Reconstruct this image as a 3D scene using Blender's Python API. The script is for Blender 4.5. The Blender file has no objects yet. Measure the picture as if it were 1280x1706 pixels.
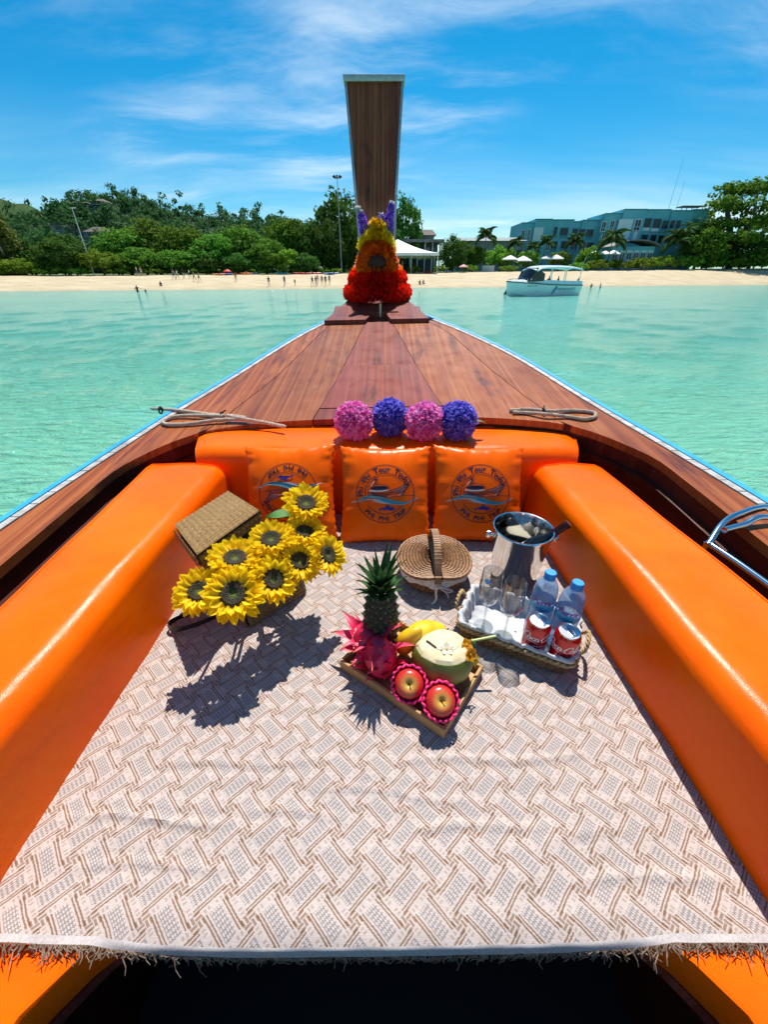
import bpy, bmesh, math, random
import numpy as np
from mathutils import Vector, Matrix, Euler, Quaternion
R = math.radians
random.seed(7); rng = np.random.default_rng(7)
scene = bpy.context.scene
COL = scene.collection
# ------------------------------------------------------------------ camera, sky, sun, exposure
EYE = 0.92; PITCH = R(31.45); FPX = 641.0          # blanket top is z = 0, the sea is 1.03 m lower
SEA = -1.03
cam = bpy.data.cameras.new('camera'); cam_o = bpy.data.objects.new('camera', cam); COL.objects.link(cam_o)
cam_o.location = (0, 0, EYE); cam_o.rotation_euler = (math.pi / 2 - PITCH, 0, 0)
cam.sensor_fit = 'HORIZONTAL'; cam.sensor_width = 36; cam.lens = 36 * FPX / 1280
cam.clip_start = 0.02; cam.clip_end = 12000
scene.camera = cam_o
SUN_EL, SUN_AZ = R(60), R(8)                         # sun ahead of the bow, a little to the right
sun = bpy.data.lights.new('sun', 'SUN'); sun.energy = 4.8; sun.angle = R(0.53); sun.color = (1, 0.955, 0.88)
sun_o = bpy.data.objects.new('sun', sun); COL.objects.link(sun_o)
sdir = Vector((math.sin(SUN_AZ) * math.cos(SUN_EL), math.cos(SUN_AZ) * math.cos(SUN_EL), math.sin(SUN_EL)))
sun_o.rotation_euler = (-sdir).to_track_quat('-Z', 'Y').to_euler(); sun_o.location = (0, 0, 60)
scene.view_settings.view_transform = 'Standard'; scene.view_settings.look = 'None'
scene.view_settings.exposure = 0.50; scene.view_settings.gamma = 1
scene.view_settings.use_curve_mapping = False
scene.cycles.max_bounces = 7; scene.cycles.transparent_max_bounces = 16
scene.cycles.use_adaptive_sampling = True
scene.cycles.caustics_reflective = False; scene.cycles.caustics_refractive = False

# ------------------------------------------------------------------ node helpers
class S:
    """socket wrapper with arithmetic"""
    def __init__(s, nt, k): s.nt, s.k = nt, k
    def _m(s, op, b=None, c=None):
        n = s.nt.nodes.new('ShaderNodeMath'); n.operation = op
        for i, x in enumerate((s, b, c)):
            if x is None: continue
            if isinstance(x, S): s.nt.links.new(x.k, n.inputs[i])
            else: n.inputs[i].default_value = x
        return S(s.nt, n.outputs[0])
    def __add__(s, b): return s._m('ADD', b)
    def __sub__(s, b): return s._m('SUBTRACT', b)
    def __mul__(s, b): return s._m('MULTIPLY', b)
    def __truediv__(s, b): return s._m('DIVIDE', b)
    def f(s, op, b=None, c=None): return s._m(op, b, c)
    def lt(s, b): return s._m('LESS_THAN', b)
    def gt(s, b): return s._m('GREATER_THAN', b)
    def clamp(s): return s._m('MINIMUM', 1.0)._m('MAXIMUM', 0.0)
    def ss(s, a, b):
        n = s.nt.nodes.new('ShaderNodeMapRange'); n.interpolation_type = 'SMOOTHSTEP'
        s.nt.links.new(s.k, n.inputs[0]); n.inputs[1].default_value = a; n.inputs[2].default_value = b
        n.inputs[3].default_value = 0; n.inputs[4].default_value = 1
        return S(s.nt, n.outputs[0])
class T:
    """a node tree with short makers"""
    def __init__(t, nt): t.nt = nt
    def node(t, typ, **kw):
        n = t.nt.nodes.new(typ)
        for k, v in kw.items(): setattr(n, k, v)
        return n
    def put(t, inp, v):
        if isinstance(v, S): t.nt.links.new(v.k, inp)
        elif v is not None:
            if hasattr(inp.default_value, '__len__') and not hasattr(v, '__len__'): v = (v, v, v, 1)[:len(inp.default_value)]
            if hasattr(v, '__len__') and len(v) == 3 and len(inp.default_value) == 4: v = (*v, 1)
            inp.default_value = v
    def coord(t, kind='Object'): return S(t.nt, t.node('ShaderNodeTexCoord').outputs[kind])
    def sep(t, v):
        n = t.node('ShaderNodeSeparateXYZ'); t.put(n.inputs[0], v); return [S(t.nt, o) for o in n.outputs]
    def comb(t, x, y, z):
        n = t.node('ShaderNodeCombineXYZ')
        for i, q in enumerate((x, y, z)): t.put(n.inputs[i], q)
        return S(t.nt, n.outputs[0])
    def map(t, v, scale=(1, 1, 1), rot=(0, 0, 0), loc=(0, 0, 0)):
        n = t.node('ShaderNodeMapping'); t.put(n.inputs[0], v)
        n.inputs['Scale'].default_value = scale; n.inputs['Rotation'].default_value = rot; n.inputs['Location'].default_value = loc
        return S(t.nt, n.outputs[0])
    def noise(t, v, scale=5, detail=4, rough=0.55, dist=0.0, out='Fac'):
        n = t.node('ShaderNodeTexNoise'); t.put(n.inputs['Vector'], v)
        n.inputs['Scale'].default_value = scale; n.inputs['Detail'].default_value = detail
        n.inputs['Roughness'].default_value = rough; n.inputs['Distortion'].default_value = dist
        return S(t.nt, n.outputs[out])
    def voro(t, v, scale=5, feature='F1', out='Distance'):
        n = t.node('ShaderNodeTexVoronoi', feature=feature); t.put(n.inputs['Vector'], v); n.inputs['Scale'].default_value = scale
        return S(t.nt, n.outputs[out])
    def ramp(t, fac, stops):
        n = t.node('ShaderNodeValToRGB'); t.put(n.inputs[0], fac); e = n.color_ramp.elements
        while len(e) < len(stops): e.new(0.5)
        for q, (p, c) in zip(e, stops): q.position = p; q.color = (*c, 1) if hasattr(c, '__len__') else (c, c, c, 1)
        return S(t.nt, n.outputs[0])
    def mix(t, fac, a, b, mode='MIX'):
        n = t.node('ShaderNodeMix', data_type='RGBA', blend_type=mode)
        t.put(n.inputs[0], fac); t.put(n.inputs[6], a); t.put(n.inputs[7], b); return S(t.nt, n.outputs[2])
    def bump(t, h, strength=0.3, dist=0.01):
        n = t.node('ShaderNodeBump'); t.put(n.inputs['Height'], h)
        n.inputs['Strength'].default_value = strength; n.inputs['Distance'].default_value = dist
        return S(t.nt, n.outputs[0])
    def rand(t): return S(t.nt, t.node('ShaderNodeObjectInfo').outputs['Random'])

MATS = {}
def mat(name, color=(0.5, 0.5, 0.5), rough=0.5, metal=0.0, fn=None, **kw):
    """Principled material; fn(t, put) may wire procedural inputs: put('Base Color', socket)"""
    if name in MATS: return MATS[name]
    m = bpy.data.materials.new(name); m.use_nodes = True
    b = m.node_tree.nodes['Principled BSDF']; t = T(m.node_tree)
    def put(k, v): t.put(b.inputs[k], v)
    put('Base Color', color); put('Roughness', rough); put('Metallic', metal)
    for k, v in kw.items(): put(k.replace('_', ' '), v)
    if fn: fn(t, put)
    MATS[name] = m
    return m
def speckled(c1, c2, scale=20, bump=0.2, bd=0.003, rough=None):
    """plain surface with mottled colour and fine relief"""
    def fn(t, put):
        o = t.coord(); n = t.noise(o, scale, 5, 0.6)
        put('Base Color', t.mix(n.ss(0.3, 0.7), c1, c2))
        if bump: put('Normal', t.bump(t.noise(o, scale * 3, 3), bump, bd))
    return fn

# ------------------------------------------------------------------ world: Nishita sky with cirrus
w = bpy.data.worlds.new('World'); scene.world = w; w.use_nodes = True
t = T(w.node_tree); bg = w.node_tree.nodes['Background']
sky = t.node('ShaderNodeTexSky', sky_type='NISHITA', sun_disc=False)
sky.sun_elevation = SUN_EL; sky.sun_rotation = SUN_AZ; sky.altitude = 0
sky.air_density = 1.0; sky.dust_density = 0.35; sky.ozone_density = 3.0
hs = t.node('ShaderNodeHueSaturation'); t.put(hs.inputs['Color'], S(t.nt, sky.outputs[0]))
hs.inputs['Saturation'].default_value = 1.5; hs.inputs['Value'].default_value = 1.0
d = t.coord('Generated'); dx, dy, dz = t.sep(d)
skyc = t.mix(1.0, S(t.nt, hs.outputs[0]), t.mix(dz.ss(0.0, 0.42), (0.58, 0.92, 0.98), (0.20, 1.08, 0.94)), 'MULTIPLY')
el = (dz.f('MAXIMUM', 0.0) + 0.16)
pv = t.comb(dx / el, dy / el, 0.0)
wv = t.noise(pv, 0.9, 3, 0.5, out='Color')
n_ = t.node('ShaderNodeVectorMath', operation='MULTIPLY_ADD'); t.put(n_.inputs[0], wv); n_.inputs[1].default_value = (0.45, 0.45, 0); t.put(n_.inputs[2], pv)
pw = S(t.nt, n_.outputs[0])
streak = t.noise(t.map(pw, (0.6, 1.7, 1), (0, 0, R(38)), (1.7, 3.4, 0)), 1.5, 8, 0.60)
patch = t.noise(t.map(pv, (0.5, 0.62, 1), (0, 0, R(12)), (4.4, 1.1, 0)), 0.85, 2, 0.5)
cl = (streak.ss(0.42, 0.78) * patch.ss(0.40, 0.70)).clamp()
low = dz.ss(0.26, 0.0) * (t.noise(t.map(pw, (0.3, 1.3, 1)), 0.6, 5, 0.6).ss(0.36, 0.68)) * 0.6
cl = (cl * 0.95 + low).clamp() * dz.ss(-0.01, 0.03)
skyc = t.mix(cl, skyc, (8.6, 9.4, 9.8))
t.put(bg.inputs[0], skyc); bg.inputs[1].default_value = 0.088

# ------------------------------------------------------------------ pixel rays (photo pixels on a 1280 x 1706 frame)
CP, SP = math.cos(PITCH), math.sin(PITCH)
def ray(x, y):
    u, v = (x - 640) / FPX, (853 - y) / FPX
    return Vector((u, CP + v * SP, -SP + v * CP))
def onz(x, y, z=0.0):
    d = ray(x, y); return Vector((0, 0, EYE)) + d * ((z - EYE) / d.z)
def onY(x, y, Y):
    d = ray(x, y); return Vector((0, 0, EYE)) + d * (Y / d.y)

# ------------------------------------------------------------------ geometry helpers
def frame_of(d, up=(0, 0, 1)):
    d = Vector(d).normalized(); u = Vector(up)
    if abs(d.dot(u)) > 0.98: u = Vector((0, 1, 0))
    a = u.cross(d).normalized(); b = d.cross(a)
    return a, b, d
class G:
    """collects shapes for ONE mesh object"""
    def __init__(s): s.v, s.f, s.m = [], [], []
    def add(s, vs, fs, mi=0):
        o = len(s.v); s.v += [tuple(p) for p in vs]; s.f += [tuple(i + o for i in q) for q in fs]; s.m += [mi] * len(fs); return s
    def box(s, c, size, rot=None, mi=0, taper=1.0):
        x, y, z = (q / 2 for q in size); P = []
        for k, zz in ((1, -z), (taper, z)):
            P += [Vector((-x * k, -y * k, zz)), Vector((x * k, -y * k, zz)), Vector((x * k, y * k, zz)), Vector((-x * k, y * k, zz))]
        if rot is not None:
            M = rot if isinstance(rot, Matrix) else Euler(rot).to_matrix(); P = [M @ p for p in P]
        c = Vector(c)
        return s.add([p + c for p in P], [(3, 2, 1, 0), (4, 5, 6, 7), (0, 1, 5, 4), (1, 2, 6, 5), (2, 3, 7, 6), (3, 0, 4, 7)], mi)
    def tube(s, pts, r, n=8, closed=False, mi=0, flat=1.0, caps=True):
        pts = [Vector(p) for p in pts]; N = len(pts); V = []; a = None
        for i, p in enumerate(pts):
            if closed: dd = pts[(i + 1) % N] - pts[i - 1]
            else: dd = pts[min(i + 1, N - 1)] - pts[max(i - 1, 0)]
            dd = dd.normalized() if dd.length > 1e-9 else Vector((0, 0, 1))
            if a is None: a = frame_of(dd)[0]
            else:
                a = a - dd * a.dot(dd); a = a.normalized() if a.length > 1e-6 else frame_of(dd)[0]
            b = dd.cross(a); rr = r[i] if hasattr(r, '__len__') else r
            for k in range(n):
                th = 2 * math.pi * k / n; V.append(p + a * (math.cos(th) * rr) + b * (math.sin(th) * rr * flat))
        F = []
        for i in range(N if closed else N - 1):
            j = (i + 1) % N
            for k in range(n):
                l = (k + 1) % n; F.append((i * n + k, i * n + l, j * n + l, j * n + k))
        if not closed and caps: F += [tuple(range(n - 1, -1, -1)), tuple((N - 1) * n + k for k in range(n))]
        return s.add(V, F, mi)
    def lathe(s, prof, n=24, M=None, mi=0, caps=True):
        """prof: list of (radius, z)"""
        V = []
        for r, z in prof:
            for k in range(n):
                th = 2 * math.pi * k / n; V.append(Vector((math.cos(th) * r, math.sin(th) * r, z)))
        if M is not None: V = [M @ p for p in V]
        F = []; N = len(prof)
        for i in range(N - 1):
            for k in range(n):
                l = (k + 1) % n; F.append((i * n + k, i * n + l, (i + 1) * n + l, (i + 1) * n + k))
        if caps: F += [tuple(range(n - 1, -1, -1)), tuple((N - 1) * n + k for k in range(n))]
        return s.add(V, F, mi)
    def grid(s, fn, nu, nv, wu=False, wv=False, mi=0):
        V = [fn(i / (nu if wu else nu - 1), j / (nv if wv else nv - 1)) for i in range(nu) for j in range(nv)]
        F = []
        for i in range(nu if wu else nu - 1):
            for j in range(nv if wv else nv - 1):
                a, b = (i + 1) % nu, (j + 1) % nv; F.append((i * nv + j, a * nv + j, a * nv + b, i * nv + b))
        return s.add(V, F, mi)
    def prism(s, poly, axis, h, M=None, mi=0):
        """poly (2D) extruded; axis 'z': poly in xy from z=h[0] to h[1]"""
        n = len(poly); V = []
        for hh in h:
            for a, b in poly:
                V.append(Vector({'z': (a, b, hh), 'y': (a, hh, b), 'x': (hh, a, b)}[axis]))
        if M is not None: V = [M @ p for p in V]
        F = [tuple(range(n - 1, -1, -1)), tuple(range(n, 2 * n))] + [(i, (i + 1) % n, (i + 1) % n + n, i + n) for i in range(n)]
        return s.add(V, F, mi)
    def build(s, name, mats, parent=None, smooth=40, bevel=0, M=None, recalc=True, loc=None, rot=None):
        me = bpy.data.meshes.new(name)
        me.from_pydata([tuple(p) for p in s.v], [], s.f)
        mats = mats if isinstance(mats, (list, tuple)) else [mats]
        for m in mats: me.materials.append(m)
        if len(mats) > 1: me.polygons.foreach_set('material_index', s.m)
        if bevel or recalc:
            bm = bmesh.new(); bm.from_mesh(me)
            if recalc: bmesh.ops.recalc_face_normals(bm, faces=bm.faces)
            if bevel:
                es = [e for e in bm.edges if len(e.link_faces) == 2 and e.calc_face_angle(0) > R(30)]
                bmesh.ops.bevel(bm, geom=es, offset=bevel, segments=2, profile=0.5, affect='EDGES')
            bm.to_mesh(me); bm.free()
        if smooth:
            me.polygons.foreach_set('use_smooth', [True] * len(me.polygons)); me.set_sharp_from_angle(angle=R(smooth))
        if M is not None: me.transform(M)
        return link(name, me, parent, loc, rot)
def link(name, me, parent=None, loc=None, rot=None):
    o = bpy.data.objects.new(name, me); COL.objects.link(o)
    if parent is not None: o.parent = parent
    if loc is not None: o.location = loc
    if rot is not None: o.rotation_euler = rot
    return o
def tag(o, label=None, cat=None, group=None, kind=None):
    for k, v in (('label', label), ('category', cat), ('group', group), ('kind', kind)):
        if v: o[k] = v
    return o
def thing(name, label, cat, loc=(0, 0, 0), rot=(0, 0, 0), group=None, scale=None):
    o = bpy.data.objects.new(name, None); COL.objects.link(o); o.empty_display_size = 0.05
    o.location = loc; o.rotation_euler = rot
    if scale is not None: o.scale = (scale,) * 3 if not hasattr(scale, '__len__') else scale
    return tag(o, label, cat, group)
def dup(o, loc=None, rot=None, scale=None, label=None, parent=None, **kw):
    c = o.copy(); COL.objects.link(c); c.parent = parent
    for ch in list(o.children): dup(ch, parent=c)
    if loc is not None: c.location = loc
    if rot is not None: c.rotation_euler = rot
    if scale is not None: c.scale = (scale,) * 3 if not hasattr(scale, '__len__') else scale
    if label: c['label'] = label
    for k, v in kw.items(): c[k] = v
    return c
def spline(pts, n):
    """Catmull-Rom through points (any dimension)"""
    P = [np.array(p, float) for p in pts]; P = [2 * P[0] - P[1]] + P + [2 * P[-1] - P[-2]]; out = []
    segs = len(P) - 3
    for i in range(n):
        s = i / (n - 1) * segs; k = min(int(s), segs - 1); u = s - k
        a, b, c, d = P[k:k + 4]
        out.append(0.5 * (2 * b + (c - a) * u + (2 * a - 5 * b + 4 * c - d) * u * u + (3 * b - a - 3 * c + d) * u ** 3))
    return out
def interp(x, xs, ys):
    """monotone smooth interpolation of a table"""
    return float(np.interp(x, xs, ys))
def smoothtab(xs, ys):
    f = spline(list(zip(xs, ys)), 160); fx = [p[0] for p in f]; fy = [p[1] for p in f]
    return lambda x: float(np.interp(x, fx, fy))
def mesh_from_np(name, V, F, mats, parent=None, smooth=False, mi=None):
    me = bpy.data.meshes.new(name); F = np.asarray(F); k = F.shape[1]
    me.vertices.add(len(V)); me.vertices.foreach_set('co', np.asarray(V, np.float32).ravel())
    me.loops.add(F.size); me.loops.foreach_set('vertex_index', F.ravel().astype(np.int32))
    me.polygons.add(len(F)); me.polygons.foreach_set('loop_start', np.arange(0, F.size, k, dtype=np.int32))
    for m in (mats if isinstance(mats, (list, tuple)) else [mats]): me.materials.append(m)
    if mi is not None: me.polygons.foreach_set('material_index', np.asarray(mi, np.int32))
    if smooth: me.polygons.foreach_set('use_smooth', np.ones(len(F), bool))
    me.update(calc_edges=True); me.validate()
    return link(name, me, parent)
def text_mesh(txt, size=1.0, shear=0.0, bold=0.0):
    """glyph outlines of the built-in font as (verts, faces), centred on x, baseline y = 0"""
    c = bpy.data.curves.new('glyphs', 'FONT'); c.body = txt; c.size = size; c.shear = shear; c.align_x = 'CENTER'; c.offset = bold
    c.resolution_u = 2; c.fill_mode = 'FRONT'
    o = bpy.data.objects.new('glyphs', c); COL.objects.link(o); dg = bpy.context.evaluated_depsgraph_get(); dg.update()
    me = o.evaluated_get(dg).to_mesh()
    V = [(v.co.x, v.co.y) for v in me.vertices]; F = [tuple(p.vertices) for p in me.polygons]
    o.evaluated_get(dg).to_mesh_clear(); bpy.data.objects.remove(o); bpy.data.curves.remove(c)
    return V, F
# ------------------------------------------------------------------ shared materials
def wood(name, dark, mid, light, along='y', scale=1.0, stain=(0.045, 0.012, 0.016), stain_amt=0.8, rough=0.33, coat=0.25, fine=1.0):
    def fn(t, put):
        o = t.coord(); r = t.rand()
        sc = {'x': (0.16, 26, 26), 'y': (26, 0.16, 0.16), 'z': (26, 0.16, 0.16)}[along]
        sh = t.comb(r * 7.3, r * 3.1, r * 5.7)
        a = t.node('ShaderNodeVectorMath', operation='ADD'); t.put(a.inputs[0], o); t.put(a.inputs[1], sh); p = S(t.nt, a.outputs[0])
        g = t.noise(t.map(p, tuple(q * scale for q in sc)), 1.6, 8, 0.66, 0.25)
        fi = t.noise(t.map(p, tuple(q * scale * 4 for q in sc)), 2.2, 4, 0.7)
        big = t.noise(t.map(p, tuple(max(1.0, q ** 0.4) for q in sc)), 1.8 * scale, 4, 0.6, 0.6)
        c = t.ramp(g * 0.56 + fi * 0.18 * fine + big * 0.26, [(0.34, dark), (0.48, mid), (0.62, light)])
        st = t.noise(t.map(p, tuple(max(1.0, q ** 0.55) for q in sc)), 1.5 * scale, 5, 0.65, 0.5).ss(0.54, 0.70) * stain_amt
        c = t.mix(st, c, stain)
        c = t.mix(big.ss(0.35, 0.75) * 0.3, c, t.mix(0.5, dark, mid))
        hsv = t.node('ShaderNodeHueSaturation'); t.put(hsv.inputs['Color'], c); t.put(hsv.inputs['Value'], r * 0.35 + 0.82)
        c = S(t.nt, hsv.outputs[0])
        scr = t.noise(t.map(p, (70, 40, 70), (0, 0, R(31))), 1.0, 2, 0.5).ss(0.74, 0.80)
        c = t.mix(scr * 0.25, c, (0.45, 0.34, 0.27))
        put('Base Color', c); put('Roughness', t.noise(p, 9, 4).ss(0.2, 0.8) * 0.22 + (rough - 0.08))
        put('Normal', t.bump(fi + g * 0.5, 0.22, 0.004)); put('Coat Weight', coat); put('Coat Roughness', 0.22); put('Specular IOR Level', 0.16)
    return mat(name, rough=rough, fn=fn)
W_DECK = wood('deck_teak', (0.11, 0.021, 0.006), (0.30, 0.074, 0.017), (0.50, 0.165, 0.042), stain_amt=0.75, coat=0.14, rough=0.36)
W_RED = wood('red_varnished_wood', (0.085, 0.012, 0.009), (0.21, 0.034, 0.022), (0.36, 0.078, 0.040), stain_amt=0.8, coat=0.08, rough=0.42)
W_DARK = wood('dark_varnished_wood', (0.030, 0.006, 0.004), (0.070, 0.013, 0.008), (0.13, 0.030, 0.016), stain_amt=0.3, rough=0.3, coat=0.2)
W_PROW = wood('prow_board_wood', (0.105, 0.021, 0.009), (0.22, 0.047, 0.019), (0.40, 0.125, 0.042), along='z', stain=(0.05, 0.017, 0.012), stain_amt=0.8, coat=0.05, rough=0.45)
W_TRAY = wood('pale_bamboo', (0.33, 0.17, 0.06), (0.47, 0.27, 0.11), (0.58, 0.37, 0.17), along='x', scale=3, stain_amt=0.1, rough=0.45, coat=0)
def f_vinyl(t, put):
    o = t.coord(); n = t.noise(o, 3.0, 4, 0.6)
    put('Base Color', t.mix(n.ss(0.3, 0.75), (1.0, 0.105, 0.0), (1.0, 0.150, 0.0)))
    put('Roughness', t.noise(o, 11, 6, 0.7).ss(0.3, 0.75) * 0.16 + 0.22)
    put('Normal', t.bump(t.voro(o, 420) * 0.25 + t.noise(o, 7, 5, 0.6) * 3.0 + t.noise(t.map(o, (9, 2.2, 9)), 2.2, 4, 0.6, 0.8) * 2.0, 0.11, 0.006))
VINYL = mat('orange_vinyl', fn=f_vinyl, Specular_IOR_Level=0.14)
STEEL = mat('polished_steel', (0.72, 0.72, 0.73), 0.13, 1.0)
ALU = mat('weathered_aluminium', metal=0.35, rough=0.4, fn=speckled((0.34, 0.34, 0.34), (0.46, 0.46, 0.46), 30, 0.1))
BLUE_P = mat('sky_blue_paint', rough=0.35, fn=speckled((0.03, 0.33, 0.66), (0.06, 0.42, 0.74), 8, 0.15))
WHITE_P = mat('white_paint', rough=0.45, fn=speckled((0.58, 0.57, 0.54), (0.70, 0.69, 0.66), 14, 0.2))
BLACK = mat('black_rubber', (0.006, 0.006, 0.006), 0.5)

# ------------------------------------------------------------------ sea
def f_sea(t, put):
    p = t.coord(); x, y, z = t.sep(p)
    n = (y - x * 0.33) - 87.0                                   # metres from the waterline, negative offshore
    big = t.noise(t.map(p, (0.05, 0.11, 1)), 1.0, 4, 0.55)
    mid = t.noise(t.map(p, (0.5, 1.0, 1)), 1.0, 4, 0.6)
    c = t.mix(big.ss(0.36, 0.64), (0.112, 0.420, 0.345), (0.140, 0.462, 0.365))
    c = t.mix((y + 0.0).ss(1.0, 26.0), t.mix(0.55, c, (0.20, 0.50, 0.30)), c)   # green sand shallows round the boat
    c = t.mix((n * 1.0).ss(-24.0, -3.0) * 0.55, c, (0.14, 0.44, 0.34))
    c = t.mix((n + mid * 3.0).ss(-3.0, 1.2) * 0.75, c, (0.33, 0.38, 0.23))
    c = t.mix(t.noise(t.map(p, (2.2, 7.0, 1), (0, 0, R(10))), 1.0, 5, 0.65, 0.7).ss(0.50, 0.66) * 0.42, c, (0.045, 0.26, 0.235))  # shading of the ripple faces painted into the water colour as darker streaks
    put('Base Color', c)
    a = t.noise(t.map(p, (1.0, 2.6, 1), (0, 0, R(14))), 3.0, 5, 0.60, 0.5)
    b = t.noise(t.map(p, (1.0, 1.7, 1), (0, 0, R(-22))), 6.0, 4, 0.6, 0.4)
    put('Normal', t.bump(a * 1.0 + b * 0.22, 0.9, 0.15)); put('Roughness', 0.09); put('IOR', 1.33)
    put('Specular IOR Level', 0.32)
SEAM = mat('turquoise_sea', fn=f_sea)
nr, na = 230, 420
rr = 1.2 * (9000 / 1.2) ** (np.linspace(0, 1, nr)); th = np.linspace(0, 2 * np.pi, na, endpoint=False)
RR, TH = np.meshgrid(rr, th, indexing='ij'); X = RR * np.sin(TH); Y = RR * np.cos(TH)
Z = np.zeros_like(X)
for k in range(26):
    wl = 0.7 * 1.14 ** k * 0.9; a_ = rng.normal(0.25, 0.7); amp = 0.0055 * wl ** 0.45 * np.exp(-(wl / 5) ** 2)
    Z += amp * np.sin(2 * np.pi / wl * (X * math.sin(a_) + Y * math.cos(a_)) + rng.uniform(0, 6.28)) * np.clip(1.3 - RR * 2 * np.pi / na / (wl * 0.30), 0, 1)
V = np.stack([X, Y, Z + SEA], -1).reshape(-1, 3)
i, j = np.meshgrid(np.arange(nr - 1), np.arange(na), indexing='ij'); j2 = (j + 1) % na
F = np.stack([i * na + j, i * na + j2, (i + 1) * na + j2, (i + 1) * na + j], -1).reshape(-1, 4)
sea = mesh_from_np('sea', V, F, SEAM, smooth=True); tag(sea, 'rippled turquoise sea around the boat', kind='structure')

# ------------------------------------------------------------------ beach and land
def shoreY(x): return 87 + 0.33 * x
def terrace(x): return interp(x, [-120, -60, 0, 60, 120, 220], [1.9, 2.1, 2.6, 3.3, 4.2, 4.8])
def ground_z(x, y):
    n = (y - shoreY(x)) / 1.053; h = terrace(x)
    u = min(max(n / 27.0, -1.5), 1.0)
    z = SEA + (h * (1 - (1 - u) ** 1.6) if u > 0 else u * 3.0)
    if n > 27: z += 0.012 * (n - 27)
    return z
def f_sand(t, put):
    p = t.coord(); x, y, z = t.sep(p)
    n = (y - x * 0.33) - 87.0
    a = t.noise(t.map(p, (0.25, 0.6, 1)), 1.0, 6, 0.6); b = t.noise(p, 2.2, 4, 0.6)
    c = t.mix(a.ss(0.3, 0.72), (0.44, 0.345, 0.205), (0.56, 0.46, 0.295))
    c = t.mix(b.ss(0.55, 0.8) * 0.4, c, (0.46, 0.36, 0.24))
    c = t.mix((n + a * 4).ss(5.2, 1.2) * 0.65, c, (0.36, 0.285, 0.18))      # wet sand at the waterline
    put('Base Color', c); put('Roughness', 0.9); put('Normal', t.bump(b + a, 0.6, 0.25))
SAND = mat('pale_sand', fn=f_sand)
def f_soil(t, put):
    p = t.coord(); a = t.noise(p, 0.12, 5, 0.6)
    put('Base Color', t.mix(a.ss(0.35, 0.65), (0.05, 0.10, 0.022), (0.13, 0.17, 0.05))); put('Roughness', 0.95)
    put('Normal', t.bump(t.noise(p, 1.2, 4), 0.8, 0.3))
SOIL = mat('grassy_soil', fn=f_soil)
def landgrid(name, xs, ns, m, dz=0.0):
    V = []
    for x in xs:
        for n in ns:
            y = shoreY(x) + n * 1.053
            bumpz = 0.07 * math.sin(x * 0.31 + n * 0.5) * math.sin(n * 0.7 + x * 0.13) if 3 < n < 31 else 0
            V.append((x, y, ground_z(x, y) + bumpz + (dz if not dz else dz + min(0.0, (n - 31.0) * .09))))
    b = len(ns); F = [(i * b + j, (i + 1) * b + j, (i + 1) * b + j + 1, i * b + j + 1) for i in range(len(xs) - 1) for j in range(b - 1)]
    return mesh_from_np(name, V, F, m, smooth=True)
beach = landgrid('beach', np.linspace(-180, 330, 256), np.linspace(-22, 30, 53), SAND)
tag(beach, 'pale sand beach sloping up from the water', kind='structure')
land = landgrid('ground', list(np.linspace(-900, 1500, 321)) + [1800, 2500, 4000, 7000], [26.0, 28.5, 30, 32, 36, 42, 50, 70, 100, 160, 300, 600, 1200, 3000], SOIL, 0.03)
tag(land, 'green land behind the beach', kind='structure')

# ------------------------------------------------------------------ the long-tail boat we sit in
boat = thing('longtail_boat', 'wooden long-tail boat with tall prow board seen from its own deck', 'boat', (0, 0, SEA - 0.30))
BZ = -(SEA - 0.30)                                           # boat meshes are written in deck coordinates
def bpart(g, name, m, parent=None, **kw):
    o = g.build(name, m, parent or boat, **kw)
    if parent is None: o.location.z += BZ
    return o
oL = smoothtab([-2.6, -.8, .3, 1.055, 1.88, 2.53, 3.1, 3.53, 3.8, 4.05], [-1.2, -1.30, -1.30, -1.25, -1.1, -.905, -.69, -.47, -.33, -.17])
oR = smoothtab([-2.6, -.8, .3, 1.1, 1.85, 2.55, 3.1, 3.56, 3.8, 4.05], [1.2, 1.30, 1.30, 1.25, 1.1, .925, .67, .385, .24, .09])
zc = smoothtab([-2.6, -.6, .3, 1.05, 1.88, 2.5, 3.4, 3.87, 4.3], [.21, .205, .225, .27, .352, .435, .60, .69, .80])
def dz_(x, y): return zc(y) + 0.02 * x                       # sheer line, with the boat's slight heel
def slab(g, fn, nu, nv, th):
    top = [fn(i / (nu - 1), j / (nv - 1)) for i in range(nu) for j in range(nv)]; n = len(top)
    V = top + [Vector(p) - Vector((0, 0, th)) for p in top]
    F = []
    for i in range(nu - 1):
        for j in range(nv - 1):
            q = (i * nv + j, (i + 1) * nv + j, (i + 1) * nv + j + 1, i * nv + j + 1); F += [q, tuple(k + n for k in q[::-1])]
    rim = [i * nv for i in range(nu)] + [(nu - 1) * nv + j for j in range(1, nv)] + [i * nv + nv - 1 for i in range(nu - 2, -1, -1)] + [j for j in range(nv - 2, 0, -1)]
    for a, b in zip(rim, rim[1:] + rim[:1]): F.append((a, b, b + n, a + n))
    return g.add(V, F)
def plank(name, fl, fr, y0, y1, m, th=0.03, nu=9, nv=28, lift=0.0, yf=None):
    g = G()
    def fn(s, t_):
        y = y0 + (y1 - y0) * t_
        for _ in range(3):
            x = fl(y) + (fr(y) - fl(y)) * s
            ya = y0 if yf is None else yf(x); y = ya + (y1 - ya) * t_
        x = fl(y) + (fr(y) - fl(y)) * s
        return Vector((x, y, dz_(x, y) + lift))
    slab(g, fn, nu, nv, th)
    return bpart(g, name, m, smooth=35)
DY = 3.44                                                    # far end of the foredeck planks
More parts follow.
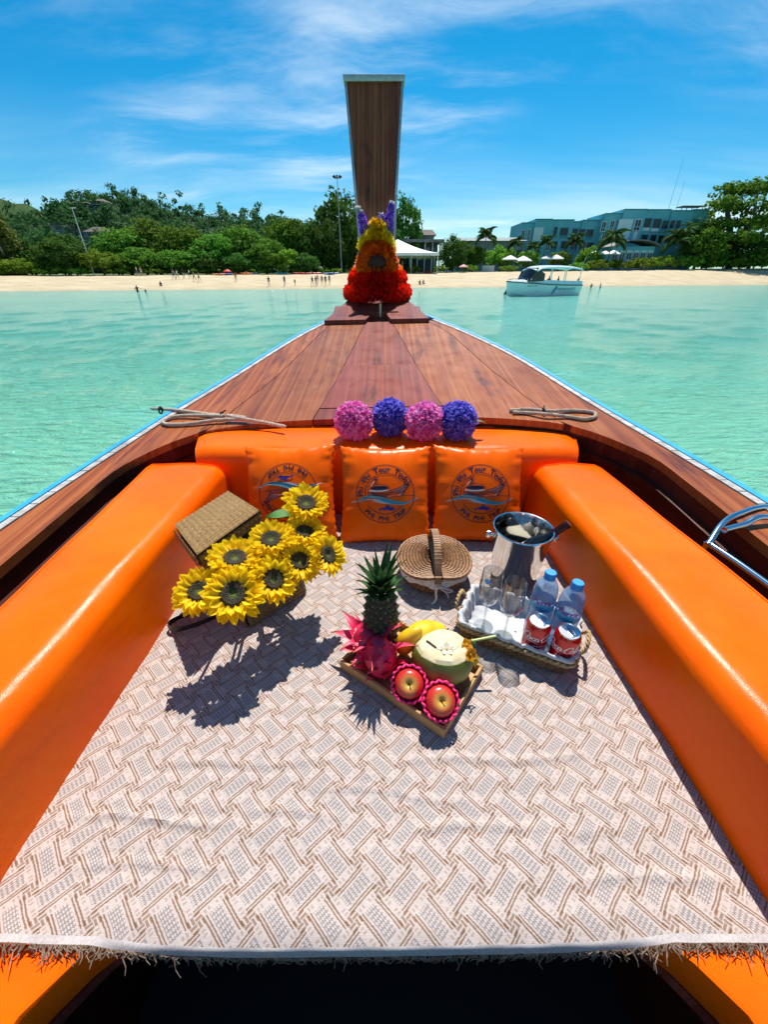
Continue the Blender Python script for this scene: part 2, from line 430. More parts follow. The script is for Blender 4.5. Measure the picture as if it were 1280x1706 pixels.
rear_c = smoothtab([-1.2, -1.0, -.84, -.6, -.33, 0, .33, .6, .84, 1.0, 1.2], [1.30, 1.50, 1.685, 1.765, 1.80, 1.805, 1.80, 1.765, 1.685, 1.50, 1.30])
sCL = lambda y: interp(y, [1.6, 3.45], [-.365, -.148]); sCR = lambda y: interp(y, [1.6, 3.45], [.345, .066])
sOL = lambda y: interp(y, [1.6, 1.86, 2.45, 3.15, 3.45], [-.845, -.78, -.64, -.494, -.425])
sOR = lambda y: interp(y, [1.6, 1.86, 2.4, 3.15, 3.45], [.845, .78, .66, .49, .335])
gap = 0.0022
sh = lambda f, d: (lambda y: f(y) + d)
plank('deck_plank', sh(sCL, gap), sh(sCR, -gap), 1.8, 1.925, W_RED, nu=6, nv=4, yf=lambda x: rear_c(x))
plank('deck_plank', sh(sCL, gap), sh(sCR, -gap), 1.93, 2.546, W_RED, lift=0.003)
plank('deck_plank', sh(sCL, gap), sh(sCR, -gap), 2.55, DY, W_RED, lift=0.001)
plank('deck_plank', sh(sOL, gap), sh(sCL, -gap), 1.72, DY, W_DECK, yf=lambda x: rear_c(x))
plank('deck_plank', sh(sCR, gap), sh(sOR, -gap), 1.72, DY, W_DECK, yf=lambda x: rear_c(x))
BW, WW = 0.024, 0.032                                        # widths of the blue rubbing strake and white strip
inL = smoothtab([-2.6, -.8, .84, 1.2, 1.37, 1.50, 1.60, 1.685, 1.74], [-1.05, -1.10, -1.07, -1.06, -1.045, -.99, -.925, -.84, -.76])
inR = smoothtab([-2.6, -.8, .84, 1.2, 1.37, 1.50, 1.60, 1.685, 1.74], [1.05, 1.10, 1.075, 1.065, 1.05, .99, .925, .84, .76])
iL = lambda y: inL(y) if y < 1.72 else sOL(y) - gap
iR = lambda y: inR(y) if y < 1.72 else sOR(y) + gap
plank('deck_plank', sh(oL, BW + WW + .002), iL, -2.4, DY, W_DECK, nu=6, nv=110)
plank('deck_plank', iR, sh(oR, -BW - WW - .002), -2.4, DY, W_DECK, nu=6, nv=110)
plank('rubbing_strake', oL, sh(oL, BW), -2.4, 3.72, BLUE_P, th=0.10, nu=3, nv=60, lift=0.006)
plank('rubbing_strake', sh(oR, -BW), oR, -2.4, 3.72, BLUE_P, th=0.10, nu=3, nv=60, lift=0.006)
blk = 0.073; STRIP_W = mat('weathered_white_strip', rough=0.6, fn=speckled((0.30, 0.27, 0.23), (0.54, 0.52, 0.49), 18, 0.3))
for k in range(52):                                          # white strip laid in short blocks with dark joints
    y0 = -.32 + k * blk
    plank('edge_block', sh(oL, BW + .003), sh(oL, BW + WW - .001), y0, y0 + blk - .0045, STRIP_W, th=0.03, nu=2, nv=2, lift=0.004)
    plank('edge_block', sh(oR, -BW - WW + .001), sh(oR, -BW - .003), y0, y0 + blk - .0045, STRIP_W, th=0.03, nu=2, nv=2, lift=0.004)
plank('strip_bed', sh(oL, BW), sh(oL, BW + WW), -2.4, 3.5, BLACK, th=0.02, nu=2, nv=50, lift=-0.012)
plank('strip_bed', sh(oR, -BW - WW), sh(oR, -BW), -2.4, 3.5, BLACK, th=0.02, nu=2, nv=50, lift=-0.012)
# hull skin and inner sides
g = G()
def hull_pt(u, v):
    y = -2.4 + v * 6.5; s = u * 2 - 1; a = abs(s); yy = min(y, 4.03)
    xo = oL(yy) + .004 if s < 0 else oR(yy) - .004; c = (oL(yy) + oR(yy)) / 2
    zt = dz_(xo, yy) - 0.03; keel = -1.22 + max(0, y - 2.2) ** 2 * 0.42
    k = a ** 0.55
    return Vector((c + (xo - c) * k * (0.72 + 0.28 * a), y, keel + (zt - keel) * a ** 2.0))
g.grid(hull_pt, 41, 50); bpart(g, 'hull', wood('hull_wood', (.05, .015, .01), (.10, .03, .02), (.16, .06, .03)), smooth=60)
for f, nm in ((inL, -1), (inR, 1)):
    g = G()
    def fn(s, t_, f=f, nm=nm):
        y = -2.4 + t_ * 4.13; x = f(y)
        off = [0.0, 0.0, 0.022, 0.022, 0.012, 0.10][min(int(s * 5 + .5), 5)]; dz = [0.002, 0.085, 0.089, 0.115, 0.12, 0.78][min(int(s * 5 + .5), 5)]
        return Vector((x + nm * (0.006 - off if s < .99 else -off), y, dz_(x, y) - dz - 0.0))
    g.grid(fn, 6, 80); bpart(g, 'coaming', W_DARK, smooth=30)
g = G()
g.grid(lambda s, t_: Vector((-1.0 + 2.0 * s, rear_c(-1.0 + 2 * s) + 0.012 - 0.0, dz_(-1 + 2 * s, rear_c(-1 + 2 * s)) - 0.028 - 0.75 * t_)), 41, 4); bpart(g, 'deck_beam', W_DARK)
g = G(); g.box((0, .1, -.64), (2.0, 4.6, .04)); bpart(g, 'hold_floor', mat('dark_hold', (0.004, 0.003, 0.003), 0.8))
g = G()
for s in (-1, 1): g.box((s * .62, .6, -.38), (.05, 1.9, .5))
g.box((0, 1.0, -.36), (1.19, .05, .5)); bpart(g, 'platform_support', W_DARK)
# breasthook plate at the bow with its slot, and the stem board
g = G(); zp = 0.032; c0 = -.045
def bh(x, y): return Vector((x, y, dz_(x, y) + zp))
plL = lambda y: interp(y, [3.40, 3.46, 3.95], [-.475, -.455, -.33]); plR = lambda y: interp(y, [3.40, 3.46, 3.95], [.36, .345, .215])
slab(g, lambda s, t_: bh(plL(3.40 + .17 * t_) + (-.145 - .045 * t_ * 0 + .045 * (t_) - plL(3.40 + .17 * t_)) * s, 3.40 + .17 * t_), 8, 6, .05)
slab(g, lambda s, t_: bh(plR(3.40 + .17 * t_) + (.055 - .045 * (t_) - plR(3.40 + .17 * t_)) * s, 3.40 + .17 * t_), 8, 6, .05)
slab(g, lambda s, t_: bh(plL(3.61 + .40 * t_) + (plR(3.61 + .40 * t_) - plL(3.61 + .40 * t_)) * s, 3.61 + .40 * t_), 10, 8, .05)
slab(g, lambda s, t_: bh(plL(3.57 + .04 * t_) + (-.21 - plL(3.57 + .04 * t_)) * s, 3.57 + .04 * t_), 6, 3, .05)
slab(g, lambda s, t_: bh(.12 + (plR(3.57 + .04 * t_) - .12) * s, 3.57 + .04 * t_), 6, 3, .05)
bpart(g, 'breasthook', W_RED, smooth=30)
g = G(); slab(g, lambda s, t_: Vector((-.44 + .76 * s, 3.43 + .5 * t_, dz_(0, 3.43 + .5 * t_) - .012)), 5, 5, .02); bpart(g, 'bow_planking', W_RED)
g = G(); g.tube([(-.03, 3.60, .63), (-.03, 3.605, .73)], .008, 8); bpart(g, 'bow_peg', mat('pale_stick', (.62, .55, .30), .6))
tabY = smoothtab([60, 133, 300, 440, 505, 560], [5.25, 5.0, 4.52, 4.12, 3.97, 3.90])
eL = smoothtab([133, 300, 440, 505, 560], [576, 591, 603, 607, 609]); eR = smoothtab([133, 300, 440, 505, 560], [671, 661, 655, 652, 650])
ys = np.linspace(135, 555, 30)
L_ = [onY(eL(y), y, tabY(y)) for y in ys]; R_ = [onY(eR(y), y, tabY(y)) for y in ys]
g = G(); n = len(ys)
Vv = []
for a, b in zip(L_, R_):
    m_ = (b - a); bow = 0.008
    for k in range(5):
        s = k / 4; Vv.append(a + m_ * s + Vector((0, bow * (1 - (2 * s - 1) ** 2), 0)))
    Vv += [a + m_ * 0.9 + Vector((0, .12, .0)), a + m_ * 0.1 + Vector((0, .12, .0))]
Ff = []
for i in range(n - 1):
    for k in range(7): l = (k + 1) % 7; Ff.append((i * 7 + k, i * 7 + l, (i + 1) * 7 + l, (i + 1) * 7 + k))
Ff += [tuple(range(7)), tuple((n - 1) * 7 + k for k in range(6, -1, -1))]
g.add(Vv, Ff); prow = bpart(g, 'prow_board', W_PROW, smooth=35)
def strip(P, name, side):
    g = G(); V = []
    for p in P:
        w_ = .022
        V += [p + Vector((side * .014, -.006, 0)), p + Vector((-side * (w_ - .014), -.006, 0)), p + Vector((-side * (w_ - .014), .004, 0)), p + Vector((side * .004, .004, 0)), p + Vector((side * .002, .10, 0)), p + Vector((side * .014, .10, 0))]
    N = len(P); F = []
    for i in range(N - 1):
        for k in range(6): l = (k + 1) % 6; F.append((i * 6 + k, i * 6 + l, (i + 1) * 6 + l, (i + 1) * 6 + k))
    F += [tuple(range(6)), tuple((N - 1) * 6 + k for k in range(5, -1, -1))]
    g.add(V, F)
    for p in P[1::3]: g.lathe([(.004, 0), (.003, .003)], 6, Matrix.Translation(p + Vector((-side * .001, -.007, 0))) @ Matrix.Rotation(R(90), 4, 'X'))
    return g.build(name, ALU, prow, smooth=30)
strip(L_, 'edge_trim', -1); strip(R_, 'edge_trim', 1)
g = G(); a, b = L_[0], R_[0]; g.box((a + b) / 2 + Vector((0, .05, .012)), ((b - a).length + .045, .15, .045)); g.build('top_cap', ALU, prow, bevel=.004)

# ------------------------------------------------------------------ orange cushions
def bench(name, label, P, h, z0, rad=0.058, far_open=False):
    """P: inner near, inner far, outer far, outer near (x, y); rounded inner top edge, tight outer edge"""
    root = thing(name, label, 'cushion', (sum(p[0] for p in P) / 4, sum(p[1] for p in P) / 4, z0), group='orange vinyl seat cushions')
    base = Vector(root.location)
    prof = [(0, 0.0), (0, .05)] + [(0, h - rad - .06), (0, h - rad)] + [(rad * (1 - math.cos(a)), h - rad + rad * math.sin(a)) for a in np.linspace(0.15, math.pi / 2, 9)] + \
           [('f', .25), ('f', .5), ('f', .75), ('f', .97), ('e', 0), ('e', -.012), ('e', -h + .02), ('e', -h)]
    g = G(); nt_ = 44; N = len(prof)
    def pt(k, t_):
        a, b = prof[k]; i = Vector(P[0]).lerp(Vector(P[1]), t_); o = Vector(P[3]).lerp(Vector(P[2]), t_); w_ = (o - i).length; d_ = (o - i).normalized()
        if a == 'f': x, z = rad + (w_ - rad) * b, h + 0.006 * math.sin(b * math.pi)
        elif a == 'e': x, z = w_, h + b
        else: x, z = a, b
        # soft waviness of stuffed vinyl, ends pulled in
        e = min(t_, 1 - t_); pull = 0.012 * math.exp(-e / 0.012)
        z = z - (pull if z > h * .5 else 0) + 0.0018 * math.sin(t_ * 23 + x * 31) * math.sin(z * 20 + t_ * 9)
        x += 0.0022 * math.sin(t_ * 17 + z * 14)
        q = i + d_ * x
        return Vector((q.x, q.y, z)) - Vector((base.x, base.y, 0))
    V = [pt(k, j / (nt_ - 1)) for j in range(nt_) for k in range(N)]
    F = [(j * N + k, j * N + k + 1, (j + 1) * N + k + 1, (j + 1) * N + k) for j in range(nt_ - 1) for k in range(N - 1)]
    F += [(j * N + N - 1, j * N, (j + 1) * N, (j + 1) * N + N - 1) for j in range(nt_ - 1)]
    F += [tuple(range(N)), tuple((nt_ - 1) * N + k for k in range(N - 1, -1, -1))]
    g.add(V, F); g.build('cover', VINYL, root, smooth=50)
    sm = G(); ko = N - 4
    sm.tube([pt(ko, t_) + Vector((0, 0, .001)) for t_ in np.linspace(0.003, .997, 40)], .003, 6)
    sm.tube([pt(k, .9975) + Vector((0, 0, .001)) for k in range(2, N - 3)], .003, 6)
    sm.build('piping', VINYL, root)
    return root
bench('seat_cushion', 'long orange vinyl side cushion along the left edge of the blanket', [(-.688, -.45), (-.668, 1.475), (-.962, 1.475), (-.80, -.45)], .275, -.015)
bench('seat_cushion', 'long orange vinyl side cushion along the right edge of the blanket', [(.672, -.45), (.628, 1.475), (.872, 1.475), (.965, -.45)], .275, -.015)
bench('seat_cushion', 'wide orange vinyl cushion across the bow behind the three pillows', [(-.80, 1.505), (.825, 1.505), (.905, 1.795), (-.88, 1.795)], .315, -.015, rad=.07)
# padded platform under the blanket with its rounded cut-out toward us
pf = thing('platform_pad', 'orange padded platform under the blanket with rounded opening at the front', 'pad', (0, .7, -.1))
half = [(.668, 1.47), (.668, -.45), (.60, -.45), (.572, -.10), (.560, .02), (.535, .095), (.49, .145), (.43, .190), (.36, .222), (.2, .232), (0, .232)]
poly = half + [(-x, y) for x, y in half[-2::-1]]
g = G(); g.prism([(x, y - .7) for x, y in poly], 'z', (.0, .094)); g.build('cover', VINYL, pf, bevel=.012)
g = G(); g.prism([(x * .985, y - .7 + .012) for x, y in poly], 'z', (-.03, -.002)); g.build('base_board', W_RED, pf)

# ------------------------------------------------------------------ woven blanket
def f_blanket(t, put):
    p = t.coord(); wob = t.noise(p, 9, 2, 0.5, out='Color')
    a = t.node('ShaderNodeVectorMath', operation='MULTIPLY_ADD'); t.put(a.inputs[0], wob); a.inputs[1].default_value = (.010, .010, 0); t.put(a.inputs[2], p)
    x, y, z = t.sep(S(t.nt, a.outputs[0]))
    W2 = 0.062 * 1.41421                                        # square weave cells set on their corners
    ca = x / W2 + y / (W2 * 0.92); cb = x / W2 - y / (W2 * 0.92)
    ia, ib = ca.f('FLOOR'), cb.f('FLOOR'); fa, fb = ca - ia, cb - ib
    par = ((ia - ib) * 0.5).f('FRACT').f('ABSOLUTE').gt(0.25)
    al = fa + (fb - fa) * par; ac = fb + (fa - fb) * par         # along and across the strip of each cell
    fr = t.noise(p, 260, 2, 0.7) * 0.05 - 0.025
    a2 = ac + fr; sy = (a2 - 0.5).f('ABSOLUTE'); en = (al - 0.5).f('ABSOLUTE') + fr * 0.6
    def band(c, w): return ((sy - c).f('ABSOLUTE') - w).ss(0.014, -0.014)
    ln = (band(0.235, 0.019) + band(0.315, 0.021)).clamp() * en.lt(0.46)
    q2 = (ac * 9.0).f('FRACT'); fill = (q2 - 0.5).f('ABSOLUTE').ss(0.36, 0.22) * en.gt(0.33) * sy.gt(0.30) + ((al * 9.0).f('FRACT') - 0.5).f('ABSOLUTE').ss(0.32, 0.18) * sy.gt(0.40) * en.gt(0.08) * en.lt(0.34) * 0.55
    uu = ac * 7.8; vv = al * 4.2
    d1 = ((uu + vv).f('FRACT') - 0.5).f('ABSOLUTE'); d2 = ((uu - vv).f('FRACT') - 0.5).f('ABSOLUTE')
    dia = (d1.f('MAXIMUM', d2)).ss(0.22, 0.34)
    chk = d1.gt(0.25).f('SUBTRACT', d2.gt(0.25)).f('ABSOLUTE')
    inb = sy.lt(0.16) * en.lt(0.42)
    grain = t.noise(t.map(p, (60, 900, 1)), 1.0, 3, 0.7)
    c = t.mix(grain.ss(0.3, 0.75), (0.43, 0.355, 0.325), (0.55, 0.475, 0.44))
    c = t.mix((ln * 0.9 + fill * 0.75).clamp(), c, t.mix(grain, (0.155, 0.076, 0.036), (0.23, 0.125, 0.065)))
    c = t.mix(inb * chk * 0.95, c, (0.085, 0.072, 0.075))
    c = t.mix(inb * dia * 0.4, c, (0.52, 0.465, 0.44))
    c = t.mix(t.noise(p, 3.2, 4).ss(0.4, 0.75) * 0.16, c, (0.48, 0.37, 0.31))
    put('Base Color', c); put('Roughness', 0.95); put('Sheen Weight', 0.08); put('Specular IOR Level', 0.15)
    put('Normal', t.bump(grain * 0.4 - ln * 0.5 - inb * chk * 0.9 + inb * dia * 0.8 - fill * 0.4, 0.55, 0.0022))
BLANK = mat('woven_blanket', fn=f_blanket)
HEM = mat('pale_hem', rough=0.95, fn=speckled((0.40, 0.36, 0.35), (0.52, 0.475, 0.46), 240, 0.4, 0.001))
FRINGE = mat('fringe_yarn', rough=0.95, fn=speckled((0.12, 0.070, 0.038), (0.30, 0.225, 0.165), 60, 0))
creases = [((-.44, .60), (-.40, .80), .0045), ((-.36, .86), (-.30, 1.06), .003), ((.36, .56), (.30, .76), .004), ((0, .18), (0.005, .56), .003), ((-.30, .72), (.05, .70), .003),
           ((-.62, .335), (-.32, .33), .006), ((-.28, .345), (-.08, .338), .004), ((.06, .315), (.30, .325), .005), ((.33, .30), (.44, .31), .003), ((-.5, .43), (-.16, .44), .004), ((-.15, .565), (.1, .555), .005), ((.05, .44), (.45, .45), .004),
           ((.22, .17), (.24, .25), .006), ((-.12, .385), (.16, .37), .004), ((-.55, .26), (-.28, .265), .005), ((.35, .24), (.6, .25), .004)]
def bz(x, y):
    z = 0.0022 * math.sin(x * 9 + math.sin(y * 7) * 1.2) * math.sin(y * 11 + 1.3 * math.sin(x * 5))
    z += 0.0011 * math.sin(x * 31 + 2 * math.sin(y * 13)) * math.sin(y * 37 + 2.5 * math.sin(x * 11 + 1)) + 0.0008 * math.sin((x + y) * 71 + 3 * math.sin(x * 9)) * math.sin((x - y) * 53)
    z += 0.0016 * math.sin(y * 46 + 2.2 * math.sin(x * 6.1 + y * 3)) * max(0, 1 - y / .75)
    for (ax, ay), (bx_, by), hgt in creases:
        d = Vector((bx_ - ax, by - ay)); L = d.length; d /= L; q = Vector((x - ax, y - ay)); s = q.dot(d)
        if -.05 < s < L + .05:
            n = abs(q.x * d.y - q.y * d.x + .006 * math.sin(s * 19)); e = max(0, min(1, (s + .05) / .1)) * max(0, min(1, (L + .05 - s) / .1))
            if n < .03: z += hgt * e * (math.exp(-(n / .006) ** 2) - .35 * math.exp(-((n - .012) / .006) ** 2))
    return z + .004
def front(x): return 0.150 - 0.012 * sag(x) + 0.004 * math.sin(x * 5 + 1) + 0.008 * min(1, abs(x) / .6)
def sag(x): return max(0.0, 1 - (x / .47) ** 4)
bl = thing('blanket', 'cream and tan woven picnic blanket with herringbone pattern and fringed edge', 'blanket', (0, .8, 0))
off = Vector((0, -.8, 0)); g = G(); nx, ny = 150, 190
def bl_pt(s, t_):
    x = -.692 + 1.366 * s; y0 = front(x) + .022; y = y0 + (1.478 - y0) * t_; xl = x * (1 - .04 * t_ * 0) + (.022 * t_ if x < 0 else -.045 * t_) * abs(x) / .68
    e = max(0, 1 - (y - y0) / .03)
    return Vector((xl, y, bz(xl, y) - .008 * sag(x) * e * e)) + off
g.grid(bl_pt, nx, ny); g.build('cloth', BLANK, bl, smooth=70)
def edge(x): return bl_pt((x + .692) / 1.366, 0)
g = G()
def hem_pt(s, t_):
    x = -.692 + 1.366 * s; a = edge(x); k = sag(x)
    return a + Vector((0, -.010 * t_ * (1 - .2 * k), -.016 * t_ * t_ * k + .0015 * math.sin(x * 60) * t_ + .001))
g.grid(hem_pt, 160, 5); g.build('hem', HEM, bl, smooth=70)
g = G(); rnd = random.Random(3)
for k in range(620):
    x = -.69 + 1.36 * (k + rnd.random()) / 620; p = hem_pt((x + .692) / 1.366, 1.0); kk = sag(x)
    L = rnd.uniform(.010, .024) * (2.2 if rnd.random() < .06 else 1); lx = rnd.gauss(0, .006); out = rnd.uniform(.3, 1)
    pts = [p]
    for q in (1, 2, 3):
        pts.append(p + Vector((lx * q / 3 + rnd.gauss(0, .0034), (-L * q / 3 * (1 - .75 * kk)) * out, -L * .9 * (q / 3) ** 1.3 * kk - .0006 * q * (1 - kk) + rnd.gauss(0, .0006))))
    g.tube(pts, [.0011, .0011, .0009, .0006], 4, caps=False)
tag(g.build('fringe', FRINGE, bl, smooth=0, recalc=False), kind='stuff')
# ------------------------------------------------------------------ 2-D marks: strokes and glyphs mapped on curved things
def stroke2d(g, pts, w, fn, n=None, mi=0, closed=False):
    P = [np.array(p, float) for p in pts]
    if n: P = spline(P, n)
    N = len(P); V = []
    for i, p in enumerate(P):
        if closed: d = P[(i + 1) % N] - P[i - 1]
        else: d = P[min(i + 1, N - 1)] - P[max(i - 1, 0)]
        d = d / (np.linalg.norm(d) + 1e-9); ww = (w(i / (N - 1), d) if callable(w) else w) / 2; nrm = np.array([-d[1], d[0]])
        V += [fn(*(p + nrm * ww)), fn(*(p - nrm * ww))]
    M_ = N if closed else N - 1
    g.add(V, [(2 * i, 2 * i + 1, (2 * i + 3) % (2 * N), (2 * i + 2) % (2 * N)) for i in range(M_)], mi)
def poly2d(g, pts, fn, n=None, mi=0):
    """polygon filled with triangles after a triangulation of its outline"""
    from mathutils.geometry import tessellate_polygon
    P = [tuple(p) for p in (spline(list(pts) + [pts[0]], n)[:-1] if n else pts)]
    tri = tessellate_polygon([[Vector((x, y, 0)) for x, y in P]])
    g.add([fn(x, y) for x, y in P], [tuple(q) for q in tri], mi)
def arc(cx, cy, r, a0, a1, n=40): return [(cx + r * math.cos(R(a0 + (a1 - a0) * i / (n - 1))), cy + r * math.sin(R(a0 + (a1 - a0) * i / (n - 1)))) for i in range(n)]
def glyphs(g, txt, size, fn, shear=0, bold=0, mi=0):
    V, F = text_mesh(txt, size, shear, bold); g.add([fn(x, y) for x, y in V], F, mi)

INK = mat('navy_print', (0.020, 0.008, 0.030), 0.4); INK2 = mat('blue_print', (0.02, 0.02, 0.22), 0.4)
TEAL = mat('teal_print', rough=0.4, fn=speckled((0.03, 0.25, 0.33), (0.08, 0.34, 0.40), 40, 0)); PALE = mat('pale_print', (0.62, 0.50, 0.45), 0.4); MAUVE = mat('mauve_print', (0.42, 0.12, 0.10), 0.4)

# ------------------------------------------------------------------ three pillows
PW, PH, PT = 0.185, 0.199, 0.064
def pil(u, v, side=1):
    e = max(0.0, (1 - u * u)) ** 0.5 * max(0.0, (1 - v * v)) ** 0.5
    x = u * PW * (1 - 0.075 * (1 - v * v)); y = v * PH * (1 - 0.075 * (1 - u * u))
    z = PT * e ** 0.8
    m = max(abs(u), abs(v))
    if m > .6:
        k = min(1, (m - .6) / .3) * max(0, (1 - m) / .12 if m > .88 else 1)
        s = u if abs(v) > abs(u) else v
        z += k * 0.0035 * math.sin(s * 26 + 3 * math.sin(s * 7)) * (1 - abs(s)) ** .3
    if m > .97: 
        s = u if abs(v) > abs(u) else v; x += .0022 * math.sin(s * 40) * (abs(u) > .97); y += .0018 * math.sin(s * 37) * (abs(v) > .97)
    return Vector((x, y, z * side))
def on_pillow(ex, ey):
    v = ey / PH; u = 0
    for _ in range(4): u = ex / (PW * (1 - .075 * (1 - v * v))); v = ey / (PH * (1 - .075 * (1 - u * u)))
    p = pil(u, v); return Vector((ex, ey, p.z + 0.0012))
def make_pillow():
    root = thing('pillow', 'x', 'pillow', group='orange printed pillows')
    g = G(); n = 45
    us = [math.sin(math.pi / 2 * (2 * i / (n - 1) - 1)) for i in range(n)]
    for s in (1, -1): g.grid(lambda a, b, s=s: pil(us[round(a * (n - 1))], us[round(b * (n - 1))], s), n, n)
    me = g.build('cover', VINYL, root, smooth=80)
    bm = bmesh.new(); bm.from_mesh(me.data); bmesh.ops.remove_doubles(bm, verts=bm.verts, dist=1e-5); bmesh.ops.recalc_face_normals(bm, faces=bm.faces); bm.to_mesh(me.data); bm.free()
    q = .114
    f = lambda x, y: on_pillow(x * q, y * q)
    f2 = lambda x, y: on_pillow(x * q, y * q) + Vector((0, 0, .0008))
    g = G(); stroke2d(g, arc(0, 0, 1, 0, 360, 97)[:-1], .022, f, closed=True)
    stroke2d(g, arc(0, 0, .70, 38, 196, 60), .022, f); stroke2d(g, arc(0, 0, .70, 214, 326, 50), .022, f)
    em = g.build('emblem', INK, root, smooth=0, recalc=False)
    g = G()
    def arc_text(txt, r, a_mid, size, sgn, spread=1.0, bold=0.006):
        V, F = text_mesh(txt, size, 0, bold)
        def m(x, y):
            th = R(a_mid) - sgn * x * spread / r; rr_ = r + sgn * y
            return f(rr_ * math.cos(th), rr_ * math.sin(th))
        g.add([m(x, y) for x, y in V], F)
    arc_text('Phi  Phi  Tour  Today', .765, 103, .265, 1, .97); arc_text('PHI  PHI  TRIP', .935, 271, .22, -1, 1.25)
    tag(g.build('lettering', INK, em, smooth=0, recalc=False), kind='stuff')
    g = G()
    poly2d(g, [(-1.0, -.25), (-.7, -.09), (-.35, -.07), (0, -.15), (.4, -.25), (.75, -.27), (1.1, -.12), (.95, -.24), (.6, -.37), (.25, -.36), (-.1, -.27), (-.45, -.19), (-.8, -.22)], f2, 60)
    g.build('wave', TEAL, em, smooth=0, recalc=False)
    g = G(); poly2d(g, [(-1.22, -.31), (-.9, -.20), (-.6, -.19), (-.3, -.22), (0, -.30), (.2, -.35), (-.1, -.335), (-.5, -.26), (-.9, -.28)], f, 50)
    stroke2d(g, [(-.5, .26), (-.43, .34), (-.36, .46)], .03, f2, 8); stroke2d(g, [(-.55, .10), (-.2, .085), (.1, .12)], .05, f2, 12)
    g.build('foam_line', PALE, em, smooth=0, recalc=False)
    g = G()
    poly2d(g, [(-.62, .02), (-.3, .06), (.15, .10), (.5, .22), (.78, .36), (.62, .05), (.5, -.08), (0, -.10), (-.5, -.03)], f, None)
    g.build('boat_hull_print', MAUVE, em, smooth=0, recalc=False)
    g = G(); b_ = .018
    for pts in ([(-.62, .02), (-.3, .06), (.15, .10), (.5, .22), (.78, .36)], [(-.62, .02), (-.55, -.04), (0, -.10), (.5, -.08)], [(-.5, .0), (0, .0), (.4, .08), (.7, .26)], [(-.45, -.03), (0, -.05), (.4, .0), (.64, .12)],
                [(.88, .44), (.82, .40), (.55, -.06)], [(.88, .44), (.86, .36), (.60, -.03)], [(.55, -.06), (.9, -.06), (1.0, -.02)], [(-.6, .24), (-.45, .30), (-.1, .32), (.1, .27), (.13, .16)], [(-.58, .18), (-.58, .04)]):
        stroke2d(g, pts, b_, f2, 22)
    poly2d(g, [(-.56, .19), (-.35, .25), (0, .26), (.10, .20), (.05, .13), (-.3, .10)], f2, 26)
    for k in range(7):
        a = R(k * 51 + 12); stroke2d(g, [(-.33, .47), (-.33 + .07 * math.cos(a), .48 + .07 * math.sin(a)), (-.33 + .125 * math.cos(a - .25), .47 + .12 * math.sin(a - .25))], .024, f2, 6)
    for k in range(6): stroke2d(g, [(-.1 + .09 * k, .60 + .03 * (k % 2)), (-.08 + .09 * k, .585 + .03 * (k % 2)), (-.06 + .09 * k, .60 + .03 * (k % 2))], .012, f2)
    g.build('boat_print', INK, em, smooth=0, recalc=False)
    g = G(); poly2d(g, [(-.25, -.58), (-.18, -.52), (-.05, -.49), (.02, -.44), (.08, -.37), (.13, -.44), (.25, -.47), (.38, -.53), (.28, -.545), (.22, -.60), (.16, -.56), (-.02, -.56), (-.12, -.54), (-.2, -.63), (-.19, -.56)], f2)
    g.build('fish_print', INK2, em, smooth=0, recalc=False)
    return root
pl0 = make_pillow()
def place_pillow(o, x, y, lean, roll, flip, label):
    e = Matrix.Translation((x, y, 0)) @ Matrix.Rotation(R(90 - lean), 4, 'X') @ Matrix.Rotation(R(roll), 4, 'Z')
    M_ = e @ Matrix.Translation((0, PH * .985, 0))
    if flip: M_ = M_ @ Matrix.Rotation(math.pi, 4, 'Z')
    o.rotation_mode = 'XYZ'; l_, r_, s_ = M_.decompose(); o.location = l_; o.rotation_euler = r_.to_euler(); o['label'] = label
place_pillow(pl0, 0.005, 1.262, 33, 0, False, 'middle orange vinyl pillow with round boat emblem, between two others')
place_pillow(dup(pl0), 0.374, 1.265, 33, -1.5, False, 'orange vinyl pillow with round boat emblem behind the steel ice bucket')
place_pillow(dup(pl0), -.372, 1.275, 33, 2.0, True, 'orange vinyl pillow with upside-down boat emblem, half hidden by sunflowers')

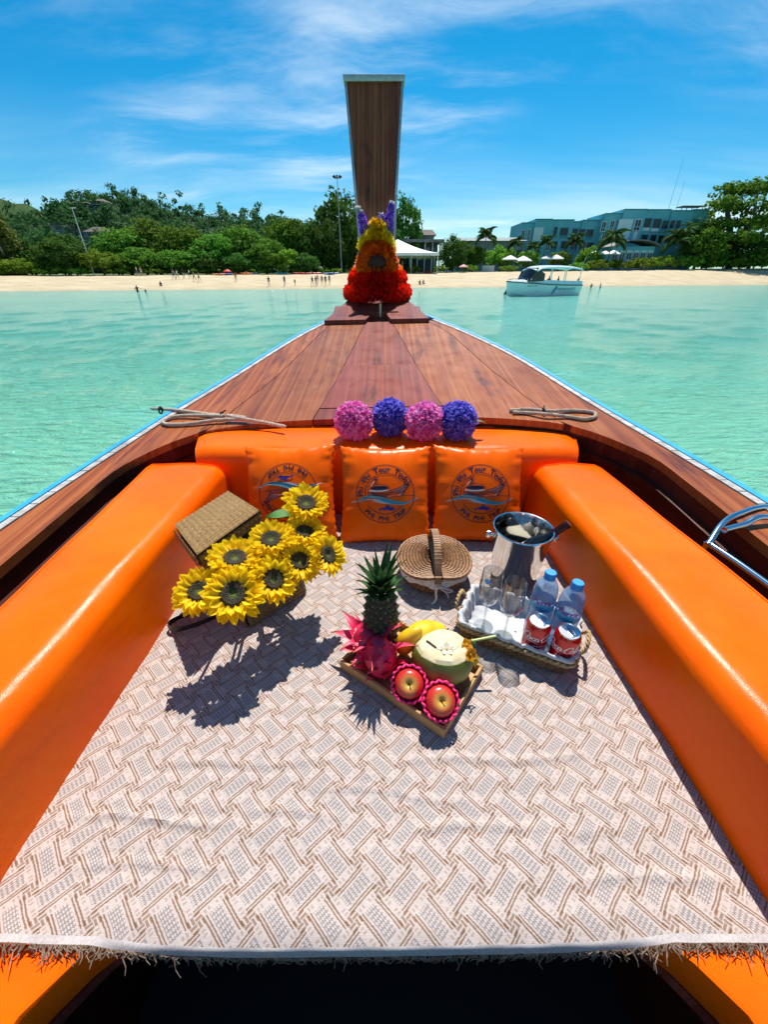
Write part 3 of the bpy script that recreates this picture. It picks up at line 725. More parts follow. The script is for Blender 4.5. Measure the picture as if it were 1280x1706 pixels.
# ------------------------------------------------------------------ flowers on the cushion: four pom-pom balls
def petal_mat(name, c1, c2, rough=0.6, trans=0.40):
    m = mat(name, rough=rough, fn=lambda t, put: (put('Base Color', t.mix(t.noise(t.coord(), 45, 3).ss(0.3, 0.7), c1, c2)), put('Specular IOR Level', 0.25)))
    nt = m.node_tree; b = nt.nodes['Principled BSDF']; tr = nt.nodes.new('ShaderNodeBsdfTranslucent'); mx = nt.nodes.new('ShaderNodeMixShader')
    l = b.inputs['Base Color'].links[0].from_socket; nt.links.new(l, tr.inputs[0]); mx.inputs[0].default_value = trans
    nt.links.new(b.outputs[0], mx.inputs[1]); nt.links.new(tr.outputs[0], mx.inputs[2]); nt.links.new(mx.outputs[0], nt.nodes['Material Output'].inputs[0])
    return m
def florets(n, r, seed, size, jitter=.12):
    """ball of small folded petals"""
    q = np.random.default_rng(seed); V, F = [], []
    for k in range(n):
        z = 1 - 2 * (k + .5) / n; a = k * 2.39996; d = Vector((math.sqrt(1 - z * z) * math.cos(a), math.sqrt(1 - z * z) * math.sin(a), z))
        d = (d + Vector(q.normal(0, .09, 3))).normalized(); A, B, D = frame_of(d); th = q.uniform(0, 6.28); A, B = A * math.cos(th) + B * math.sin(th), B * math.cos(th) - A * math.sin(th)
        D2 = (D + A * q.normal(0, .5) + B * q.normal(0, .5)).normalized(); c = d * r * (1 + q.normal(0, jitter * .5)); s = size * q.uniform(.7, 1.3); o = len(V)
        V += [c - A * s * .2 - D2 * s * .6, c + A * s * .2 - D2 * s * .6, c + A * s * .42 + D2 * s * .2 + B * s * .12, c + D2 * s * .75 - B * s * .15 + A * s * .05, c - A * s * .42 + D2 * s * .2 + B * s * .12]
        F += [(o, o + 1, o + 2), (o, o + 2, o + 4), (o + 2, o + 3, o + 4)]
    return V, F
PINK = petal_mat('pink_petals', (0.85, 0.09, 0.46), (0.92, 0.42, 0.78)); VIO = petal_mat('violet_petals', (0.10, 0.07, 0.58), (0.32, 0.28, 0.85))
balls = [(590, 700, PINK, 'pink pom-pom flower ball at the left end of the row'), (650, 693, VIO, 'violet pom-pom flower ball between the two pink ones'),
         (707, 701, PINK, 'pink pom-pom flower ball between the two violet ones'), (763, 698, VIO, 'violet pom-pom flower ball at the right end of the row')]
V1, F1 = florets(2000, .067, 1, .019)
for k, (x, y, m, lab) in enumerate(balls):
    p = onz(x, y, .385 if k % 2 == 0 else .39); r_ = .385 - .296
    t_ = thing('flower_ball', lab, 'flower', (p.x, p.y, .299), rot=(0, 0, k * 1.7), group='pom-pom flower balls on the bow cushion')
    g = G(); g.add([Vector(v) * 1.06 + Vector((0, 0, .081)) for v in V1], F1); tag(g.build('florets', m, t_, smooth=0, recalc=False), kind='stuff')
    g = G(); g.lathe([(.001, -.058), (.035, -.045), (.056, 0), (.035, .045), (.001, .058)], 14, Matrix.Translation((0, 0, .081))); g.build('core', m, t_)
    if k == 3:
        g = G(); P = [Vector((.06, 0, .06)), Vector((.085, .01, .07)), Vector((.11, .015, .065)), Vector((.125, .018, .05))]
        stroke2d(g, [(0, 0), (.03, 0), (.06, 0), (.075, 0)], lambda s, d: .028 * math.sin(math.pi * min(.97, s + .1)), lambda a, b: Vector((.055 + a, .01 + b * .8, .07 + .3 * a - 4.5 * a * a + abs(b) * .4)), 9)
        g.build('leaf', mat('leaf_green', (.05, .20, .02), .45), t_, rot=(0, 0, -k * 1.7))

# ------------------------------------------------------------------ garlands and sprigs on the prow
def garland(name, label, path, rad, m, n, seed, psize):
    """rope of dense petals round a path of (x, y, z)"""
    P = [Vector(p) for p in spline(path, 60)]; q = np.random.default_rng(seed); V, F = [], []
    base = Vector((sum(p.x for p in P) / 60, sum(p.y for p in P) / 60, min(p.z for p in P) - rad))
    for k in range(n):
        s = q.uniform(0, 58.99); i = int(s); c = P[i].lerp(P[i + 1], s - i); d = (P[i + 1] - P[i]).normalized(); A, B, _ = frame_of(d); th = q.uniform(0, 6.283)
        o_ = A * math.cos(th) + B * math.sin(th); o2 = (o_ + d * q.normal(0, .35) + Vector((0, 0, q.normal(0, .2)))).normalized(); side = o2.cross(d).normalized()
        sz = psize * q.uniform(.6, 1.3); st = c + o_ * rad * .45 - base; e = len(V); L = rad * .55 * q.uniform(.7, 1.55)
        V += [st - side * sz * .3, st + side * sz * .3, st + o2 * L + side * sz * .55, st + o2 * (L + sz * .6), st + o2 * L - side * sz * .55]
        F += [(e, e + 1, e + 2, e + 4), (e + 4, e + 2, e + 3)]
    t_ = thing(name, label, 'garland', base, group='flower garlands round the prow')
    g = G(); g.add(V, F); tag(g.build('petals', m, t_, smooth=0, recalc=False), kind='stuff')
    g = G(); g.tube([p - base for p in P], rad * .62, 8); g.build('core', mat('garland_core_' + m.name, tuple(c * .35 for c in GC[m.name]), .9), t_)
    return t_
GC = {'red_petals': (.6, .004, .002), 'orange_petals': (.7, .12, .005), 'yellow_petals': (.7, .45, .004)}
RED = petal_mat('red_petals', (0.85, 0.008, 0.003), (0.95, 0.035, 0.008)); ORG = petal_mat('orange_petals', (0.92, 0.14, 0.006), (0.97, 0.30, 0.018)); YEL = petal_mat('yellow_petals', (0.93, 0.58, 0.004), (0.97, 0.74, 0.02))
cx = -.058
def loop(w, yf, yb, z, dip, n=11): # a loop hanging round the stem, sagging at the front
    return [(cx + w * math.cos(a), (yf + yb) / 2 + (yb - yf) / 2 * math.sin(a), z + dip * math.sin(a)) for a in np.linspace(-math.pi * 1.5, math.pi * .5, n)]
garland('flower_garland', 'thick bright red feathery garland lowest on the prow', loop(.235, 3.83, 4.25, .795, .0), .060, RED, 5200, 1, .022)
garland('flower_garland', 'thick red feathery garland second from the bottom of the prow', loop(.200, 3.88, 4.26, .905, .01), .054, RED, 4200, 2, .021)
garland('flower_garland', 'orange-red thin garland resting on top of the two red ones', loop(.185, 3.90, 4.28, .965, .0), .032, ORG, 2200, 3, .02)
garland('flower_garland', 'ruffled orange marigold garland arching over the dark gap', [(cx - .135, 3.93, .985), (cx - .115, 3.90, 1.05), (cx - .07, 3.88, 1.12), (cx, 3.87, 1.13), (cx + .07, 3.88, 1.115), (cx + .115, 3.90, 1.05), (cx + .135, 3.93, .985)], .040, ORG, 2600, 4, .03)
garland('flower_garland', 'yellow marigold garland above the orange one', [(cx - .125, 3.96, 1.125), (cx - .09, 3.91, 1.17), (cx - .045, 3.885, 1.20), (cx, 3.88, 1.205), (cx + .045, 3.885, 1.20), (cx + .09, 3.91, 1.165), (cx + .115, 3.96, 1.11)], .040, YEL, 2400, 5, .024)
garland('flower_garland', 'small yellow marigold tuft topmost of the garlands', [(cx - .065, 3.96, 1.215), (cx - .03, 3.92, 1.26), (cx, 3.91, 1.275), (cx + .03, 3.92, 1.262), (cx + .06, 3.96, 1.215)], .042, YEL, 1500, 6, .024)
kn = thing('dark_gap_filler', 'added dark filler standing in for the shaded gap under the orange garland', 'cloth', (cx, 3.90, .975)); g = G()  # dark lump added in place of the shade under the orange arch
g.grid(lambda s, t_: Vector((math.cos(s * 6.2832) * math.sin(t_ * 3.1416) * (.085 + .012 * math.sin(s * 31 + t_ * 9)), math.sin(s * 6.2832) * math.sin(t_ * 3.1416) * (.045 + .008 * math.sin(s * 25)), .055 - .06 * math.cos(t_ * 3.1416) + .006 * math.sin(s * 44 + t_ * 12))), 40, 16, wu=True); g.build('cloth', mat('gap_shade_dark', (.035, .012, .010), .8), kn, smooth=50)
PUR = petal_mat('purple_petals', (0.16, 0.04, 0.55), (0.36, 0.16, 0.80)); LIL = petal_mat('pale_lilac_buds', (0.42, 0.40, 0.55), (0.62, 0.62, 0.60))
def sprig(label, a, b, n, seed, tip):
    a, b = Vector(a), Vector(b); q = np.random.default_rng(seed); t_ = thing('delphinium_sprig', label, 'flower', a, group='purple flower sprigs on the prow'); V, F, V2, F2 = [], [], [], []
    for k in range(n):
        s = q.uniform(.12, 1); d = (b - a).normalized(); A, B, _ = frame_of(d); th = q.uniform(0, 6.28); o_ = A * math.cos(th) + B * math.sin(th)
        c = (b - a) * s + o_ * .031 * (1.10 - s) * q.uniform(.3, 1.1); sz = .022 * (1.25 - .6 * s); u_ = (o_ + d * q.normal(.3, .4)).normalized(); v_ = Vector(q.normal(0, 1, 3)).normalized()
        VV, FF = (V2, F2) if s > tip else (V, F); e = len(VV); VV += [c, c + u_ * sz + v_ * sz * .6, c + u_ * sz * 1.5, c + u_ * sz - v_ * sz * .6]; FF.append((e, e + 1, e + 2, e + 3))
    g = G(); g.add(V, F); tag(g.build('blossoms', PUR, t_, smooth=0, recalc=False), kind='stuff')
    if V2: g = G(); g.add(V2, F2); tag(g.build('buds', LIL, t_, smooth=0, recalc=False), kind='stuff')
    g = G(); g.tube([(0, 0, 0), (b - a) * .5, (b - a) * .97], .004, 6); g.build('stem', mat('leaf_green', (.05, .20, .02), .45), t_)
sprig('purple flower sprig with pale tip leaning left on the prow', (cx - .06, 3.94, 1.16), (cx - .155, 3.93, 1.40), 380, 1, .80)
sprig('tall purple flower sprig leaning right on the prow', (cx + .06, 3.94, 1.15), (cx + .125, 3.95, 1.435), 420, 2, .93)
sprig('short purple flower sprig between the two longer ones', (cx + .03, 3.93, 1.22), (cx + .035, 3.94, 1.36), 160, 3, .85)

# ------------------------------------------------------------------ ropes
def f_rope(t, put):
    o = t.coord('UV'); x, y, z = t.sep(t.coord()); n = t.noise(t.coord(), 160, 3)
    put('Base Color', t.mix(n.ss(0.3, 0.7), (0.36, 0.27, 0.19), (0.60, 0.50, 0.40))); put('Roughness', 0.95)
ROPE = mat('hemp_rope', fn=f_rope)
def rope(label, path, r=.0085, ties=()):
    P = [Vector(p) for p in spline(path, max(60, len(path) * 14))]; base = P[0].copy(); base.z -= r
    L = [0.0]
    for a, b in zip(P, P[1:]): L.append(L[-1] + (b - a).length)
    t_ = thing('rope', label, 'rope', base)
    for s in range(3):
        Q = []; N = int(L[-1] / .004)
        for i in range(N):
            l = L[-1] * i / (N - 1); k = min(max(int(np.searchsorted(L, l)) - 1, 0), len(P) - 2); p = P[k].lerp(P[k + 1], (l - L[k]) / max(1e-6, L[k + 1] - L[k])); A, B, _ = frame_of(P[k + 1] - P[k])
            th = l / .026 * 6.283 + s * 2.094; Q.append(p - base + (A * math.cos(th) + B * math.sin(th)) * r * .52)
        g = G(); g.tube(Q, r * .56, 6); g.build('strand', ROPE, t_)
    for c, d in ties:
        g = G(); c = Vector(c); d = Vector(d)
        g.tube([c - base + d * .02 + Vector((0, 0, .02)), c - base + Vector((0, 0, .016)), c - base - d * .006 + Vector((0, 0, .004))], .0035, 6); g.tube([c - base + Vector((math.cos(a) * .0, math.cos(a) * .016, math.sin(a) * .016 + .004)) for a in np.linspace(0, 6.28, 12)], .0045, 6)
        g.build('black_tie', BLACK, t_)
    return t_
def dk(x, y, lift=.011):
    p = onz(x, y, .33)
    for _ in range(4): p = onz(x, y, dz_(p.x, p.y) + lift)
    return p
rope('pale twisted rope lying doubled on the left gunwale and foredeck', [dk(252, 681), dk(290, 683), dk(345, 690, .014), dk(372, 693, .02), dk(330, 692, .016), dk(292, 694), dk(272, 702), dk(280, 707), dk(315, 706), dk(360, 700, .016), dk(410, 697, .02), dk(378, 692, .028), dk(400, 697, .022), dk(440, 704), dk(475, 711, .012)],
     ties=[(dk(370, 694), (1, .6, .4)), (dk(268, 685), (.3, -1, 0))])
rope('pale twisted rope looped on the right side of the foredeck', [dk(850, 684), dk(880, 682), dk(915, 685, .016), dk(955, 684), dk(988, 687), dk(992, 694), dk(975, 698), dk(945, 694), dk(910, 690, .02), dk(880, 688), dk(855, 687)], ties=[(dk(905, 687), (.4, 1, .4))])

# ------------------------------------------------------------------ steel boarding ladder hooked over the right gunwale
t_ = thing('boarding_ladder', 'polished steel boarding ladder hooked over the right gunwale', 'ladder', (1.05, .85, .2)); b_ = Vector((1.05, .85, .2))
for pts in ([onY(1180, 905, .915), onY(1182, 905, .912), onY(1204, 873, .97), onY(1232, 856, 1.01), onY(1282, 845, 1.05), Vector((1.40, 1.02, .27)), Vector((1.47, .98, .12)), Vector((1.48, .97, -.5))],
            [onY(1207, 883, .93), onY(1240, 874, .95), onY(1283, 862, .97), Vector((1.38, .94, .25)), Vector((1.46, .92, .10)), Vector((1.47, .91, -.5))],
            [onY(1180, 905, .915), onY(1225, 935, .835), onY(1284, 977, .74), onY(1340, 1018, .66)]):
    g = G(); g.tube([Vector(p) - b_ for p in spline([tuple(p) for p in pts], 40)], .0092, 12); g.build('rail', STEEL, t_)
g = G(); a = onY(1180, 905, .915); g.tube([a - b_, Vector((a.x + .005, a.y + .01, -.25)) - b_], .011, 10); g.build('leg', STEEL, t_)

# ------------------------------------------------------------------ seagrass box bag, its lid propped open
def weave_patch(g, A, B, C, D, p=.0150, q=.019, amp=.0065, th=.006, nu=None, nv=None, bow=0.0):
    """quad A-B (along) and D-C, woven rows run along A-B; doubled to a thin wall"""
    A, B, C, D = map(Vector, (A, B, C, D)); lu = ((B - A).length + (C - D).length) / 2; lv = ((D - A).length + (C - B).length) / 2
    nrm = (B - A).cross(D - A).normalized(); nu = nu or max(8, int(lu / q * 7)); nv = nv or max(8, int(lv / p * 6))
    def fn(s, t_, sd=1):
        P = (A.lerp(B, s)).lerp(D.lerp(C, s), t_); r_ = t_ * lv / p; row = math.floor(r_); f = r_ - row
        h = abs(math.sin(math.pi * f)) ** .6 * (.35 + .65 * abs(math.sin(math.pi * (s * lu / q + (f - .5) * (.55 if row % 2 else -.55)))) ** .6)
        e = min(1, 8 * min(s, 1 - s)) * min(1, 8 * min(t_, 1 - t_)) 
        return P + nrm * (sd * (th / 2 + amp * h) + bow * 16 * s * (1 - s) * t_ * (1 - t_))
    g.grid(fn, nu, nv); g.grid(lambda s, t_: fn(s, t_, -1), nu, nv)
def f_sea_grass(t, put):
    o = t.coord(); n = t.noise(o, 60, 4, 0.6); n2 = t.noise(t.map(o, (1, 1, 1)), 320, 2, 0.6)
    put('Base Color', t.mix(n2.ss(0.3, 0.7), t.mix(n.ss(0.3, 0.7), (0.085, 0.038, 0.009), (0.22, 0.115, 0.028)), (0.32, 0.185, 0.055))); put('Roughness', 0.75); put('Normal', t.bump(n2, .5, .001))
GRASSW = mat('woven_seagrass', fn=f_sea_grass); LEATHER = mat('dark_brown_leather', (0.022, 0.008, 0.006), 0.35)
bag = thing('basket_bag', 'woven seagrass box bag holding the sunflowers, lid propped open', 'bag', (-.42, .97, 0)); bo = Vector((-.42, .97, 0))
A, B, B2, A2 = Vector((-.412, .822, .006)), Vector((-.268, .972, .006)), Vector((-.425, 1.125, .006)), Vector((-.57, .975, .006))
At, Bt, B2t, A2t = Vector((-.425, .835, .145)), Vector((-.285, .985, .145)), Vector((-.53, 1.205, .235)), Vector((-.628, 1.0, .235))
g = G()
for q4 in ((A, B, Bt, At), (B, B2, B2t, Bt), (B2, A2, A2t, B2t), (A2, A, At, A2t), (A, A2, B2, B)): weave_patch(g, *[p - bo for p in q4])
g.build('body', GRASSW, bag, smooth=60, recalc=False)
Lf1, Lf2 = onz(329, 926, .285), onz(432, 853, .285); Lb1, Lb2 = onz(292, 878, .262), onz(381, 821, .262)
g = G(); weave_patch(g, Lf1 - bo, Lf2 - bo, Lb2 - bo, Lb1 - bo, bow=.006); dn = Vector((0, 0, -.034))
for a, b in ((Lf1, Lf2), (Lf2, Lb2), (Lb1, Lf1)): weave_patch(g, a + dn - bo, b + dn - bo, b - bo, a - bo)
g.build('lid', GRASSW, bag, smooth=60, recalc=False)
g = G(); sp = [Vector(p) for p in spline([(-.50, .90, .02), (-.57, .88, .012), (-.635, .845, .012), (-.655, .815, .013), (-.63, .795, .013), (-.575, .81, .015), (-.51, .835, .03), (-.45, .85, .06)], 40)]
V = []; [V.extend([p - bo + Vector((0, 0, .0)), p - bo + Vector((0, .002, .016)), p - bo + Vector((.003, .004, .016)), p - bo + Vector((.003, .002, 0))]) for p in sp]
g.add(V, [(i * 4 + k, i * 4 + (k + 1) % 4, i * 4 + 4 + (k + 1) % 4, i * 4 + 4 + k) for i in range(39) for k in range(4)]); g.build('strap', LEATHER, bag, smooth=50)

# ------------------------------------------------------------------ nine sunflowers
PETY = petal_mat('sunflower_petals', (0.95, 0.62, 0.006), (0.98, 0.82, 0.025), .5, .42)
def f_disc(t, put):
    x, y, z = t.sep(t.coord()); r_ = (x * x + y * y).f('SQRT'); v = t.voro(t.coord(), 330)
    c = t.ramp(r_ / 0.032, [(0.0, (0.16, 0.20, 0.02)), (0.25, (0.05, 0.06, 0.010)), (0.45, (0.012, 0.008, 0.004)), (0.7, (0.035, 0.020, 0.006)), (0.95, (0.06, 0.035, 0.006))])
    put('Base Color', t.mix(v.ss(0.5, 0.15) * 0.5, c, (0.17, 0.12, 0.03))); put('Roughness', 0.8); put('Normal', t.bump(v, 1, .003))
DISC = mat('sunflower_disc', fn=f_disc); GREEN = mat('leaf_green', (.05, .20, .02), .45)
petal_meshes = []
for k in range(4):
    g = G(); L = .039 * (1 + .07 * (k - 1.5)); q = random.Random(k); bend = q.uniform(-.25, .35); tw = q.uniform(-.3, .3)
    def pf_(s, t_):
        wd = .0092 * (math.sin(math.pi * min(.985, .12 + .86 * t_)) ** .8) * (1 if t_ < .97 else .35); x = (s * 2 - 1) * wd; l = L * t_
        z = .004 * (1 - (2 * s - 1) ** 2) * -1 + abs(2 * s - 1) * .0022 + bend * l * l * 12 + .0012 * math.sin(s * 9) * t_
        return Vector((x * math.cos(tw * t_), l, z + x * math.sin(tw * t_)))
    g.grid(pf_, 5, 7); o = g.build('petal', PETY, None, smooth=70, recalc=False); petal_meshes.append(o.data); bpy.data.objects.remove(o)
g = G(); g.lathe([(.0005, .004), (.008, .0055), (.013, .0095), (.022, .011), (.028, .007), (.0305, 0), (.02, -.008), (.006, -.014), (.0005, -.016)], 28); o = g.build('disc', DISC, None); disc_me = o.data; bpy.data.objects.remove(o)
g = G()
for k in range(14):
    a = k * 2.4; c, s = math.cos(a), math.sin(a); u_ = Vector((c, s, 0)); v_ = Vector((-s, c, 0)); r0, r1 = .012, .043
    g.add([u_ * r0 - v_ * .007 + Vector((0, 0, -.012)), u_ * r0 + v_ * .007 + Vector((0, 0, -.012)), u_ * r1 + Vector((0, 0, -.006))], [(0, 1, 2)])
o = g.build('sepals', GREEN, None, smooth=0, recalc=False); sep_me = o.data; bpy.data.objects.remove(o)
mouth = Vector((-.44, 1.03, .12))
flw = [(510, 840, 1.17, 1.0, (.10, .1, .2), 'topmost sunflower, nearest the upside-down pillow emblem'), (452, 900, 1.08, .95, (-.1, .15, .1), 'sunflower just below the green leaf, touching the lid edge'),
       (508, 888, 1.14, .92, (.15, .45, .3), 'sunflower directly under the topmost one, partly covered by it'), (392, 932, 1.02, 1.0, (-.15, .3, .15), 'large sunflower under the open lid with its whole face showing'),
       (455, 966, 1.03, .95, (.25, .0, -.35), 'dark-centred sunflower in the middle of the bottom right of the bunch'), (499, 936, 1.09, .93, (.3, .1, -.2), 'sunflower right of centre, beside the rightmost one'),
       (545, 925, 1.10, .88, (.85, .0, -.15), 'rightmost sunflower turned sideways to the right'), (332, 986, .985, .92, (-.25, .0, -.25), 'leftmost sunflower, half behind the lowest one'),
       (389, 990, .955, 1.05, (-.1, -.15, -.30), 'lowest and nearest sunflower with a black centre')]
for k, (x, y, tt, sc, tilt, lab) in enumerate(flw):
    p = Vector((0, 0, EYE)) + ray(x, y) * tt; nrm = (-ray(x, y).normalized() + Vector(tilt) + Vector((0, .25, .40))).normalized(); rt = nrm.to_track_quat('Z', 'Y').to_euler()
    root = thing('sunflower', lab, 'sunflower', p, rt, 'sunflowers in the basket bag', sc * 1.10)
    link('disc', disc_me, root); link('sepals', sep_me, root); q = random.Random(k + 40)
    for ringi, (n, tl, r0, ls) in enumerate(((21, .06, .027, 1.0), (20, .26, .0255, .93), (13, .46, .024, .78))):
        for i in range(n):
            a = (i + .5 * ringi) / n * 6.2832 + q.gauss(0, .06); e = Euler((tl + q.gauss(0, .13), q.gauss(0, .12), a), 'XYZ')
            o = link('petal', petal_meshes[q.randrange(4)], root, (-math.sin(a) * r0, math.cos(a) * r0, .001 + .003 * ringi), e); s_ = ls * q.uniform(.88, 1.12); o.scale = (q.uniform(.9, 1.2), s_, 1)
    inv = (Matrix.Translation(p) @ rt.to_matrix().to_4x4() @ Matrix.Scale(sc * 1.10, 4)).inverted(); e_ = mouth + Vector((.012 * (k % 3 - 1), .02 * (k // 3 - 1), -.04))
    g = G(); g.tube([Vector(v) for v in spline([(0, 0, -.012), tuple(inv @ p.lerp(e_, .35) - Vector((0, 0, .03))), tuple(inv @ e_)], 12)], .0042, 7); g.build('stem', GREEN, root)
    if k in (0, 1):
        g = G(); lp = p.lerp(mouth, .22); lv = Vector((-.06, -.01, .02)) if k == 0 else Vector((.02, .03, .045)); A, B, D = frame_of(lv)
        g.grid(lambda s, t_: inv @ (lp + lv * t_ * 1.25 + A * ((s - .5) * .05 * math.sin(math.pi * min(.98, t_ * .9 + .06))) + B * (abs(s - .5) * .02 - .03 * t_ * t_)), 5, 8); g.build('leaf', GREEN, root, recalc=False)
# ------------------------------------------------------------------ round wicker picnic basket
def f_wick(t, put):
    o = t.coord(); n = t.noise(o, 90, 4, 0.6); n2 = t.noise(o, 14, 3)
    put('Base Color', t.mix(n.ss(0.3, 0.7), t.mix(n2.ss(.35, .65), (0.13, 0.052, 0.018), (0.22, 0.095, 0.032)), (0.33, 0.165, 0.065))); put('Roughness', 0.55); put('Normal', t.bump(n, .4, .001))
WICK = mat('brown_wicker', fn=f_wick); PEEL = mat('pale_cane', rough=0.6, fn=speckled((0.22, 0.10, 0.04), (0.36, 0.19, 0.08), 60, .3, .001))
LINEN = mat('white_linen', rough=0.9, fn=speckled((0.62, 0.58, 0.55), (0.76, 0.73, 0.71), 60, 0.3, 0.002)); LINEN2 = mat('white_liner_cloth', rough=0.85, fn=speckled((0.46, 0.46, 0.47), (0.58, 0.58, 0.585), 25, 0.5, 0.004))
pb = thing('picnic_basket', 'round brown wicker picnic basket with two lid flaps and upright handle', 'basket', (.176, 1.068, .006)); rb = .112
g = G(); ns = 44
for z in np.arange(0.006, .064, .0072):
    P = [Vector((math.cos(a) * rb * (.90 + z * 1.4) * 1.04, math.sin(a) * rb * (.90 + z * 1.4), z + .0018 * math.sin(a * ns / 2 + z * 436))) for a in np.linspace(0, 2 * math.pi, 96, endpoint=False)]
    g.tube([p * (1 + .012 * math.sin(i * ns / 96 * math.pi * 2 + z * 436)) for i, p in enumerate(P)], .0042, 6, closed=True)
g.lathe([(.001, .002), (.097, .002), (.104, .06), (.100, .06), (.001, .006)], 30); g.build('body', WICK, pb)
for sgn in (-1, 1):
    g = G()
    lid_z = lambda x: .083 - .10 * max(0, abs(x) - .012) + .0
    for j in range(10):                              # woven courses parallel to the rim of a D
        k = 1 - j * .098; P = []
        for a in np.linspace(-math.pi / 2, math.pi / 2, 36):
            x = .014 + (rb * 1.12 - .014) * k * math.cos(a) ** .8 if math.cos(a) > 1e-6 else .014; y = rb * 1.07 * (k ** .55) * math.sin(a)
            P.append(Vector((sgn * x, y, lid_z(x) + .0022 * math.sin(a * 34 + j * math.pi))))
        g.tube(P, .0052 if j else .0065, 6)
    for a in np.linspace(-1.45, 1.45, 17):
        g.tube([Vector((sgn * .016, .8 * rb * math.sin(a), lid_z(.016) - .003)), Vector((sgn * rb * 1.1 * math.cos(a) ** .8, rb * 1.06 * math.sin(a), lid_z(rb * 1.1 * math.cos(a) ** .8) - .003))], .0028, 5)
    g.build('lid_flap', WICK, pb)
g = G(); g.box((0, 0, .083), (.022, rb * 2.12, .006)); P = [Vector((0, y, .06 + .105 * max(0, 1 - abs(y / (rb * 1.09)) ** 2.6))) for y in np.linspace(-rb * 1.09, rb * 1.09, 40)]
V = []
for i, p in enumerate(P):
    d = (P[min(i + 1, 39)] - P[max(i - 1, 0)]).normalized(); nn = Vector((1, 0, 0)).cross(d); w_ = .011
    V += [p + Vector((-w_, 0, 0)) + nn * .004, p + Vector((w_, 0, 0)) + nn * .004, p + Vector((w_, 0, 0)) - nn * .004, p + Vector((-w_, 0, 0)) - nn * .004]
g.add(V, [(i * 4 + k, i * 4 + (k + 1) % 4, i * 4 + 4 + (k + 1) % 4, i * 4 + 4 + k) for i in range(39) for k in range(4)])
for y in np.linspace(-.09, .09, 22): z = .06 + .105 * max(0, 1 - abs(y / (rb * 1.09)) ** 2.6); g.box((0, y, z), (.0245, .0035, .0105))
g.build('handle', PEEL, pb, smooth=40)
g = G()
def lin(s, t_):
    a = s * 2 * math.pi; r_ = rb * (1.015 + .06 * t_ + .018 * math.sin(a * 15 + 2 * math.sin(a * 3)) * t_); return Vector((math.cos(a) * r_ * 1.04, math.sin(a) * r_, .070 - .030 * t_ - .006 * math.sin(a * 7) * t_))
g.grid(lin, 120, 5, wu=True); g.build('liner', LINEN, pb, smooth=80)
g = G()
for pts in ([(-.004, -.121, .05), (-.006, -.13, .03), (-.004, -.135, .012), (-.012, -.146, .003), (-.02, -.15, .002)], [(.004, -.121, .05), (.03, -.128, .045), (.05, -.124, .034), (.034, -.126, .03), (.006, -.122, .045)], [(.004, -.121, .048), (.03, -.132, .03), (.036, -.136, .016)]):
    sp = spline(pts, 16); g.tube([Vector(p) for p in sp], .0042, 5, flat=.4)
g.build('ribbon', LINEN, pb)

# ------------------------------------------------------------------ steel ice bucket with bottle and napkin
bk = thing('ice_bucket', 'polished steel ice bucket with knob handles beside the right cushion', 'bucket', (.463, 1.062, .005), scale=(.95, .95, .97))
def f_buck(t, put):
    x, y, z = t.sep(t.coord()); put('Base Color', (0.74, 0.73, 0.71)); put('Roughness', t.noise(t.map(t.coord(), (6, 6, 90)), 1, 3).ss(.3, .8) * .10 + .06); put('Normal', t.bump(t.noise(t.coord(), 13, 2), .10, .01))
BUCK = mat('bucket_steel', metal=1.0, fn=f_buck)
g = G(); g.lathe([(.001, .003), (.074, .0), (.079, .004), (.081, .012), (.100, .200), (.103, .204), (.105, .209), (.103, .213), (.0985, .212), (.0965, .204), (.0775, .016), (.001, .014)], 56); g.build('pail', BUCK, bk, smooth=40)
for a in (R(176), R(-8)):
    M_ = Matrix.Rotation(a, 4, 'Z') @ Matrix.Translation((.0955, 0, .178)) @ Matrix.Rotation(R(84), 4, 'Y')
    g = G(); g.lathe([(.011, 0), (.011, .003), (.006, .005), (.005, .011), (.010, .014), (.0135, .020), (.012, .027), (.006, .031), (.001, .032)], 18, M_); g.build('knob', STEEL, bk)
GLASS_D = mat('dark_bottle_glass', (0.006, 0.006, 0.005), 0.06, Coat_Weight=0.6, Coat_Roughness=0.03); FOIL = mat('maroon_foil', rough=0.28, fn=speckled((0.030, 0.006, 0.010), (0.07, 0.012, 0.018), 60, .2, .001), metal=.4)
def bottle(label, a, d, capm):
    d = Vector(d).normalized(); a = Vector(a); q = d.to_track_quat('Z', 'Y'); t_ = thing('wine_bottle', label, 'bottle', a, q.to_euler(), scale=.86)
    g = G(); g.lathe([(.001, 0), (.031, 0), (.035, .004), (.0355, .02), (.0355, .125), (.030, .150), (.018, .175), (.0145, .19), (.0142, .215)], 28); g.build('glass', GLASS_D, t_)
    g = G(); g.lathe([(.0152, .205), (.0152, .262), (.0165, .264), (.0165, .272), (.0150, .274), (.0150, .279), (.001, .280)], 22); g.build('foil', capm, t_)
    g = G(); g.lathe([(.0362, .03), (.0362, .10)], 28, caps=False); g.build('label_band', mat('cream_label', (.6, .56, .46), .6), t_); return t_
bottle('dark wine bottle with maroon foil leaning out of the ice bucket', (.445, 1.070, .060), (.62, -.14, .76), FOIL)
g = G(); r8 = random.Random(2)
nap = thing('napkin', 'crumpled white napkin inside the ice bucket', 'napkin', (.472, 1.018, .105))
def nap_f(s, t_):
    a = s * 6.283; r_ = .034 * t_; return Vector((math.cos(a) * r_ * .9 + .01, math.sin(a) * r_ * .8 - .008, .03 * (1 - t_) ** .6 + .012 * math.sin(a * 5 + t_ * 4) * t_ + .006 * math.sin(a * 11) * t_))
g.grid(nap_f, 48, 10, wu=True); g.build('cloth', LINEN2, nap, smooth=60)

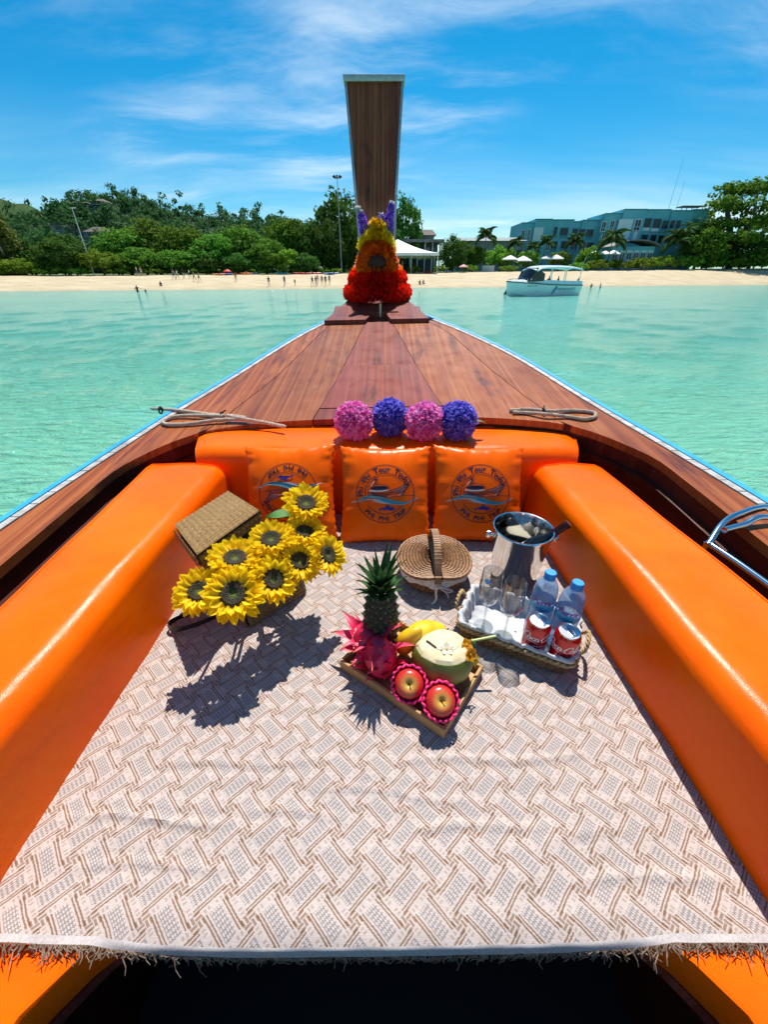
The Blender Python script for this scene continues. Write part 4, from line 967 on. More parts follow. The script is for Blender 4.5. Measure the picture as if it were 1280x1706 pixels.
# ------------------------------------------------------------------ rattan tray basket with drinks
ang = math.atan2(-.133, .26); bc = Vector((.3935, .7945, .006)); bL, bS, bH = .158, .092, .052
def loc(e1, e2, z=0): return bc + Vector((math.cos(ang) * e1 - math.sin(ang) * e2, math.sin(ang) * e1 + math.cos(ang) * e2, z))
RAT = mat('honey_rattan', rough=0.6, fn=speckled((0.30, 0.17, 0.055), (0.55, 0.38, 0.17), 70, .4, .0015)); RAT_D = mat('dark_rattan', rough=0.65, fn=speckled((0.10, 0.05, 0.016), (0.26, 0.14, 0.05), 70, .4, .0015))
tb = thing('drinks_basket', 'rectangular rattan basket with white cloth liner holding glasses and drinks', 'basket', bc, (0, 0, ang))
def rrect(hl, hs, r_, n=96):
    P = []; per = [(hl - r_, hs - r_, 0), (-hl + r_, hs - r_, 90), (-hl + r_, -hs + r_, 180), (hl - r_, -hs + r_, 270)]
    for cx_, cy_, a0 in per: P += [Vector((cx_ + r_ * math.cos(R(a0 + 90 * i / 5)), cy_ + r_ * math.sin(R(a0 + 90 * i / 5)), 0)) for i in range(6)]
    out = []; L = [0]
    Q = P + [P[0]]
    for a, b in zip(Q, Q[1:]): L.append(L[-1] + (b - a).length)
    for i in range(n):
        l = L[-1] * i / n; k = min(int(np.searchsorted(L, l, side='right')) - 1, len(P) - 1); out.append(Q[k].lerp(Q[k + 1], (l - L[k]) / (L[k + 1] - L[k] + 1e-9)))
    return out
g = G(); N = 160
for z in np.arange(.004, bH, .0062):
    k = .93 + .07 * z / bH; P = rrect(bL * k, bS * k, .03, N); row = round(z / .0062)
    P = [Vector((p.x * (1 + .0), p.y, z)) + p.normalized() * (.0022 * math.sin(i / N * 2 * math.pi * 40 + row * math.pi)) for i, p in enumerate(P)]
    g.tube(P, .0036, 6, closed=True)
g.build('side_weave', RAT_D, tb)
g = G(); P = rrect(bL, bS, .03, 64); g.prism([(p.x * .93, p.y * .93) for p in P], 'z', (.0, .005)); g.build('bottom', RAT_D, tb)
g = G(); N = 240; P = rrect(bL * 1.005, bS * 1.005, .032, N)
for s in range(2): g.tube([Vector((p.x, p.y, bH - .005)) + p.normalized() * .004 + p.normalized() * (.0035 * math.cos(i / N * 6.283 * 30 + s * math.pi)) + Vector((0, 0, .0035 * math.sin(i / N * 6.283 * 30 + s * math.pi))) for i, p in enumerate(P)], .0042, 6, closed=True)
g.build('braided_rim', RAT, tb)
for s in (-1, 1):
    g = G()
    for k in range(2):
        pts = [(s * bL, -.035, .045), (s * (bL + .018), -.036, .06), (s * (bL + .022), -.018, .082), (s * (bL + .022), .018, .082), (s * (bL + .018), .036, .06), (s * bL, .035, .045)]
        sp = [Vector(p) for p in spline(pts, 60)]; g.tube([p + Vector((.0028 * math.cos(i * .7 + k * 3.14), 0, .0028 * math.sin(i * .7 + k * 3.14))) for i, p in enumerate(sp)], .0036, 6)
    g.build('loop_handle', RAT, tb)
g = G(); N = 150
def liner(s, t_):
    P = rrect(1, 1, .001, 4); i = s * N % N
    hl, hs = bL * .955, bS * .93; PP = LIN_P[int(round(s * N)) % N]
    wig = .0035 * math.sin(s * 6.283 * 23) + .002 * math.sin(s * 6.283 * 51)
    prof = [(1.03, bH + .004), (1.04, bH + .009), (1.02, bH + .015), (.975, bH + .016), (.93, bH + .004), (.895, bH - .02), (.86, .012), (.5, .009), (.02, .009)]
    k, z = prof[int(round(t_ * 8))]; w_ = wig if z > .02 else 0
    return Vector((PP.x * k, PP.y * k, z + (w_ * .6 if k > 1.0 else 0))) + (PP.normalized() * w_ if z > .02 else Vector((0, 0, 0)))
LIN_P = rrect(bL, bS, .03, N); g.grid(liner, N, 9, wu=True); g.build('liner', LINEN2, tb, smooth=80)

def clear(name, tint, gloss=.12, diff=None, damt=0.0, rough=.02):
    m = bpy.data.materials.new(name); m.use_nodes = True; nt = m.node_tree; nt.nodes.remove(nt.nodes['Principled BSDF']); out = nt.nodes['Material Output']
    tr = nt.nodes.new('ShaderNodeBsdfTransparent'); tr.inputs[0].default_value = (*tint, 1); gl = nt.nodes.new('ShaderNodeBsdfGlossy'); gl.inputs['Roughness'].default_value = rough
    fr = nt.nodes.new('ShaderNodeLayerWeight'); fr.inputs[0].default_value = .5; pw_ = nt.nodes.new('ShaderNodeMath'); pw_.operation = 'POWER'; nt.links.new(fr.outputs['Facing'], pw_.inputs[0]); pw_.inputs[1].default_value = 3.0; ad_ = nt.nodes.new('ShaderNodeMath'); ad_.operation = 'ADD'; nt.links.new(pw_.outputs[0], ad_.inputs[0]); ad_.inputs[1].default_value = .05; mx = nt.nodes.new('ShaderNodeMixShader'); last = tr.outputs[0]
    if damt:
        df = nt.nodes.new('ShaderNodeBsdfDiffuse'); df.inputs[0].default_value = (*diff, 1); m2 = nt.nodes.new('ShaderNodeMixShader'); m2.inputs[0].default_value = damt
        nt.links.new(last, m2.inputs[1]); nt.links.new(df.outputs[0], m2.inputs[2]); last = m2.outputs[0]
    mth = nt.nodes.new('ShaderNodeMath'); mth.operation = 'MULTIPLY'; nt.links.new(ad_.outputs[0], mth.inputs[0]); mth.inputs[1].default_value = gloss * 5; mth.use_clamp = True
    nt.links.new(mth.outputs[0], mx.inputs[0]); nt.links.new(last, mx.inputs[1]); nt.links.new(gl.outputs[0], mx.inputs[2]); nt.links.new(mx.outputs[0], out.inputs[0]); return m
GLASS = clear('clear_glass', (.86, .88, .89), .22); PET = clear('pet_plastic', (.80, .88, .96), .10, (.55, .70, .90), .20, .06); WATER = clear('bottle_water', (.78, .88, .97), .06, (.45, .66, .92), .16)
def on_cyl(r, a0): return lambda x, y: Vector((math.cos(a0 + x / r) * r, math.sin(a0 + x / r) * r, y))
def wine_glass(e1, e2, label, sticker):
    p = loc(e1, e2, .010); t_ = thing('wine_glass', label, 'glass', p, (0, 0, 0), 'wine glasses in the drinks basket')
    g = G(); g.lathe([(.001, .0035), (.010, .0035), (.029, .0012), (.0295, 0), (.028, -.0002), (.001, 0)], 32); g.build('foot', GLASS, t_)
    g = G(); g.lathe([(.0055, .003), (.0036, .012), (.0032, .05), (.0036, .082), (.006, .092)], 16); g.build('stem', GLASS, t_)
    g = G(); g.lathe([(.004, .090), (.015, .098), (.026, .115), (.0315, .140), (.0312, .165), (.0285, .215), (.0278, .2155), (.0305, .165), (.0307, .140), (.0252, .1155), (.014, .0995), (.003, .093)], 40, caps=False); b = g.build('bowl', GLASS, t_)
    if sticker:
        a0 = math.atan2(-p.y, -p.x); g = G(); f = on_cyl(.0296, a0 - .35); poly2d(g, [(.009 * math.cos(q), .198 + .009 * math.sin(q)) for q in np.linspace(0, 6.283, 20, endpoint=False)], lambda x, y: f(x, y) + Vector((math.cos(a0), math.sin(a0), 0)) * .0012); g.build('sticker', mat('blue_sticker', (.03, .28, .72), .4), t_, recalc=False)
wine_glass(-.092, -.024, 'wine glass with round blue sticker at the left end of the drinks basket', True)
wine_glass(-.0275, -.040, 'wine glass without sticker nearer the middle of the drinks basket', False)
CAPB = mat('blue_bottle_cap', (0.015, 0.27, 0.70), 0.4); BAND = mat('cyan_label_film', rough=0.35, fn=speckled((0.02, 0.40, 0.72), (0.12, 0.55, 0.80), 25, 0)); MAG = mat('magenta_print', (0.30, 0.02, 0.30), 0.4); BLP = mat('label_blue_print', (0.01, 0.16, 0.50), 0.4)
def water_bottle(x, y, label, turn):
    p = Vector((x, y, .016)); t_ = thing('water_bottle', label, 'bottle', p, group='water bottles in the drinks basket'); a0 = math.atan2(-p.y, -p.x) + turn
    prof = [(.001, .004), (.022, .0), (.030, .003), (.0325, .010), (.0325, .030)]
    for k in range(5): z = .036 + k * .014; prof += [(.0325, z), (.0312, z + .003), (.0325, z + .006)]
    prof += [(.0330, .108), (.0330, .150), (.0322, .165), (.0290, .182), (.0215, .198), (.0145, .206), (.0135, .215)]
    g = G(); g.lathe(prof, 36); b = g.build('shell', PET, t_, smooth=60)
    g = G(); g.lathe([(max(.0008, r - .0012), z + .001) for r, z in prof if z < .19] + [(.001, .186)], 30); g.build('water', WATER, b)
    g = G(); g.lathe([(.0155, .207), (.0155, .210), (.0148, .211), (.0148, .226), (.0135, .228), (.001, .228)], 28)
    for k in range(28): a = k / 28 * 6.283; g.box((math.cos(a) * .0148, math.sin(a) * .0148, .218), (.0012, .0012, .014), (0, 0, a))
    g.build('cap', CAPB, t_)
    g = G(); g.lathe([(.0334, .110), (.0334, .130)], 36, caps=False); lb = g.build('label_band', BAND, t_)
    f = on_cyl(.0337, a0); g = G(); glyphs(g, 'Purra', .024, lambda x, y: f(x, y + .134), .15, .0005); tag(g.build('lettering', MAG, lb, smooth=0, recalc=False), kind='stuff')
    g = G(); stroke2d(g, [(-.02, .122), (-.01, .119), (0, .122), (.01, .118), (.022, .121)], .003, lambda x, y: f(x, y), 20); stroke2d(g, [(-.012, .114), (.012, .114)], .0022, lambda x, y: f(x, y), 12); g.build('label_marks', BLP, lb, smooth=0, recalc=False)
water_bottle(.449, .797, 'left water bottle with blue cap standing behind the red cans', -.05); water_bottle(.505, .757, 'right water bottle with blue cap, nearest the right cushion', .0)
CANR = mat('red_can_paint', (0.60, 0.003, 0.006), 0.22, Coat_Weight=.5, metal=.15); CANW = mat('white_can_print', (0.82, 0.80, 0.80), 0.35); CANS = mat('can_end_metal', (.75, .75, .76), .25, 1.0)
def script_word(g, fn, sz):
    """flowing script strokes"""
    def c_big(x): return [(x + .80, .62), (x + .86, .84), (x + .72, 1.04), (x + .46, .98), (x + .20, .66), (x + .10, .28), (x + .26, .0), (x + .52, -.02), (x + .80, .18)]
    def o_(x): return [(x + .24, .50), (x + .06, .36), (x + .06, .10), (x + .22, .0), (x + .40, .12), (x + .42, .38), (x + .28, .50), (x + .34, .40), (x + .52, .42)]
    def c_(x): return [(x + .40, .40), (x + .30, .50), (x + .10, .38), (x + .06, .12), (x + .20, .0), (x + .36, .06), (x + .46, .16)]
    def a_(x): return [(x + .38, .42), (x + .22, .50), (x + .06, .32), (x + .08, .06), (x + .22, .0), (x + .36, .16), (x + .42, .46), (x + .40, .10), (x + .48, .0), (x + .58, .10)]
    def l_(x): return [(x + .02, .12), (x + .22, .60), (x + .26, .98), (x + .14, .94), (x + .10, .40), (x + .14, .04), (x + .26, .02), (x + .34, .12)]
    tot = 5.05; seq = [(c_big(0), 34), (o_(.72), 24), (c_(1.26), 20), (a_(1.70), 26), ([(2.32, .34), (2.46, .36)], 4), (c_big(2.42), 34), (o_(3.14), 24), (l_(3.66), 24), (a_(3.98), 26)]
    wf = lambda s, d: (.075 + .085 * max(0, abs(d[1])) ** 1.5) * sz
    for P, n in seq: stroke2d(g, [((x - tot / 2 + .2 * y) * sz, y * sz) for x, y in P], wf, fn, n)
    stroke2d(g, [((x - tot / 2) * sz, y * sz) for x, y in [(.30, -.02), (.5, -.22), (1.0, -.26), (1.6, -.22), (2.1, -.36), (2.4, -.46)]], lambda s, d: .10 * sz * math.sin(math.pi * min(1, s + .05)) + .01 * sz, fn, 24)
def can(x, y, label, turn):
    p = Vector((x, y, .016)); t_ = thing('drink_can', label, 'can', p, group='red drink cans in the drinks basket'); a0 = math.atan2(-p.y, -p.x) + turn
    g = G(); g.lathe([(.026, .008), (.0300, .010), (.0328, .016), (.0330, .022), (.0330, .102), (.0322, .106), (.0290, .114)], 44, caps=False); b = g.build('body', CANR, t_, smooth=40)
    g = G(); g.lathe([(.001, .003), (.020, .003), (.023, .0), (.026, .003), (.0268, .0085)], 40); g.build('base', CANS, t_)
    g = G(); g.lathe([(.0285, .113), (.0284, .1165), (.0276, .118), (.0264, .1165), (.0255, .112), (.001, .112)], 40); g.build('lid', CANS, t_)
    g = G(); g.lathe([(.008, 0), (.010, .001), (.008, .002), (.001, .002)], 14, Matrix.Translation((.004, -.004, .1125)) @ Matrix.Scale(1.5, 4, (0, 1, 0))); g.build('pull_tab', CANS, t_)
    f = on_cyl(.0334, a0); g = G(); script_word(g, lambda x, y: f(x, y + .068), .0215)
    for row in range(2):
        for k in range(5): xx = -.018 + k * .0078; stroke2d(g, [(xx, .048 - row * .010), (xx + .0015, .052 - row * .010), (xx + .003, .048 - row * .010), (xx + .0045, .0515 - row * .010), (xx + .006, .048 - row * .010)], .0016, lambda x, y: f(x, y), 12)
    tag(g.build('lettering', CANW, b, smooth=0, recalc=False), kind='stuff')
can(.420, .731, 'left red drink can with white script in front of the bottles', .55); can(.484, .694, 'right red drink can with white script at the basket corner', .12)

# ------------------------------------------------------------------ fruit tray
ta = math.atan2(-.592, .806); tc = Vector((.0727, .6677, .005)); tL, tS = .160, .107
def tl(e1, e2, z=0): return tc + Vector((math.cos(ta) * e1 - math.sin(ta) * e2, math.sin(ta) * e1 + math.cos(ta) * e2, z))
tr = thing('fruit_tray', 'shallow pale bamboo tray full of tropical fruit on the blanket', 'tray', tc, (0, 0, ta))
g = G(); g.box((0, 0, .006), (tL * 2 - .012, tS * 2 - .012, .006)); g.build('base', W_TRAY, tr)
for s in (-1, 1):
    g = G(); g.box((0, s * (tS - .004), .017), (tL * 2, .008, .034)); g.build('side_wall', W_TRAY, tr, bevel=.0015)
    g = G(); g.box((s * (tL - .004), 0, .017), (.008, tS * 2 - .0165, .034)); g.build('end_wall', W_TRAY, tr, bevel=.0015)
# pineapple
pp = Vector((-.008, .742, .015)); pa = thing('pineapple', 'upright green pineapple with leafy crown at the back of the fruit tray', 'pineapple', pp)
def f_pine(t, put):
    o = t.coord(); n = t.noise(o, 30, 4); x, y, z = t.sep(o)
    put('Base Color', t.mix(n.ss(.35, .7), t.mix(z.ss(0, .18), (0.13, 0.085, 0.015), (0.028, 0.040, 0.012)), (0.06, 0.05, 0.02))); put('Roughness', .55)
PINE = mat('pineapple_skin', fn=f_pine); PTIP = mat('pineapple_bract', rough=.6, fn=speckled((.10, .085, .04), (.24, .19, .09), 80, 0))
def prad(z): return .047 * (1 - ((z - .10) / .135) ** 2 * .55) if z > .1 else .047 * (1 - ((.10 - z) / .11) ** 2.4 * .45)
g = G(); g.lathe([(.001, .0)] + [(prad(z) * .93, z) for z in np.linspace(0, .205, 14)] + [(.001, .206)], 24); g.build('core', PINE, pa)
g = G(); g2 = G(); rows, per = 13, 12
for i in range(rows):
    z = .008 + i * .0152; r_ = prad(z)
    for j in range(per):
        a = (j + .5 * (i % 2)) / per * 6.2832; nrm = Vector((math.cos(a), math.sin(a), .0)); up = Vector((0, 0, 1)); si = up.cross(nrm); c = nrm * r_ * .93 + up * z; hw, hh = r_ * .255, .0094
        ring_ = [c + si * hw, c + up * hh, c - si * hw, c - up * hh]; ring2 = [c + nrm * .005 + (p - c) * .62 for p in ring_]; tip = c + nrm * .0085 + up * .001
        g.add(ring_ + ring2 + [tip], [(0, 1, 5, 4), (1, 2, 6, 5), (2, 3, 7, 6), (3, 0, 4, 7), (4, 5, 8), (5, 6, 8), (6, 7, 8), (7, 4, 8)])
        g2.add([tip - si * .0035 - up * .002, tip + si * .0035 - up * .002, tip + nrm * .003 + up * .008], [(0, 1, 2)])
tag(g.build('eyes', PINE, pa, smooth=30), kind='stuff'); tag(g2.build('bracts', PTIP, pa, smooth=0, recalc=False), kind='stuff')
PLEAF = petal_mat('pineapple_leaf', (0.022, 0.075, 0.022), (0.07, 0.15, 0.045), .4, .15); lm = []
for k in range(3):
    g = G(); L = .095 - k * .012; cv = [.25, .75, 1.5][k]
    g.grid(lambda s, t_: Vector(((s - .5) * .023 * (1 - t_ ** 1.6) , -(.006 + L * (math.sin(cv * t_) / cv if cv else t_) * .35 + cv * .30 * L * t_ * t_), L * t_ * (1 - .28 * cv * t_) + abs(s - .5) * .006)), 5, 9); o = g.build('crown_leaf', PLEAF, None, smooth=60, recalc=False); lm.append(o.data); bpy.data.objects.remove(o)
q = random.Random(5)
for k in range(46):
    f = k / 45; a = k * 2.39996; i = 2 if f < .42 else (1 if f < .74 else 0); o = link('crown_leaf', lm[i], pa, Vector((-math.sin(a) * -.010 * (1 - f), math.cos(a) * -.010 * (1 - f), .190 + .045 * f)), Euler((q.gauss(0, .08), q.gauss(0, .08), a)))
    o.scale = (1.0, 1.0, (.75 + .5 * f) * q.uniform(.9, 1.1))
# dragon fruit
def f_drag(t, put):
    n = t.noise(t.coord(), 25, 4); put('Base Color', t.mix(n.ss(.3, .7), (0.56, 0.007, 0.050), (0.74, 0.025, 0.10))); put('Roughness', .5)
DRAG = mat('dragonfruit_skin', fn=f_drag); DTIP = mat('dragonfruit_scale', rough=.4, fn=lambda t, put: put('Base Color', t.ramp(t.sep(t.coord())[1] / .05, [(0.1, (.80, .02, .10)), (.5, (.82, .08, .14)), (.75, (.55, .30, .08)), (1, (.30, .34, .06))])))
sm_ = []
for k in range(2):
    g = G(); L = .026 + .009 * k
    g.grid(lambda s, t_: Vector(((s - .5) * .026 * (1 - t_ ** 1.3) + .002 * math.sin(t_ * 4), L * t_, .004 + .018 * t_ * t_ * (1 + k) - .004 * (2 * s - 1) ** 2)), 5, 7); o = g.build('scale', DTIP, None, smooth=60, recalc=False); sm_.append(o.data); bpy.data.objects.remove(o)
def dragon(p, ax, label, seed):
    ax = Vector(ax).normalized(); t_ = thing('dragon_fruit', label, 'dragon fruit', p, ax.to_track_quat('Z', 'Y').to_euler(), 'dragon fruits on the tray', 1.14); q = random.Random(seed)
    g = G(); g.lathe([(.001, -.052), (.018, -.047), (.033, -.028), (.0385, 0), (.034, .025), (.020, .046), (.010, .054), (.001, .056)], 26); g.build('skin', DRAG, t_, smooth=60)
    for k in range(24):
        z = -.036 + .086 * k / 23; a = k * 2.39996 + seed; r_ = max(.008, .0375 * math.sqrt(max(.02, 1 - (z / .058) ** 2))); o = link('scale', sm_[1 if k > 13 else 0], t_, (math.cos(a) * r_ * .97, math.sin(a) * r_ * .97, z))
        u_ = Vector((math.cos(a), math.sin(a), 0)); zz = (u_ * .75 + Vector((0, 0, 1))).normalized() if k < 18 else (u_ * .45 + Vector((0, 0, 1))).normalized(); xx = zz.cross(u_).normalized(); yy = zz; nz = xx.cross(yy)
        o.rotation_euler = Matrix((xx, yy, nz)).transposed().to_euler(); s_ = q.uniform(.8, 1.2); o.scale = (s_, s_, s_)
dragon(tl(-.118, -.030, .060), (-.25, -.1, .95), 'magenta dragon fruit at the left corner of the tray', 1); dragon(tl(-.062, -.052, .062), (-.2, .25, .9), 'magenta dragon fruit just left of the two apples', 4)
# mangoes
def f_mango(t, put):
    n = t.noise(t.coord(), 22, 4); sp = t.voro(t.coord(), 200); put('Base Color', t.mix(n.ss(.35, .7), (0.80, 0.42, 0.008), (0.88, 0.56, 0.02))); put('Roughness', .38); put('Normal', t.bump(sp, .08, .001))
MANGO = mat('mango_skin', fn=f_mango)
def mango(p, rot, sc, label):
    t_ = thing('mango', label, 'mango', p, rot, 'mangoes on the tray', sc); g = G()
    def fn(s, v):
        a = s * 6.2832; b = v * math.pi; r_ = math.sin(b); z = -math.cos(b); x = .034 * r_ * math.cos(a) * (1 + .12 * z); y = .027 * r_ * math.sin(a); return Vector((x + .012 * z * z + .006 * max(0, z) ** 3, y, .066 * z))
    g.grid(fn, 28, 20, wu=True); g.build('skin', MANGO, t_, smooth=80)
    g = G(); g.tube([(.012, 0, -.064), (.013, .001, -.074)], .0026, 6); g.build('stalk', mat('dry_stalk', (.09, .06, .03), .8), t_)
mango(tl(-.004, .070, .088), (R(78), 0, R(-62)), 1.0, 'yellow mango lying across the back, behind the coconut'); mango(tl(-.030, .020, .076), (R(18), R(8), R(30)), .95, 'yellow mango standing between the pineapple and the coconut')
# coconut
def f_coco(t, put):
    x, y, z = t.sep(t.coord()); n = t.noise(t.coord(), 18, 4); fib = t.noise(t.map(t.coord(), (60, 60, 5)), 1.5, 3)
    put('Base Color', t.mix(n.ss(.3, .7), (0.10, 0.15, 0.016), (0.21, 0.24, 0.035))); put('Roughness', .45)
def f_flesh(t, put):
    n = t.noise(t.coord(), 35, 4); fib = t.noise(t.map(t.coord(), (8, 90, 8)), 2, 3)
    put('Base Color', t.mix((n * .6 + fib * .4).ss(.35, .7), (0.58, 0.46, 0.25), (0.70, 0.62, 0.43))); put('Roughness', .7); put('Normal', t.bump(fib, .3, .001))
COCO, FLESH = mat('green_coconut_husk', fn=f_coco), mat('cut_coconut_husk', fn=f_flesh)
cp = tl(.074, .030, .016); co = thing('coconut', 'green young coconut with trimmed white top, decorated with small flowers', 'coconut', cp, Euler((R(-13), R(2), 0)))
g = G(); g.lathe([(.001, 0), (.035, .001), (.060, .012), (.076, .032), (.080, .052), (.077, .072), (.0715, .086)], 44, caps=True); g.build('husk', COCO, co, smooth=60)
g = G(); V = []; prof = [(.0712, .0855), (.065, .0935), (.055, .0995), (.043, .1025)]
for r_, z in prof:
    for k in range(22): a = k / 22 * 6.2832; fac = 1 + (.018 if k % 2 else -.018) * (r_ < .075); V.append(Vector((math.cos(a) * r_ * fac, math.sin(a) * r_ * fac, z + .0022 * math.sin(a * 5) * (r_ > .07))))
g.add(V, [(i * 22 + k, i * 22 + (k + 1) % 22, (i + 1) * 22 + (k + 1) % 22, (i + 1) * 22 + k) for i in range(3) for k in range(22)] + [tuple(66 + k for k in range(22))]); g.build('trimmed_top', FLESH, co, smooth=20)
g = G(); g.prism([(.040 * math.cos(a) * (1.0 if abs(a) < 2.2 else .9), .040 * math.sin(a)) for a in np.linspace(-3.1, 3.1, 26)], 'z', (.1022, .1045)); g.build('cut_lid', FLESH, co, bevel=.001)
g = G(); g.box((-.034, -.016, .1045), (.005, .034, .0025), (0, 0, R(38))); g.build('lid_notch', mat('notch_brown', (.035, .018, .008), .8), co)
# small flowers, blade of grass and bamboo straw lying on the coconut
FW, FY, FO = petal_mat('white_blossom', (.80, .76, .60), (.84, .82, .74)), petal_mat('yellow_blossom', (.84, .56, .02), (.86, .66, .10)), petal_mat('amber_blossom', (.62, .24, .008), (.78, .38, .02))
def blossom(label, p, nrm, r_, m1, m2, n=5, cup=.35):
    t_ = thing('blossom', label, 'flower', p, Vector(nrm).normalized().to_track_quat('Z', 'Y').to_euler()); me = None
    for k in range(n):
        if me is None:
            g = G(); g.grid(lambda s, v: Vector(((s - .5) * r_ * 1.0 * math.sin(math.pi * min(.95, .1 + .85 * v)), r_ * v, r_ * cup * v * v - r_ * .1 * (2 * s - 1) ** 2 * v + r_ * .1)), 5, 6); o = g.build('petal', m1, t_, smooth=60, recalc=False); me = o.data
        else: o = link('petal', me, t_)
        o.rotation_euler = (0, 0, k * 6.2832 / n)
    g = G(); g.lathe([(.001, 0), (r_ * .22, r_ * .04), (r_ * .16, r_ * .22), (.001, r_ * .26)], 10); g.build('eye', m2, t_)
cw = Matrix.Translation(cp) @ Euler((R(-13), R(2), 0)).to_matrix().to_4x4()
blossom('small white blossom with yellow heart on the coconut top', cw @ Vector((.002, -.036, .1055)), (0, -.35, 1), .017, FW, FY)
blossom('amber orchid blossom at the right edge of the coconut, upper one', cw @ Vector((.056, -.012, .102)), (.3, -.6, .8), .017, FO, FY)
blossom('amber orchid blossom at the right edge of the coconut, lower one', cw @ Vector((.060, -.040, .095)), (.4, -.8, .6), .018, FO, FY, 6)
blossom('yellow blossom hanging lowest on the right side of the coconut', cw @ Vector((.070, -.050, .086)), (.7, -.7, .3), .014, FY, FO)
gs = thing('grass_tuft', 'spiky green and white tuft beside the amber blossoms', 'flower', cw @ Vector((.072, .004, .097))); g = G(); g2 = G(); q = random.Random(8)
for k in range(34):
    d_ = Vector((q.gauss(.2, .6), q.gauss(-.3, .6), abs(q.gauss(.5, .5)))).normalized(); s_ = d_.cross(Vector((.3, .2, 1))).normalized() * .0016; L = q.uniform(.012, .022); (g2 if d_.z > .72 else g).add([s_, -s_, d_ * L], [(0, 1, 2)])
g.build('green_blades', GREEN, gs, smooth=0, recalc=False); g2.build('white_blades', FW, gs, smooth=0, recalc=False)
sw = thing('straw', 'pale green straw sticking out to the right of the coconut', 'straw', cw @ Vector((.060, .0, .102))); g = G(); g.tube([(0, 0, 0), (.075, .008, .012)], .0032, 10); g.build('tube', mat('pale_green_straw', (.50, .58, .22), .5), sw)
# apples in foam nets
def f_apple(t, put):
    x, y, z = t.sep(t.coord()); a = y.f('ARCTAN2', x); st = t.noise(t.comb(a * 3.0, z * 12, 0.0), 3.5, 5, .65); r_ = (x * x + y * y).f('SQRT')
    c = t.ramp(st, [(.3, (.50, .010, .014)), (.6, (.56, .03, .018)), (.85, (.62, .22, .04))]); put('Base Color', t.mix((r_ + st * .014).ss(.036, .012) * z.gt(0).f('MULTIPLY', .9), c, (.66, .42, .07))); put('Roughness', .28)
APPLE = mat('red_apple_skin', fn=f_apple, Coat_Weight=.3); NET = mat('pink_foam_net', rough=.6, fn=speckled((.80, .006, .13), (.90, .03, .20), 40, 0))
def apple(p, tilt, label, netlab):
    t_ = thing('apple', label, 'apple', p, tilt, 'apples on the tray')
    g = G(); g.lathe([(.001, -.026), (.010, -.030), (.024, -.027), (.034, -.010), (.0365, .006), (.034, .020), (.025, .029), (.013, .0305), (.006, .026), (.001, .020)], 36); g.build('skin', APPLE, t_, smooth=80)
    g = G(); g.tube([(0, 0, .020), (.002, .001, .030), (.005, .002, .036)], .0016, 6); g.build('stalk', mat('dry_stalk', (.09, .06, .03), .8), t_)
    n_ = thing('foam_net', netlab, 'foam net', p, tilt, 'foam nets round the apples'); g = G(); H = 22
    def nr_(z): return .0375 * math.sqrt(max(.12, 1 - ((z - .002) / .042) ** 2)) + .0022 if z < .004 else .0395 + (z - .004) * .20
    for sgn in (1, -1):
        for k in range(H):
            P = []
            for i in range(14):
                z = -.034 + .050 * i / 13; a = k / H * 6.2832 + sgn * (z + .034) * 11; P.append(Vector((math.cos(a) * nr_(z), math.sin(a) * nr_(z), z)))
            g.tube(P, .0017, 4, caps=False)
    g.grid(lambda s, v: Vector((math.cos(s * 6.2832) * (nr_(-.034 + .047 * v) - .0008), math.sin(s * 6.2832) * (nr_(-.034 + .047 * v) - .0008), -.034 + .047 * v)), 40, 8, wu=True)
    N_ = 110; g.tube([Vector((math.cos(i / N_ * 6.2832) * (nr_(.016) + .002 * math.sin(i * .9)), math.sin(i / N_ * 6.2832) * (nr_(.016) + .002 * math.sin(i * .9)), .017 + .0026 * math.cos(i * 1.15))) for i in range(N_)], .0030, 6, closed=True)
    g.build('netting', NET, n_, smooth=60)
apple(tl(.038, -.070, .060), (R(38), R(-4), 0), 'red apple in a pink foam net, left of the pair', 'bright pink foam net round the left apple, next to the dragon fruit')
apple(tl(.120, -.066, .060), (R(34), R(8), 0), 'red apple in a pink foam net, at the near corner of the tray', 'bright pink foam net round the apple at the near tray corner')
# ------------------------------------------------------------------ foliage
def leaf_mat(name, c1, c2, trans=.30, rough=.5):
    def fn(t, put):
        o = t.coord(); r = t.rand(); n = t.noise(o, .9, 3, .6); n2 = t.noise(o, 5.0, 2)
        c = t.mix((n * .6 + n2 * .4).ss(.3, .7), c1, c2); h = t.node('ShaderNodeHueSaturation'); t.put(h.inputs['Color'], c); t.put(h.inputs['Value'], r * .75 + .80); t.put(h.inputs['Hue'], r * .045 + .472)
        put('Base Color', S(t.nt, h.outputs[0])); put('Roughness', .75); put('Specular IOR Level', .06)
    m = mat(name, fn=fn); nt = m.node_tree; b = nt.nodes['Principled BSDF']; tr = nt.nodes.new('ShaderNodeBsdfTranslucent'); mx = nt.nodes.new('ShaderNodeMixShader')
    nt.links.new(b.inputs['Base Color'].links[0].from_socket, tr.inputs[0]); mx.inputs[0].default_value = trans
    nt.links.new(b.outputs[0], mx.inputs[1]); nt.links.new(tr.outputs[0], mx.inputs[2]); nt.links.new(mx.outputs[0], nt.nodes['Material Output'].inputs[0]); return m
LF_DARK = leaf_mat('dark_leaves', (.030, .090, .014), (.085, .175, .026), .36); LF_MID = leaf_mat('green_leaves', (.055, .150, .016), (.140, .275, .032), .38); LF_BRI = leaf_mat('bright_leaves', (.095, .220, .018), (.205, .35, .035), .38)
LF_CAS = leaf_mat('casuarina_needles', (.075, .105, .018), (.17, .18, .035)); LF_HILL = leaf_mat('hill_forest_leaves', (.030, .100, .036), (.080, .180, .052)); LF_PALM = leaf_mat('palm_fronds', (.020, .065, .018), (.06, .12, .03), .2, .35)
